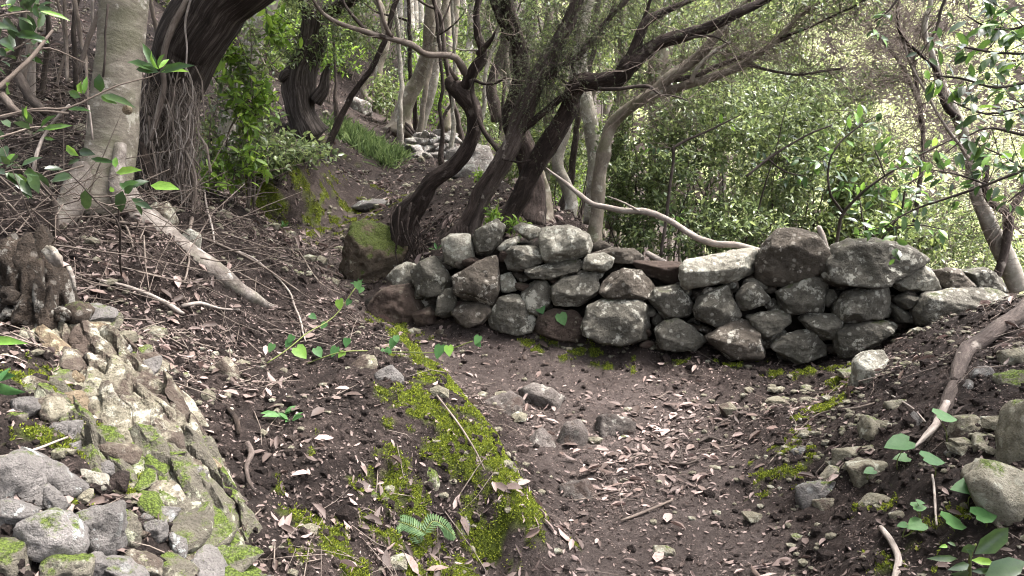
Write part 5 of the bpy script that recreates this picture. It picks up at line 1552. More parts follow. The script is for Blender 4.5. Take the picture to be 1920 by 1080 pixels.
def shrub(name, base, blobs, label, leafmat, L, cat="shrub", group=None, per=8, stems=5, stem_mat='twig_dark', fine=False, gap=0.12, stem_r=0.010):
    t = thing(name, base, label, cat, group)
    for k in range(stems):
        c, R, n = blobs[k % len(blobs)]
        tip = np.asarray(c) + rng.normal(0, 0.45, 3) * np.asarray(R)
        b = np.asarray(base) + np.array([rng.normal(0, 0.1), rng.normal(0, 0.1), -0.05])
        mid = (b + tip) / 2 + np.array([rng.normal(0, 0.15), rng.normal(0, 0.15), 0.1]) * np.linalg.norm(tip - b) * 0.5
        limb(t, "stem", [(*b, stem_r), (*mid, stem_r * 0.75), (*tip, stem_r * 0.3)], MAT[stem_mat], sides=6, stepm=0.08, wob=0.03, world=True)
    crown_part(t, rng, blobs, leafmat, L, per, gap=gap, fine=fine, twigmat=stem_mat)
    return t


def gp(px, d):
    p = P(px, 400, d)
    return np.array([p[0], p[1], hz(p[0], p[1])])


SG = "leafy shrubs filling the valley side behind the wall"
shrub("leafy_shrub", gp(1290, 6.9), [(P(1250, 300, 6.9), (0.55, 0.6, 0.5), 280), (P(1330, 230, 6.9), (0.65, 0.6, 0.5), 320), (P(1300, 420, 6.7), (0.65, 0.5, 0.4), 300)], "dense dark green shrub in front of the stout mottled trunk", 'leaf', 0.062, group=SG, fine=True)
shrub("leafy_shrub", gp(1440, 7.1), [(P(1430, 300, 7.1), (0.65, 0.6, 0.55), 330), (P(1480, 200, 7.2), (0.6, 0.6, 0.45), 260), (P(1430, 420, 6.8), (0.65, 0.5, 0.35), 300)], "dense leafy shrub above the pale flat-topped wall stone", 'leaf', 0.06, group=SG, fine=True)
shrub("leafy_shrub", gp(1560, 7.6), [(P(1560, 380, 7.4), (0.5, 0.5, 0.45), 300), (P(1560, 230, 7.6), (0.5, 0.5, 0.4), 200)], "lighter green shrub above the gap between the two biggest wall stones", 'leaf_mid', 0.058, group=SG, fine=True, gap=0.2)
shrub("leafy_shrub", gp(1190, 7.2), [(P(1180, 380, 7.2), (0.4, 0.4, 0.5), 300), (P(1190, 260, 7.4), (0.4, 0.4, 0.4), 180)], "shaded shrub low behind the fallen white branch", 'leaf', 0.058, group=SG, fine=True)
shrub("leafy_shrub", gp(1620, 7.0), [(P(1640, 330, 7.0), (0.45, 0.4, 0.45), 240), (P(1600, 440, 6.8), (0.45, 0.35, 0.3), 220), (P(1700, 450, 6.6), (0.4, 0.3, 0.25), 160)], "loose light green shrub above the largest wall stone", 'leaf_mid', 0.07, group=SG, fine=True, gap=0.22)
shrub("leafy_shrub", gp(1420, 8.0), [(P(1380, 200, 8.0), (0.7, 0.5, 0.5), 420), (P(1560, 130, 8.2), (0.7, 0.5, 0.5), 330), (P(1250, 120, 8.2), (0.6, 0.5, 0.5), 260)], "mid-height shrub filling the space under the spreading limbs", 'leaf', 0.065, group=SG, gap=0.2)
shrub("leafy_shrub", gp(1350, 8.6), [(P(1400, 130, 8.8), (0.9, 0.6, 0.6), 420), (P(1300, 60, 8.8), (0.9, 0.6, 0.5), 320), (P(1500, 300, 9.0), (1.0, 0.6, 0.9), 500)], "tall shrub whose upper leaves show through the spreading limbs", 'leaf_mid', 0.07, group=SG, gap=0.15)
shrub("leafy_shrub", gp(1680, 8.5), [(P(1690, 420, 8.5), (0.9, 0.7, 0.5), 330), (P(1820, 470, 8.3), (0.8, 0.6, 0.4), 260)], "pale green thicket low behind the end of the wall", 'leaf_mid', 0.065, group=SG, gap=0.25)
shrub("leafy_shrub", gp(1080, 9.5), [(P(1040, 260, 10), (0.7, 0.6, 0.8), 320), (P(1090, 120, 10), (0.8, 0.6, 0.7), 260), (P(960, 300, 10.5), (0.9, 0.6, 0.6), 300)], "understory shrub glimpsed between the heath stems", 'leaf_mid', 0.07, group=SG, gap=0.15)

# tall bright shrub beside the shaggy trunk
t = shrub("bright_shrub", gp(440, 5.9), [(P(480, 90, 5.7), (0.2, 0.25, 0.4), 45), (P(450, 190, 5.7), (0.32, 0.3, 0.35), 85), (P(420, 270, 5.7), (0.3, 0.3, 0.3), 75), (P(520, 270, 5.9), (0.32, 0.3, 0.2), 45)], "tall shrub with lime-green shoot tips beside the shaggy trunk", 'leaf', 0.062, per=7, stems=9, stem_mat='twig_mid', fine=True, gap=0.15, stem_r=0.008)
crown_part(t, rng, [(P(515, 40, 5.5), (0.10, 0.12, 0.17), 16), (P(430, 110, 5.6), (0.12, 0.12, 0.17), 20), (P(470, 180, 5.5), (0.2, 0.2, 0.3), 34), (P(440, 290, 5.5), (0.3, 0.2, 0.25), 24), (P(400, 330, 5.4), (0.2, 0.2, 0.15), 14)], 'leaf_fresh', 0.085, 7, fine=True, gap=0.0)
shrub("leafy_shrub", gp(530, 7.3), [(P(555, 280, 7.3), (0.45, 0.4, 0.16), 120), (P(500, 300, 7.0), (0.3, 0.3, 0.15), 70)], "low spreading shrub with drooping grey-green leaves above the mossy bank", 'leaf', 0.075, per=7, stems=5, fine=True, gap=0.1, stem_r=0.006)

# grass fringe by the upper path (too many blades to count)
gm = MB()
n = 2600
gl = np.array([P(628, 225, 10.9), P(670, 255, 10.6), P(705, 280, 10.3), P(735, 308, 9.9)])
k = rng.uniform(0, 2.999, n)
i_ = k.astype(int)
B = gl[i_] + (gl[i_ + 1] - gl[i_]) * (k - i_)[:, None] + rng.normal(0, 1, (n, 3)) * np.array([0.10, 0.2, 0.0])
B[:, 2] = H(B[:, :2])
Ls = rng.uniform(0.10, 0.26, n)
gm.add(*leaf_set(B, nrm(rng.normal(0, 0.55, (n, 3)) + np.array([0.35, -0.25, 0.75])), rng.normal(0, 1, (n, 3)) + np.array([0, 0, 0.5]), Ls, Ls * 0.09, LEAF8, LEAF8_F))
tag(obj("grass", gm.mesh("grass"), MAT['grass']), "fringe of bright grass along the upper path", None, None, "stuff")

# small leafy herbs at the heath trees' feet
for (a, b, d, lab) in [(925, 405, 5.45, "clump of fresh green herbs between the heath stems behind the wall"), (965, 420, 5.35, "small fresh green herb beside the upright heath stem"), (905, 330, 7.2, "fresh herb on the terrace behind the twin stems")]:
    tt_ = thing("herb", P(a, b + 15, d), lab, "herb", "herbs behind the wall")
    crown_part(tt_, rng, [(P(a, b, d), (0.09, 0.08, 0.07), 16)], 'leaf_fresh', 0.05, 6, fine=True, gap=0.0, twigmat='green_stem')

# understory of the wood uphill and the far trees
UB = "bushes under the trees uphill"
spots = []
for d in (13.5, 16, 19, 23, 28, 34):
    for px in np.arange(380, 1150, 620 / (d * 0.75)):
        spots.append((px + rng.uniform(-20, 20), d + rng.uniform(-1.2, 1.2)))
for px, d in spots:
    b = gp(px, d)
    if abs(px - 700) < 45 and d < 15:
        continue
    h = rng.uniform(0.7, 1.9) * (0.8 + d * 0.02)
    mt = 'leaf_mid' if rng.random() < 0.65 else 'leaf_fresh' if rng.random() < 0.6 else 'leaf'
    R = (rng.uniform(0.6, 1.1) * (0.7 + d * 0.02), 0.6, h * 0.5)
    shrub("bush", b, [(b + np.array([0, 0, h * 0.6]), R, int(60 + 900 / d))], {"leaf_mid": "mid-green leafy bush in the shady wood uphill beyond the path", "leaf_fresh": "lime-green leafy bush in the wood uphill beyond the path", "leaf": "dull dark green bush in the wood uphill beyond the path"}[mt], mt, 0.07 + d * 0.002, "bush", UB, 7, 3, 'twig_mid', False, 0.1)
TG = "slender trunks deep in the wood uphill"
for k in range(46):
    d = rng.uniform(16, 38)
    px = rng.uniform(380, 1130)
    b = gp(px, d)
    r = rng.uniform(0.05, 0.12)
    hgt = rng.uniform(7, 11)
    lean = rng.normal(0, 0.06, 2) * hgt
    t = thing("slender_tree", b, "slender straight trunk deep in the wood uphill", "tree", TG)
    m1 = b + np.array([lean[0] * 0.4 + rng.normal(0, 0.2), lean[1] * 0.4, hgt * 0.45])
    tp = b + np.array([lean[0], lean[1], hgt])
    limb(t, "trunk", [(*b, r * 1.4), (*m1, r), (*tp, r * 0.4)], MAT[['bark_pale', 'bark_tan', 'bark_heath_grey'][int(rng.integers(0, 3))]], sides=8, stepm=0.25, lump=0.12, wob=0.05, world=True)
    crown_part(t, rng, [(tp - np.array([0, 0, 1.0]), (1.6, 1.4, 1.5), 200), (m1 + np.array([0, 0, 0.6]), (1.0, 1.0, 1.2), 60)], 'leaf_mid', 0.13, 6)

# trees on the slope that falls away behind the wall, their crowns level with the eye
VG = "trees standing below on the valley slope"
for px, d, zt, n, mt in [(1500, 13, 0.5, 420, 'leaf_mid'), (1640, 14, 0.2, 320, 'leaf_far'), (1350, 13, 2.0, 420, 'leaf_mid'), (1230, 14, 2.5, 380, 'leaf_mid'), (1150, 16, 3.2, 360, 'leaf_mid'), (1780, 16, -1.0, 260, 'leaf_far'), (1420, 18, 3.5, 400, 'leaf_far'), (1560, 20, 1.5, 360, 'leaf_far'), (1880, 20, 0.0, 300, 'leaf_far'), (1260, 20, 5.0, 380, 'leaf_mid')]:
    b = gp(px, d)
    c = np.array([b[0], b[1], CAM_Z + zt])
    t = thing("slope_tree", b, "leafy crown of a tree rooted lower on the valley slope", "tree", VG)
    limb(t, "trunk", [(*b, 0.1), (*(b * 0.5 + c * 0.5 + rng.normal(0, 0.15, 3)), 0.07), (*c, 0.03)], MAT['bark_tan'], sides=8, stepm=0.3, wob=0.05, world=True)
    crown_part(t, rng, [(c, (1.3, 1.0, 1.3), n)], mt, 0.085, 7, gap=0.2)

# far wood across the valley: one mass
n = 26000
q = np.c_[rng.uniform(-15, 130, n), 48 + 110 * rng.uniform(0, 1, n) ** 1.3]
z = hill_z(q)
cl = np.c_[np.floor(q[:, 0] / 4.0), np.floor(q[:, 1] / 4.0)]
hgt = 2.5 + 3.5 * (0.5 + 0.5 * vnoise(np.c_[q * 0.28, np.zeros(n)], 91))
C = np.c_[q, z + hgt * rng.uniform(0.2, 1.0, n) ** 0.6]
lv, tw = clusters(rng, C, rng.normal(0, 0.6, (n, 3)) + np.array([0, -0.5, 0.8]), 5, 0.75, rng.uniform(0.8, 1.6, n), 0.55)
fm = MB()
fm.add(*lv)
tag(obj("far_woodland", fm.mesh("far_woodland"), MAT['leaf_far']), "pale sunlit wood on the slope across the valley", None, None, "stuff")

# ------------------------------------------------------------------ near plants, litter and small things
rng = np.random.default_rng(55)
from mathutils import Matrix

LEAF_ME = {}


def leaf_me(kind):
    if kind not in LEAF_ME:
        T, F = {'laurel': (LEAF8, LEAF8_F), 'heart': (HEART, HEART_F), 'curl': (CURL8, LEAF8_F),
                'flat': (LEAF8 * np.array([1, 1, 0.6]), LEAF8_F), 'half': (CURL8 * np.array([1, 0.75, -0.8]) + np.array([0, 0, 0.05]), LEAF8_F)}[kind]
        LEAF_ME[kind] = (T, F)
    return LEAF_ME[kind]


_shared = {}


def leaf_obj(parent, kind, mat, base, axis, normal, L, W, name="leaf"):
    key = (kind, mat)
    if key not in _shared:
        T, F = leaf_me(kind)
        me = mesh("leaf_" + kind, T, F)
        me.materials.append(MAT[mat])
        _shared[key] = me
    a = nrm(np.asarray(axis, float))
    s = nrm(np.cross(np.asarray(normal, float), a))
    n = np.cross(a, s)
    o = bpy.data.objects.new(name, _shared[key])
    COL.objects.link(o)
    b = np.asarray(base, float)
    if parent is not None:
        o.parent = parent
        b = b - np.array(world_loc(parent))
    o.matrix_local = Matrix(((a[0] * L, s[0] * W, n[0] * L, b[0]), (a[1] * L, s[1] * W, n[1] * L, b[1]), (a[2] * L, s[2] * W, n[2] * L, b[2]), (0, 0, 0, 1)))
    return o


def traced_leaf(parent, kind, mat, b, t, w, d, up=0.5):
    B, T_ = P(b[0], b[1], d + rng.uniform(-0.03, 0.03)), P(t[0], t[1], d + rng.uniform(-0.09, 0.06))
    L = np.linalg.norm(T_ - B)
    n = np.array([rng.normal(0, 0.25), -1.0, up + rng.normal(0, 0.25)])
    leaf_obj(parent, kind, mat, B, T_ - B, n, L, max(w * M(d), 0.25 * L))


def leaves_along(parent, line, n, L, mat, kind='laurel', spread=0.05, tmin=0.0, whorl=True):
    """single leaves set along a twig line (rows x, y, z, r)"""
    l = line[int(len(line) * tmin):, :3]
    for k in range(n):
        f = rng.uniform(0, 1) ** 0.7 * (len(l) - 1)
        i = min(int(f), len(l) - 2)
        p_ = l[i] + (l[i + 1] - l[i]) * (f - i)
        tdir = nrm(l[i + 1] - l[i])
        out = nrm(np.cross(tdir, rng.normal(0, 1, 3)))
        a = nrm(tdir * rng.uniform(0.2, 0.9) + out + np.array([0, 0, -0.1]))
        ll = L * rng.uniform(0.6, 1.2)
        st = p_ + out * rng.uniform(0, spread)
        leaf_obj(parent, kind, mat, st, a, nrm(np.array([0, -0.35, 0.9]) + rng.normal(0, 0.4, 3)), ll, ll * rng.uniform(0.42, 0.55))


# --- leafy sapling in front of the smooth trunk
c1 = lambda x, y: (x / 3.1775, y / 3.1775)
c2 = lambda x, y: (x / 3.086, 330 + y / 3.086)
t = thing("laurel_sapling", G(233, 545), "thin sapling with glossy leaves spreading in front of the smooth trunk", "sapling")
limb(t, "stem", [(233, 548, 3.35, 4), (226, 500, 3.15, 4), (224, 430, 3.0, 4), (205, 402, 2.95, 3.5), (181, 382, 2.95, 3), (150, 345, 2.9, 2.5), (128, 322, 2.9, 2)], MAT['twig_dark'], sides=6, stepm=0.04, wob=0.008)
limb(t, "stem", [(224, 430, 3.0, 3), (222, 395, 2.98, 2.5), (228, 362, 2.95, 2)], MAT['twig_dark'], sides=6, stepm=0.04)
for b, e, w, m in [((420, 10), (285, 28), 55, 'leaf_dark'), ((500, 70), (500, 208), 72, 'leaf_dark'), ((710, 85), (690, 212), 88, 'leaf_dark'), ((720, 100), (770, 55), 50, 'leaf_big'), ((870, 55), (1030, 66), 75, 'leaf_fresh_o'),
                   ((760, 130), (880, 190), 50, 'leaf_dark'), ((700, 60), (800, 30), 50, 'leaf_big'), ((640, 60), (655, 100), 30, 'leaf_fresh_o'), ((730, 70), (860, 20), 60, 'leaf_dark'), ((780, 150), (830, 230), 35, 'leaf_dark'), ((740, 90), (690, 30), 40, 'leaf_big')]:
    traced_leaf(t, 'laurel', m, c2(*b), c2(*e), w / 3.086, 2.95)
for b, e, w, m in [((470, 930), (375, 860), 50, 'leaf_fresh_o'), ((470, 900), (555, 915), 60, 'leaf_dark'), ((480, 950), (390, 980), 40, 'leaf_dark'), ((540, 945), (680, 965), 40, 'leaf_big'), ((430, 1040), (300, 1070), 75, 'leaf_dark'),
                   ((690, 1030), (830, 1005), 60, 'leaf_fresh_o'), ((690, 1000), (685, 930), 40, 'leaf_fresh_o')]:
    traced_leaf(t, 'laurel', m, c1(*b), c1(*e), w / 3.1775, 2.92)
t = thing("leafy_branch", P(-30, 235, 2.7), "low leafy branch crossing the smooth trunk at eye height", "branch", "leafy branches at the edge of the path")
limb(t, "stem", [(-40, 228, 2.6, 4), (60, 207, 2.75, 4), (126, 204, 2.85, 4), (176, 180, 2.9, 3.5), (220, 158, 2.95, 3), (277, 143, 3.0, 2.5), (300, 134, 3.0, 2)], MAT['twig_mid'], sides=6, stepm=0.04, wob=0.008)
for b, e, w, m in [((600, 550), (585, 440), 78, 'leaf_big'), ((490, 560), (465, 470), 50, 'leaf_fresh_o'), ((480, 580), (405, 540), 55, 'leaf_big'), ((400, 650), (535, 652), 32, 'leaf_big'), ((600, 575), (690, 615), 40, 'leaf_big'), ((600, 565), (795, 622), 50, 'leaf_dark'),
                   ((500, 560), (515, 450), 35, 'leaf_fresh_o'), ((935, 420), (845, 248), 55, 'leaf_big'), ((945, 415), (880, 300), 45, 'leaf_fresh_o'), ((940, 430), (745, 345), 55, 'leaf_big'), ((950, 430), (790, 402), 45, 'leaf_big'), ((945, 410), (1005, 345), 35, 'leaf_fresh_o'), ((950, 430), (1135, 378), 45, 'leaf_big'), ((960, 430), (1115, 412), 40, 'leaf_fresh_o'), ((940, 400), (970, 320), 40, 'leaf_big')]:
    traced_leaf(t, 'laurel', m, c1(*b), c1(*e), w / 3.1775, 2.9)
t = thing("leafy_branch", P(-40, 260, 2.5), "leafy twig entering level below the forked dark stick", "branch", "leafy branches at the edge of the path")
limb(t, "stem", [(-40, 270, 2.4, 4), (20, 250, 2.5, 3.5), (55, 240, 2.55, 3), (95, 238, 2.6, 2)], MAT['twig_mid'], sides=6, stepm=0.04, wob=0.008)
for b, e, w, m in [((160, 710), (150, 630), 45, 'leaf_fresh_o'), ((180, 770), (80, 715), 62, 'leaf_dark'), ((190, 740), (130, 640), 50, 'leaf_dark'), ((240, 760), (320, 680), 32, 'leaf_big'), ((250, 770), (425, 742), 42, 'leaf_big'), ((200, 800), (250, 765), 50, 'leaf_dark'), ((260, 820), (325, 832), 24, 'leaf_big'),
                   ((60, 760), (10, 700), 50, 'leaf_dark'), ((40, 960), (85, 912), 48, 'leaf_fresh_o'), ((60, 980), (5, 930), 45, 'leaf_dark'), ((40, 1000), (105, 958), 45, 'leaf_dark'), ((150, 1020), (205, 1035), 50, 'leaf_big'), ((20, 830), (-30, 770), 60, 'leaf_dark'), ((60, 560), (30, 490), 60, 'leaf_big'), ((30, 1040), (-20, 1000), 50, 'leaf_dark')]:
    traced_leaf(t, 'laurel', m, c1(*b), c1(*e), w / 3.1775, 2.5)
t = thing("leafy_branch", P(-40, 20, 2.6), "leafy spray hanging in at the upper edge beside the forked stick", "branch", "leafy branches at the edge of the path")
_, ll = limb(t, "stem", [(-60, 40, 2.5, 5), (0, 30, 2.6, 4), (50, 22, 2.65, 3), (90, 25, 2.7, 2)], MAT['twig_mid'], sides=6, stepm=0.04)
for b, e, w, m in [((235, 65), (420, 112), 35, 'leaf_fresh_o'), ((205, 20), (225, 105), 55, 'leaf_big'), ((145, 5), (185, 65), 42, 'leaf_dark'), ((90, 205), (250, 218), 30, 'leaf_big'), ((225, 40), (305, 58), 36, 'leaf_dark'), ((40, 60), (140, 50), 40, 'leaf_big'), ((20, 110), (90, 180), 50, 'leaf_dark'), ((10, 40), (60, 20), 50, 'leaf_fresh_o'), ((60, 180), (5, 130), 50, 'leaf_dark'), ((10, 230), (60, 280), 50, 'leaf_big'), ((-20, 290), (40, 330), 55, 'leaf_dark')]:
    traced_leaf(t, 'laurel', m, c1(*b), c1(*e), w / 3.1775, 2.6)
leaves_along(t, ll, 14, 0.075, 'leaf_dark')
t = thing("leafy_branch", P(-40, 330, 2.9), "leafy twig low at the edge beside the rotten stump", "branch", "leafy branches at the edge of the path")
_, ll = limb(t, "stem", [(-60, 345, 2.8, 4), (-10, 330, 2.85, 3.5), (30, 318, 2.9, 3), (70, 322, 2.9, 2)], MAT['twig_mid'], sides=6, stepm=0.04)
leaves_along(t, ll, 16, 0.085, 'leaf_dark')
leaves_along(t, ll, 6, 0.085, 'leaf_big')
t = thing("leafy_branch", P(-40, 120, 3.2), "leafy twig crossing behind the forked dark stick", "branch", "leafy branches at the edge of the path")
_, ll = limb(t, "stem", [(-60, 130, 3.1, 4), (-10, 110, 3.15, 3.5), (40, 85, 3.2, 3), (75, 62, 3.2, 2)], MAT['twig_mid'], sides=6, stepm=0.04)
leaves_along(t, ll, 20, 0.075, 'leaf_dark')
leaves_along(t, ll, 8, 0.075, 'leaf_big')
t = thing("dead_branch", P(-30, 170, 2.9), "forked dark stick slanting up in front of the leaf litter", "branch")
limb(t, "stick", [(-60, 200, 2.7, 10), (0, 160, 2.8, 9), (38, 128, 2.85, 8), (65, 105, 2.9, 7), (102, 58, 3.0, 4)], MAT['twig_mid'], sides=8, stepm=0.04, wob=0.01)
limb(t, "stick", [(60, 108, 2.9, 5), (80, 90, 2.95, 4), (110, 95, 3.0, 3), (160, 118, 3.1, 2)], MAT['twig_mid'], sides=6, stepm=0.04, wob=0.01)

# --- thin stems and dead brush behind
t = thing("brushwood", G(90, 300), "tangle of thin dead brushwood on the slope behind the leafy twigs", "brushwood")
for rows, m in [([(138, -10, 4.8, 8), (146, 40, 4.8, 8), (150, 80, 4.8, 8), (158, 110, 4.75, 7), (164, 160, 4.6, 5), (162, 240, 4.4, 4), (170, 265, 4.3, 4)], 'twig_mid'), ([(120, -10, 5.2, 6), (124, 70, 5.2, 6), (128, 155, 5.1, 6)], 'twig_mid'),
                ([(173, -10, 5.0, 5), (172, 50, 5.0, 5), (170, 60, 5.0, 4)], 'twig_pale'), ([(190, 10, 4.6, 9), (180, 35, 4.6, 9), (165, 70, 4.6, 8), (158, 95, 4.6, 8), (150, 140, 4.6, 6)], 'twig_mid'), ([(206, 5, 3.6, 4), (200, 60, 3.6, 4), (195, 140, 3.6, 4)], 'twig_dark'),
                ([(165, 200, 3.5, 4), (170, 262, 3.5, 4)], 'twig_pale'), ([(35, 145, 4.6, 20), (60, 185, 4.5, 18), (85, 210, 4.4, 14)], 'twig_dark'), ([(0, 175, 3.4, 12), (20, 200, 3.4, 14), (40, 215, 3.4, 8)], 'twig_mid'), ([(130, 195, 3.6, 5), (110, 215, 3.6, 5), (80, 260, 3.6, 6), (65, 300, 3.5, 7), (62, 330, 3.5, 6)], 'twig_pale'),
                ([(130, 210, 3.5, 5), (60, 205, 3.4, 4), (-20, 220, 3.3, 5)], 'twig_mid'), ([(70, 340, 3.3, 10), (100, 370, 3.3, 9), (108, 400, 3.3, 10), (112, 450, 3.3, 11)], 'twig_dark')]:
    limb(t, "stick", rows, MAT[m], sides=6, stepm=0.05, lump=0.2, wob=0.015)
for k, (x0, x1, d, w, m) in enumerate([(30, 20, 6.0, 9, 'twig_mid'), (75, 92, 6.4, 8, 'twig_dark'), (100, 88, 5.8, 5, 'twig_mid'), (10, 35, 6.8, 10, 'twig_dark'), (285, 276, 6.2, 10, 'twig_mid'), (60, 52, 7.5, 10, 'twig_pale'), (140, 160, 7.2, 7, 'twig_dark')]):
    g = G0(x0, 200 - 14 * (k % 4))
    p1 = P(x1, -60, g[1] - 0.1)
    limb(t, "stem", [(*g, w * 0.5 * M(d) * 1.2), (*((g + p1) / 2 + rng.normal(0, 0.06, 3)), w * 0.5 * M(d)), (*p1, w * 0.4 * M(d))], MAT[m], sides=7, stepm=0.06, lump=0.2, wob=0.03, world=True)


def gline(n, x, y):
    """ground points on many sight lines at once"""
    T_ = np.geomspace(1.5, 30, 90)
    pts = np.array([[P(a, b, t_) for t_ in T_] for a, b in zip(x, y)])
    below = pts[..., 2] < H0(pts.reshape(-1, 3)[:, :2]).reshape(pts.shape[:2])
    k = np.where(below.any(1), below.argmax(1), len(T_) - 1)
    return pts[np.arange(len(pts)), k]


x_, y_ = rng.uniform(-20, 480, 520), rng.uniform(-20, 520, 520)
A0 = gline(520, x_, y_) + np.c_[rng.normal(0, 0.1, 520), rng.uniform(-0.3, 0, 520), rng.uniform(0, 0.25, 520)]
le = rng.uniform(0.15, 0.7, 520)
D = nrm(np.c_[rng.normal(0, 1, 520), rng.normal(0, 0.4, 520), rng.normal(0, 0.5, 520)])
mb = MB()
mb.add(*twig_set(A0, A0 + D * le[:, None] / 2 + rng.normal(0, 0.03, (520, 3)), A0 + D * le[:, None], rng.uniform(0.0015, 0.0045, 520), 4))
tag(obj("twigs", mb.mesh("twigs"), MAT['twig_mid'], t), kind="stuff")

# --- rotten stump at the edge
t = thing("rotten_stump", G(60, 560), "rotten black stump with a pale grey shard of wood beside the rock rib", "stump")
for k in range(30):
    px = -30 + 165 * ((k * 0.618) % 1.0)
    top = 372 + 1.2 * abs(px - 35) + rng.uniform(-10, 150) * (k % 4 > 0)
    bot = 600 + 0.45 * px + rng.uniform(-10, 50)
    d = 2.8 - 0.24 * math.cos((px - 40) / 60.0) + rng.uniform(-0.05, 0.05) - 0.1 * (top > 470)
    w = rng.uniform(14, 34)
    poly = [(px - w, bot), (px - w * rng.uniform(0.7, 1.1), (top + bot) / 2), (px - w * 0.6, top + 40), (px + rng.uniform(-0.4, 0.4) * w, top), (px + w * 0.6, top + rng.uniform(15, 70)), (px + w * rng.uniform(0.7, 1.2), (top + bot) / 2), (px + w, bot)]
    V, F, c = rock_poly(poly, d, rng, 4, depth=0.14, k=80, amp=0.14, tilt=0.6, rough=1.8)
    obj("wood_shard", mesh("wood_shard", V, F), MAT['rotten'], t)
for k in range(14):
    px, py = rng.uniform(10, 150), rng.uniform(545, 640)
    s = rng.uniform(14, 30)
    V, F, c = rock_poly([(px - s, py - s * 0.6), (px, py - s), (px + s * 1.2, py - s * 0.2), (px + s, py + s * 0.8), (px - s * 0.4, py + s)], 2.52 + rng.uniform(-0.04, 0.06), rng, 3, depth=0.1, k=60, amp=0.14, rough=1.8)
    obj("root", mesh("stump_root", V, F), MAT['rotten'], t)
V, F, c = rock_poly([(60, 480), (85, 460), (105, 440), (112, 455), (118, 485), (138, 510), (140, 535), (120, 505), (80, 500)], 2.48, rng, 4, depth=0.05, k=22, amp=0.12)
obj("shard", mesh("shard", V, F), MAT['bark_root'], t)
limb(t, "shard", [(128, 500, 2.46, 8), (136, 520, 2.45, 9), (140, 545, 2.45, 5)], MAT['bark_root'], sides=7, stepm=0.02, lump=0.3)

# --- the dead branch on the stony bank, the white branch on the wall, the white root
def on_ground(rows, lift=0.5):
    out = []
    for x, y, w in rows:
        g = G(min(x, 1990), y)
        d = g[1] * 0.985
        out.append((x, y, d, w))
    return out


t = thing("dead_branch", G(1800, 700), "thick weathered dead branch with a splintered end lying down the stony bank", "branch")
limb(t, "branch", [(1965, 540, 3.85, 44), (1910, 590, 3.55, 40), (1875, 612, 3.46, 38), (1840, 638, 3.36, 36), (1812, 655, 3.28, 38), (1801, 678, 3.16, 32), (1795, 705, 3.04, 30), (1784, 735, 2.92, 30), (1772, 765, 2.82, 28), (1755, 790, 2.74, 20)], MAT['bark_heath_grey'], sides=18, stepm=0.018, lump=0.2, ridge=0.1, wob=0.01)
limb(t, "splinter", [(1775, 755, 2.83, 14), (1758, 790, 2.72, 14), (1738, 815, 2.65, 12), (1715, 838, 2.6, 4)], MAT['twig_pale'], sides=8, stepm=0.02, lump=0.3)
limb(t, "splinter", [(1770, 775, 2.79, 12), (1754, 802, 2.7, 10), (1737, 827, 2.64, 5)], MAT['twig_mid'], sides=8, stepm=0.02, lump=0.3)
t = thing("fallen_branch", P(1420, 470, 4.65), "long pale bare branch resting on the top of the wall", "branch")
limb(t, "branch", [(1025, 315, 5.5, 3), (1050, 336, 5.45, 6), (1082, 362, 5.4, 9), (1112, 384, 5.3, 10), (1160, 393, 5.2, 11), (1212, 397, 5.1, 12), (1258, 416, 5.0, 11), (1300, 443, 4.9, 12), (1340, 457, 4.8, 13), (1385, 461, 4.75, 12), (1425, 470, 4.72, 11)], MAT['twig_pale'], sides=10, stepm=0.02, lump=0.18, wob=0.01)
limb(t, "twig", [(1262, 420, 5.0, 5), (1275, 430, 4.98, 4), (1290, 432, 4.95, 2)], MAT['twig_pale'], sides=6, stepm=0.02)
limb(t, "twig", [(1200, 396, 5.1, 5), (1165, 378, 5.15, 4), (1138, 368, 5.2, 2)], MAT['twig_pale'], sides=6, stepm=0.03)
t = thing("broken_stick", P(1545, 490, 4.75), "pale broken stick poking up between the two biggest wall stones", "stick")
limb(t, "stick", [(1552, 500, 4.7, 14), (1545, 455, 4.72, 13), (1535, 425, 4.75, 9)], MAT['twig_pale'], sides=8, stepm=0.02, lump=0.2)
t = thing("broken_stick", P(1235, 485, 5.0), "short pale stick lying behind the soil-topped part of the wall", "stick")
limb(t, "stick", [(1212, 474, 5.0, 10), (1230, 484, 4.98, 12), (1250, 494, 4.96, 10)], MAT['twig_pale'], sides=8, stepm=0.02, lump=0.2)
t = thing("exposed_root", G(1680, 1030), "short white curved root sticking out of the soil near the big leaf", "root")
limb(t, "root", on_ground([(1650, 988, 10), (1662, 1003, 12), (1674, 1022, 13), (1684, 1045, 14), (1682, 1070, 15), (1676, 1095, 15)]), MAT['twig_pale'], sides=10, stepm=0.015, lump=0.2, wob=0.006)
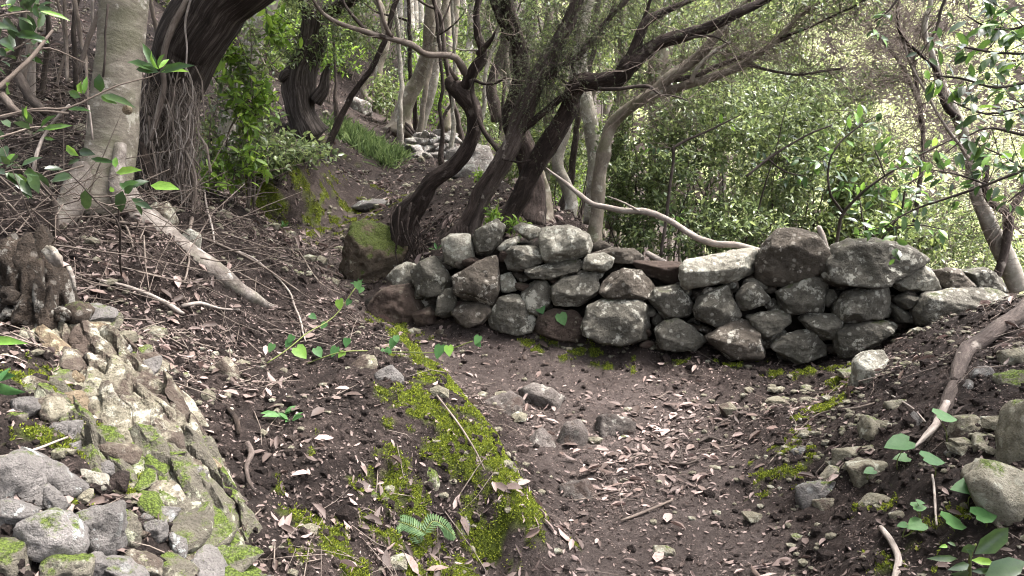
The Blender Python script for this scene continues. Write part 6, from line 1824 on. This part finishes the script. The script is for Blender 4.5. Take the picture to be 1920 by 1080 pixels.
STICKS = [
    ([(190, 408, 5), (240, 418, 6), (300, 425, 6), (360, 440, 6), (430, 466, 5), (500, 505, 4), (560, 545, 3)], 'twig_mid', "longest dry stick slanting down across the buttress root"),
    ([(180, 522, 4), (230, 535, 6), (290, 558, 8), (330, 580, 10), (345, 588, 6)], 'twig_pale', "pale stick with a bend lying under the buttress root"),
    ([(340, 575, 8), (375, 570, 7), (410, 578, 5), (450, 580, 3)], 'twig_pale', "short pale stick end beside the bent one"),
    ([(376, 322, 4), (385, 370, 4), (395, 420, 4), (400, 455, 3)], 'twig_pale', "thin white stick leaning upright below the shaggy trunk"),
    ([(360, 410, 8), (357, 440, 5), (352, 490, 4), (345, 530, 3)], 'twig_mid', "thin upright twig rooted by the buttress root's end"),
    ([(440, 470, 4), (480, 490, 4), (540, 545, 4), (575, 640, 3)], 'twig_pale', "arched whitish twig above the dark hollow of the bank"),
    ([(1165, 975, 5), (1200, 962, 6), (1262, 938, 5)], 'twig_mid', "straight brown stick lying across the path"),
    ([(1255, 868, 4), (1290, 870, 5), (1310, 860, 4)], 'twig_dark', "small dark twig in the leaves on the path"),
    ([(1310, 830, 5), (1330, 820, 8), (1352, 826, 6)], 'twig_dark', "dark root knuckle showing in the middle of the path"),
    ([(820, 740, 4), (880, 820, 4), (910, 880, 3)], 'twig_mid', "thin stick running down the mossy spur"),
    ([(1440, 870, 3), (1530, 780, 3), (1610, 765, 5), (1640, 755, 3)], 'twig_mid', "curved twig trailing over the mossy path edge"),
    ([(1660, 735, 4), (1710, 765, 4), (1735, 790, 3)], 'twig_pale', "thin pale twig beside the splintered branch end"),
    ([(1745, 890, 4), (1750, 930, 5), (1757, 985, 4)], 'twig_pale', "short pale twig hanging down the soil near the seedlings"),
    ([(0, 855, 5), (60, 845, 6), (128, 820, 4)], 'twig_pale', "grey stick lying on the grey blocks of the rib"),
    ([(0, 950, 5), (50, 955, 6), (100, 962, 3)], 'twig_pale', "second grey stick lower on the rib blocks"),
    ([(76, 980, 5), (82, 1040, 5), (90, 1085, 5)], 'twig_pale', "upright pale stick against the lowest rib block"),
    ([(140, 330, 5), (180, 345, 4), (235, 420, 4), (250, 470, 3)], 'twig_mid', "fine twig propped against the smooth trunk's foot"),
    ([(1310, 845, 3), (1375, 835, 3)], 'twig_mid', "tiny straw lying beyond the dark root knuckle"),
    ([(560, 470, 3), (600, 530, 4), (640, 552, 3)], 'twig_mid', "fine stick along the crest above the path bend"),
    ([(420, 760, 8), (445, 790, 12), (450, 815, 8)], 'stump', "dark root stub on the bare soil of the bank"),
    ([(462, 830, 14), (470, 850, 16), (460, 875, 12), (465, 900, 10), (478, 920, 6)], 'bark_heath_grey', "twisted grey root exposed on the bare soil of the bank"),
]
for rows, m, lab in STICKS:
    t = thing("stick", G0(*rows[len(rows) // 2][:2]), lab, "stick", "sticks on the ground")
    limb(t, "stick", on_ground(rows), MAT[m], sides=7, stepm=0.03, lump=0.2, wob=0.008)

# --- leafy branches reaching in over the wall
RB = "leafy branches reaching in over the wall"
def branch(label, lines, n, L, mats, base=None, dup=None):
    t = thing("leafy_branch", P(*lines[0][0][:3]), label, "branch", RB)
    for rows in lines:
        _, l = limb(t, "twig", rows, MAT['twig_dark'], sides=6, stepm=0.04, wob=0.012)
        m = max(5, int(n * len(l) / 11))
        for k in range(m):
            leaves_along(t, l, 1, L, mats[int(rng.integers(0, len(mats)))], tmin=0.12)
        # side twigs with leaf rosettes
        for k in range(max(2, m // 5)):
            i = int(rng.integers(len(l) // 5, len(l) - 1))
            e = l[i, :3] + nrm(rng.normal(0, 1, 3) + np.array([-0.4, 0, 0.1])) * rng.uniform(0.08, 0.24)
            _, l2 = limb(t, "twig", [(*l[i, :3], 0.0022), (*((l[i, :3] + e) / 2 + rng.normal(0, 0.01, 3)), 0.0018), (*e, 0.001)], MAT['twig_dark'], sides=5, stepm=0.05, world=True)
            for q in range(6):
                leaves_along(t, l2, 1, L, mats[int(rng.integers(0, len(mats)))], tmin=0.3, spread=0.01)
    return t


DK = ['leaf_dark', 'leaf_dark', 'leaf_big', 'leaf_big', 'leaf_big', 'leaf_fresh_o']
branch("long thin branch rising from behind the wall with glossy mid-green leaves", [[(1990, 290, 3.9, 7), (1920, 318, 3.95, 6), (1850, 345, 4.0, 6), (1775, 370, 4.05, 5), (1710, 395, 4.1, 4), (1660, 425, 4.15, 2)], [(1850, 345, 4.0, 4), (1800, 330, 3.95, 3), (1740, 318, 3.9, 2)], [(1920, 318, 3.95, 4), (1880, 290, 3.9, 3), (1830, 265, 3.85, 2)]], 34, 0.075, DK)
branch("looping branch sprouting from the gap between the two biggest wall stones", [[(1565, 470, 4.75, 7), (1572, 430, 4.7, 6), (1582, 398, 4.65, 6), (1630, 350, 4.55, 5), (1690, 310, 4.5, 4), (1760, 275, 4.45, 3), (1800, 255, 4.4, 2)], [(1580, 400, 4.65, 5), (1558, 365, 4.6, 5), (1552, 320, 4.6, 4), (1565, 280, 4.6, 4), (1605, 242, 4.6, 3), (1650, 215, 4.6, 2)], [(1660, 330, 4.52, 3), (1650, 300, 4.5, 3), (1640, 280, 4.5, 2)]], 26, 0.078, DK)
branch("dark overhanging branch with the broadest leaves in the upper corner", [[(2000, 130, 3.2, 8), (1930, 150, 3.2, 7), (1870, 165, 3.2, 5), (1810, 150, 3.2, 4), (1750, 145, 3.2, 2)], [(1990, 30, 3.1, 7), (1920, 50, 3.1, 6), (1860, 55, 3.1, 4), (1810, 30, 3.1, 2)], [(1990, 190, 3.2, 6), (1920, 200, 3.2, 5), (1850, 215, 3.2, 4), (1790, 192, 3.2, 2)], [(1980, 90, 3.1, 6), (1920, 100, 3.1, 5), (1850, 95, 3.1, 4), (1800, 85, 3.1, 2)]], 34, 0.072, DK)
branch("second overhanging branch drooping beside the pale leaning tree", [[(2000, 240, 3.5, 7), (1930, 255, 3.5, 6), (1860, 240, 3.5, 5), (1815, 255, 3.5, 3), (1770, 290, 3.5, 2)], [(1990, 330, 3.4, 5), (1930, 350, 3.4, 4), (1890, 380, 3.4, 2)]], 24, 0.07, DK)
branch("dark spray hanging from the top edge beside the bare hillside twigs", [[(1790, -40, 3.8, 6), (1765, 20, 3.8, 5), (1755, 60, 3.8, 4), (1735, 90, 3.8, 3), (1725, 110, 3.8, 2)], [(1700, -30, 3.9, 5), (1670, 20, 3.9, 4), (1640, 40, 3.9, 2)]], 18, 0.06, DK)
branch("leafy spray with light green leaves above the largest wall stone", [[(1640, 500, 4.9, 6), (1655, 450, 4.85, 5), (1690, 400, 4.8, 4), (1700, 350, 4.75, 3), (1730, 330, 4.7, 2)], [(1670, 430, 4.82, 4), (1720, 420, 4.75, 3), (1770, 430, 4.7, 2)], [(1655, 455, 4.85, 4), (1620, 420, 4.8, 3), (1610, 370, 4.8, 2)]], 22, 0.075, ['leaf_big', 'leaf_fresh_o', 'leaf_big', 'leaf_dark'])
branch("small-leaved spray above the long pale flat wall stone", [[(1400, 330, 5.6, 5), (1450, 290, 5.6, 5), (1500, 260, 5.6, 4), (1560, 235, 5.6, 3)], [(1440, 296, 5.6, 4), (1470, 320, 5.6, 3), (1510, 330, 5.6, 2)], [(1240, 480, 5.7, 7), (1262, 300, 5.7, 6), (1268, 275, 5.7, 6), (1340, 240, 5.7, 4), (1390, 215, 5.7, 2)]], 14, 0.065, ['leaf_big', 'leaf_fresh_o', 'leaf_dark'])

# pale tree at the end of the wall
t = thing("pale_leaning_tree", gp(1880, 5.9), "pale leaning tree with a dark forked stem beyond the end of the wall", "tree")
_, p0 = limb(t, "trunk", [(1905, 545, 5.9, 34), (1885, 480, 5.9, 34), (1862, 440, 5.9, 30), (1842, 395, 5.9, 26), (1828, 350, 5.9, 22), (1818, 300, 5.9, 20), (1805, 240, 5.9, 20), (1785, 200, 5.9, 18), (1772, 170, 5.9, 16), (1750, 110, 5.9, 12), (1735, 60, 5.9, 10), (1745, 0, 5.9, 8), (1750, -60, 5.9, 6)], MAT['bark_pale'], sides=12, stepm=0.04, lump=0.15, wob=0.015)
_, p1 = limb(t, "branch", [(1866, 530, 5.8, 18), (1885, 470, 5.8, 17), (1893, 420, 5.8, 20), (1888, 398, 5.8, 18), (1862, 380, 5.8, 16), (1848, 350, 5.8, 14), (1850, 315, 5.8, 12), (1840, 280, 5.8, 8)], MAT['bark_heath_grey'], **KT)
_, p2 = limb(t, "branch", [(1890, 400, 5.8, 14), (1910, 375, 5.8, 14), (1935, 330, 5.8, 12)], MAT['bark_heath_grey'], **KT)
_, p3 = limb(t, "branch", [(1795, 220, 5.85, 14), (1778, 205, 5.8, 14), (1765, 180, 5.8, 10), (1755, 130, 5.8, 8), (1690, 70, 5.8, 6), (1680, 20, 5.8, 4)], MAT['bark_heath'], **KT)
_, p4 = limb(t, "branch", [(1818, 300, 5.85, 6), (1770, 230, 5.8, 5), (1710, 120, 5.8, 4), (1690, 60, 5.8, 3)], MAT['twig_pale'], **KT)
bare_twigs(t, rng, [p0, p1, p2, p3, p4], 300, (0.2, 0.8), 'twig_mid', 0.003, (-0.2, 0, 0.5), 4, 0.3)
t = thing("thin_dead_tree", gp(1740, 8.0), "bare thin tree with many fine twigs against the bright hillside", "tree")
_, p5 = limb(t, "trunk", [(1700, 480, 8.0, 12), (1720, 380, 8.0, 10), (1730, 250, 8.0, 10), (1712, 120, 8.0, 9), (1690, 60, 8.0, 8), (1680, -20, 8.0, 6)], MAT['bark_heath_grey'], **KT)
_, p6 = limb(t, "branch", [(1725, 200, 8.0, 8), (1690, 120, 8.0, 6), (1640, 60, 8.0, 5), (1600, 10, 8.0, 4)], MAT['bark_tan'], **KT)
bare_twigs(t, rng, [p5, p6], 420, (0.3, 1.2), 'twig_mid', 0.004, (-0.2, 0, 0.3), 5, 0.3)

# --- seedlings on the stony bank
SS_ = 1016 / 320.0
SEED = "seedlings with round leaves on the stony bank"
for k, (leaves, ht, lab) in enumerate([
        ([(265, 290, 165)], 55, "pale round-leaved seedling in front of the long flat slab"), ([(555, 130, 150)], 60, "seedling leaf held up beside the splintered branch end"),
        ([(480, 385, 150)], 35, "seedling with one leaf below the dead branch's tip"), ([(95, 455, 78)], 18, "tiny seedling against the squarish pale stone"),
        ([(690, 548, 205)], 40, "big flat seedling leaf overlapping the pale weathered boulder"), ([(868, 552, 195)], 40, "seedling leaf nearest the face of the pale weathered boulder"),
        ([(790, 714, 160)], 24, "lone flat seedling leaf below the pale weathered boulder"), ([(395, 667, 95), (402, 640, 50)], 26, "small two-leaved seedling beside the hanging pale twig"),
        ([(290, 776, 62), (372, 776, 130)], 24, "two-leaved seedling above the white curved root"), ([(612, 758, 175)], 22, "long seedling leaf below the hanging pale twig"), ([(285, 376, 95)], 16, "thin seedling leaf beside the squarish pale stone's top")]):
    fx, fy = 1600 + leaves[0][0] / SS_, 740 + leaves[0][1] / SS_ + ht
    g = G(fx, min(fy, 1078))
    t = thing("seedling", g, lab, "seedling", SEED)
    for (lx, ly, w) in leaves:
        d = g[1] - 0.02
        c = P(1600 + lx / SS_, 740 + ly / SS_, d)
        L = w / SS_ * M(d)
        a = nrm(np.array([rng.choice([-1, 1]) * 0.9, rng.normal(0, 0.25), -0.12 + rng.normal(0, 0.06)]))
        limb(t, "stem", [(*g, 0.0022), (*((g + c) / 2 + rng.normal(0, 0.004, 3)), 0.0018), (*(c - a * L * 0.45), 0.0014)], MAT['green_stem'], sides=5, stepm=0.02, world=True)
        leaf_obj(t, 'heart', 'leaf_mint', c - a * L * 0.45, a, np.array([rng.normal(0, 0.1), -0.42, 1.0]), L, L * 0.85)
for (x, y, d, s, ht, lab) in [(1010, 577, 4.4, 24, 60, "heart-leaved seedling standing before the wall's middle"), (1050, 597, 4.35, 26, 60, "larger heart-leaved seedling against the round soiled wall stone"), (937, 600, 4.45, 13, 30, "tiny seedling at the foot of the wall"), (1107, 620, 4.3, 12, 22, "smallest seedling in front of the biggest oval wall stone")]:
    g = G(x - 4, y + ht)
    t = thing("seedling", g, lab, "seedling", "heart-leaved seedlings in front of the wall")
    c = P(x, y, g[1])
    L = s * M(d)
    limb(t, "stem", [(*g, 0.0022), (*((g + c) / 2), 0.0018), (*(c + np.array([0, 0, -L * 0.2])), 0.0014)], MAT['twig_mid'], sides=5, stepm=0.03, world=True)
    leaf_obj(t, 'heart', 'leaf_mint', c + np.array([0, 0, L * 0.35]), np.array([0.35, -0.25, -0.8]), np.array([0.1, -1, 0.4]), L, L)
# broad glossy plant in the corner
t = thing("glossy_plant", P(1815, 1090, 1.75), "broad-leaved glossy plant in the lower corner", "plant")
limb(t, "stem", [(1817, 1120, 1.75, 8), (1818, 1080, 1.72, 7), (1820, 1040, 1.7, 6), (1830, 1020, 1.7, 4)], MAT['green_stem'], sides=7, stepm=0.02)
cc = lambda x, y: (1600 + x / SS_, 740 + y / SS_)
for b, e, w, m, k in [((720, 950), (930, 775), 150, 'leaf_dark', 'curl'), ((730, 900), (640, 935), 60, 'leaf_dark', 'laurel'), ((780, 1085), (1040, 985), 150, 'leaf_big', 'laurel'), ((620, 975), (450, 975), 45, 'leaf_dark', 'laurel'), ((690, 1010), (580, 1040), 60, 'leaf_dark', 'laurel'),
                      ((700, 985), (855, 1000), 42, 'leaf_fresh_o', 'laurel'), ((560, 900), (520, 905), 30, 'leaf_fresh_o', 'laurel'), ((560, 880), (620, 900), 30, 'leaf_dark', 'laurel'), ((690, 1060), (600, 1075), 50, 'leaf_dark', 'laurel'), ((700, 1050), (870, 1050), 45, 'leaf_dark', 'laurel'), ((700, 990), (690, 920), 60, 'leaf_dark', 'laurel')]:
    traced_leaf(t, k, m, cc(*b), cc(*e), w / SS_, 1.7, 0.7)
t = thing("leaf_tip", P(-40, 640, 1.6), "single bright leaf poking in at the frame's edge beside the stump", "leaf")
traced_leaf(t, 'laurel', 'leaf_fresh_o', (-45, 640), (46, 640), 14, 1.6, 0.8)
t = thing("edge_plant", P(-20, 760, 1.75), "bluish-green lobed leaves at the frame's edge above the grey blocks", "plant")
for b, e, w in [((-10, 720), (18, 685), 26), ((-10, 705), (30, 705), 22), ((-5, 725), (40, 738), 18)]:
    traced_leaf(t, 'heart', 'leaf_mint', b, e, w, 1.75, 0.3)

# --- creeping vine over the spur
cv = lambda x, y: (420 + x / 3.0, 380 + y / 3.0)
t = thing("creeping_vine", G(*cv(560, 870)), "slender creeping vine with pale triangular leaves trailing over the spur", "vine")
vl = [(380, 960), (470, 905), (560, 870), (640, 845), (720, 835), (840, 836), (960, 838), (1080, 842), (1180, 842), (1300, 815), (1400, 780)]
rows = []
for k, q in enumerate(vl):
    x, y = cv(*q)
    d = float(np.interp(x, [540, 660, 740, 900], [3.3, 3.35, 3.45, 3.3]))
    rows.append((x, y, d, 2.6 if k < 8 else 2.0))
limb(t, "stem", rows, MAT['green_stem'], sides=5, stepm=0.03, wob=0.004)
limb(t, "stem", [(*cv(240, 900), 3.2, 2.4), (*cv(360, 820), 3.3, 2.4), (*cv(470, 730), 3.45, 2.2), (*cv(620, 640), 3.7, 2), (*cv(740, 480), 3.8, 2)], MAT['green_stem'], sides=5, stepm=0.03, wob=0.004)
for x, y, s in [(650, 570, 64), (755, 465, 56), (770, 490, 40), (500, 640, 46), (265, 815, 52), (375, 765, 50), (360, 792, 46), (430, 840, 90), (530, 840, 66), (620, 835, 64), (690, 785, 54), (660, 855, 50), (915, 850, 74), (950, 790, 66), (970, 765, 44), (1210, 835, 84), (1265, 830, 64), (1425, 770, 56), (1430, 795, 40), (240, 975, 92), (330, 995, 62), (300, 945, 52), (700, 560, 40), (560, 690, 44)]:
    px, py = cv(x, y)
    d = float(np.interp(px, [500, 660, 740, 900], [3.2, 3.4, 3.4, 3.25]))
    if y < 700:
        d = 3.75
    L = s / 3.0 * M(d)
    a = nrm(np.array([rng.normal(0, 0.5), -0.4, -0.7]))
    leaf_obj(t, 'heart', 'leaf_mint' if rng.random() < 0.75 else 'leaf_fresh_o', P(px, py, d) - a * L * 0.4, a, np.array([rng.normal(0, 0.3), -0.9, 0.7]), L, L * 0.9)
for (px, py, lab) in [(533, 430, "small herb with narrow leaves above the upper path bend"), (672, 540, "small fresh herb at the foot of the mossy boulder"), (820, 475, "small pale herb above the wedge at the wall's end"), (530, 790, "low leafy herb on the bare soil of the bank"), (545, 800, "second low herb beside the bare soil")]:
    g = G(px, py)
    t = thing("herb", g, lab, "herb", "herbs on the banks")
    for k in range(7):
        a = nrm(np.array([rng.normal(0, 1), rng.normal(0, 0.6), 0.5]))
        L = rng.uniform(0.04, 0.075)
        leaf_obj(t, 'laurel', 'leaf_mint', g + a * 0.01 + np.array([0, 0, 0.02]), a, np.array([0, -0.4, 1]) + rng.normal(0, 0.2, 3), L, L * 0.4)

# --- fern on the spur
g = G(800, 1010)
t = thing("fern", g, "small bluish-green fern growing from bright moss on the spur", "fern")
fmx = lambda x, y: (640 + x / 6.0, 900 + y / 6.0)
for rows in [[(960, 600), (800, 520), (650, 470), (500, 440), (370, 490)], [(640, 560), (760, 640), (850, 740), (960, 790), (1100, 870)], [(940, 580), (1020, 470), (1100, 480), (1200, 560), (1280, 640)], [(900, 700), (800, 600), (700, 560), (640, 640)]]:
    pts = px_line([(*fmx(*q), g[1] - 0.05 + 0.02 * i, 1.6) for i, q in enumerate(rows)])
    mb = MB()
    V, F, A = tube(pts, 5, 0.015, 0.0)
    mb.add(V, F, A)
    st = obj("frond", mb.mesh("frond_stem"), MAT['green_stem'], t)
    l = smooth_line(pts, 0.007)[:, :3]
    n = len(l)
    td = nrm(np.gradient(l, axis=0))
    nn = nrm(np.array([0.1, -0.6, 0.9]) + rng.normal(0, 0.1, 3))
    sd = nrm(np.cross(nn, td))
    env = np.sin(np.pi * np.clip(np.linspace(0.12, 1.0, n), 0, 1)) ** 0.7 * 0.042 + 0.004
    lm = MB()
    for s in (-1, 1):
        lm.add(*leaf_set(l, nrm(sd * s + td * 0.55), np.tile(nn, (n, 1)) + rng.normal(0, 0.12, (n, 3)), env, np.full(n, 0.008), LEAF8, LEAF8_F))
    o = obj("leaflets", lm.mesh("leaflets"), MAT['fern'], st)

# ------------------------------------------------------------------ ground cover: counted leaves, then the mass
def in_view(xy):
    return np.abs(xy[:, 0]) < 0.74 * xy[:, 1] + 0.25


def scatter(n, y0, y1, power=1.0, dens=None, res=260):
    """n ground positions, drawn with the given density"""
    s, t_ = np.meshgrid((np.arange(res) + 0.5) / res, (np.arange(res) + 0.5) / res)
    s, t_ = s.ravel(), t_.ravel()
    y = y0 + (y1 - y0) * s ** power
    w = dens(np.c_[(2 * t_ - 1) * (0.76 * y + 0.3), y]) if dens is not None else np.ones(len(s))
    w = np.maximum(w, 0)
    k = rng.choice(len(s), n, p=w / w.sum())
    s = s[k] + rng.uniform(-0.5, 0.5, n) / res
    t_ = t_[k] + rng.uniform(-0.5, 0.5, n) / res
    y = y0 + (y1 - y0) * np.clip(s, 0, 1) ** power
    return np.c_[(2 * t_ - 1) * (0.76 * y + 0.3), y]


def litter_density(q):
    pm = path_mask(q)
    p3 = np.c_[q, np.zeros(len(q))]
    patch = np.clip(0.22 + 2.6 * fbm(p3 * 2.2, 101, 4, 0.6), 0.02, 1)
    mo = moss_mask(q)
    left = q[:, 0] < -0.15
    bare = np.exp(-(((q[:, 0] + 0.9) / 0.35) ** 2 + ((q[:, 1] - 2.35) / 0.4) ** 2))
    return np.clip(patch * np.where(pm > 0.5, 0.75 * np.interp(q[:, 1], [3.4, 4.1, 5.5, 6.5], [1, 0.3, 0.3, 1]), np.where(left, 0.8, 0.6)) * (1 - 0.75 * mo) * (1 - 0.75 * bare), 0, 1)


def lay(q, L, curl=0.25, lift=0.004):
    n = len(q)
    z = H(q)
    N0 = normals_at(q)
    nn = nrm(N0 + rng.normal(0, curl, (n, 3)))
    a = nrm(np.cross(nn, rng.normal(0, 1, (n, 3))))
    return np.c_[q, z + lift + 0.12 * L], a, nn


lm = MB()
for n, y0, y1, pw, L0, L1, T in [(3000, 1.5, 6.5, 0.9, 0.018, 0.06, CURL8), (3600, 1.5, 6.5, 0.9, 0.015, 0.055, LEAF8 * np.array([1, 1, -1.2])), (5500, 5.5, 17, 1.0, 0.04, 0.09, CURL8)]:
    q = scatter(n, y0, y1, pw, litter_density)
    L = np.clip((L0 * L1) ** 0.5 * np.exp(rng.normal(0, 0.45, n)), L0 * 0.7, L1 * 1.3)
    b, a, nn = lay(q, L)
    lm.add(*leaf_set(b, a, nn, L, L * rng.uniform(0.25, 0.55, n), T, LEAF8_F))
q = scatter(2600, 1.6, 5.2, 0.85, lambda q: np.where(path_mask(q) > 0.45, 1.0, 0.12) * np.interp(q[:, 1], [3.4, 4.1], [1, 0.25]) * np.clip(0.35 + 1.6 * fbm(np.c_[q * 1.5, np.zeros(len(q))], 141, 3), 0.06, 1))
L = np.clip(0.034 * np.exp(rng.normal(0, 0.5, len(q))), 0.012, 0.095)
b, a, nn = lay(q, L, 0.16, 0.003)
lm.add(*leaf_set(b, a, nn, L, L * rng.uniform(0.22, 0.6, len(q)), LEAF8 * np.array([1, 1, 0.9]), LEAF8_F))
tag(obj("leaf_litter", lm.mesh("leaf_litter"), MAT['dead']), "dry pinkish leaf litter strewn over path and banks", None, None, "stuff")
cm = MB()
for n, y0, y1, L0, L1 in [(60000, 1.4, 5.5, 0.005, 0.024), (26000, 5, 15, 0.015, 0.06)]:
    q = scatter(n, y0, y1, 0.9, lambda q: 0.25 + 0.75 * litter_density(q))
    L = rng.uniform(L0, L1, n)
    b, a, nn = lay(q, L, 0.45, 0.002)
    cm.add(*leaf_set(b, a, nn, L, L * rng.uniform(0.2, 0.7, n), LEAF4, LEAF4_F))
tag(obj("leaf_crumbs", cm.mesh("leaf_crumbs"), MAT['dead_dark']), "dark crumbled leaf mould covering the soil", None, None, "stuff")
# fine twigs
tm = MB()
q = scatter(2600, 1.5, 9, 0.85, litter_density)
q = q[(path_mask(q) < 0.5) | (rng.uniform(0, 1, len(q)) < 0.25)]
n = len(q)
b, a, nn = lay(q, np.full(n, 0.03), 0.2)
le = rng.uniform(0.04, 0.3, n)
A0 = b - a * le[:, None] / 2
A2 = b + a * le[:, None] / 2
for arr in (A0, A2):
    arr[:, 2] = np.maximum(arr[:, 2], H(arr[:, :2]) + 0.003)
A1 = (A0 + A2) / 2 + rng.normal(0, 0.012, (n, 3))
A1[:, 2] = np.maximum(A1[:, 2], H(A1[:, :2]) + 0.004)
tm.add(*twig_set(A0, A1, A2, rng.uniform(0.001, 0.0032, n), 4))
tag(obj("twig_litter", tm.mesh("twig_litter"), MAT['twig_mid']), "fine dry twigs scattered in the litter", None, None, "stuff")
# pebbles
U1, F1 = ico(1)
pm_ = MB()
def pebble_density(q):
    r = q[:, 0] > 0.9
    return np.where(r, 0.9, 0.35) * np.clip(0.5 + 1.2 * fbm(np.c_[q * 2.3, np.zeros(len(q))], 111, 2), 0.05, 1) * (1 - 0.85 * path_mask(q))


n = 7000
q = scatter(n, 1.4, 13, 1.15, pebble_density)
s = rng.uniform(0.006, 0.02, n) * (0.7 + q[:, 1] * 0.1) * (1 + 1.4 * (rng.uniform(0, 1, n) > 0.94))
z = H(q)
V = U1[None] * (0.7 + 0.5 * rng.uniform(0, 1, (n, len(U1), 1))) * s[:, None, None] * np.stack([rng.uniform(0.8, 1.5, n), rng.uniform(0.8, 1.3, n), rng.uniform(0.5, 0.9, n)], -1)[:, None, :]
V = V + np.c_[q, z + s * 0.25][:, None, :]
pm_.add(V.reshape(-1, 3), (F1[None] + (np.arange(n) * len(U1))[:, None, None]).reshape(-1, 3))
tag(obj("pebbles", pm_.mesh("pebbles", False), MAT['tan']), "small stones and grit in the soil", None, None, "stuff")
# clods of soil
cd = MB()
n = 11000
q = scatter(n, 1.4, 7.5, 0.9, lambda q: 0.12 + 0.88 * (1 - path_mask(q)))
s = rng.uniform(0.004, 0.02, n) * (1 + 0.8 * (rng.uniform(0, 1, n) > 0.93))
z = H(q)
V = U1[None] * (0.65 + 0.6 * rng.uniform(0, 1, (n, len(U1), 1))) * s[:, None, None]
V = V + np.c_[q, z][:, None, :]
cd.add(V.reshape(-1, 3), (F1[None] + (np.arange(n) * len(U1))[:, None, None]).reshape(-1, 3))
tag(obj("soil_crumbs", cd.mesh("soil_crumbs", False), MAT['soil']), "dark crumbs of loose soil on the banks", None, None, "stuff")
# moss tufts
mm = MB()
q = scatter(130000, 1.5, 9, 0.9, lambda q: moss_mask(q) ** 0.7)
n = len(q)
z = H(q)
nn = normals_at(q)
L = rng.uniform(0.003, 0.0095, n) * (1 + 0.12 * q[:, 1])
a = nrm(nn + rng.normal(0, 0.55, (n, 3)))
mm.add(*leaf_set(np.c_[q, z + 0.004], a, rng.normal(0, 1, (n, 3)), L, L * 0.45, LEAF4, LEAF4_F))
tag(obj("moss", mm.mesh("moss"), MAT['moss']), "cushions of bright green moss along the edges of the path", None, None, "stuff")

# the leaves that show largest, one by one
def single_leaves(n, area, label, group, L0, L1):
    q = scatter(n, 1.7, 4.6, 0.8, lambda c: litter_density(c) * area(c) * (np.abs(c[:, 0]) < 0.68 * c[:, 1]))
    L = rng.uniform(L0, L1, n)
    b, a, nn = lay(q, L, 0.22, 0.006)
    for k in range(n):
        o = leaf_obj(None, ['curl', 'flat', 'half', 'curl'][k % 4], 'dead_o', b[k], a[k], nn[k], L[k], L[k] * rng.uniform(0.25, 0.6), "fallen_leaf")
        tag(o, label, "leaf", group)


single_leaves(150, lambda q: path_mask(q) > 0.6, "dry pinkish-brown fallen leaf lying on the trodden path", "fallen leaves on the path", 0.035, 0.09)
single_leaves(90, lambda q: (path_mask(q) < 0.4) & (q[:, 0] < 0.1), "dry pale fallen leaf lying on the steep bank by the rock rib", "fallen leaves on the steep bank", 0.045, 0.085)
single_leaves(50, lambda q: (path_mask(q) < 0.4) & (q[:, 0] > 0.8), "dry fallen leaf among the loose stones of the stony bank", "fallen leaves on the stony bank", 0.045, 0.085)
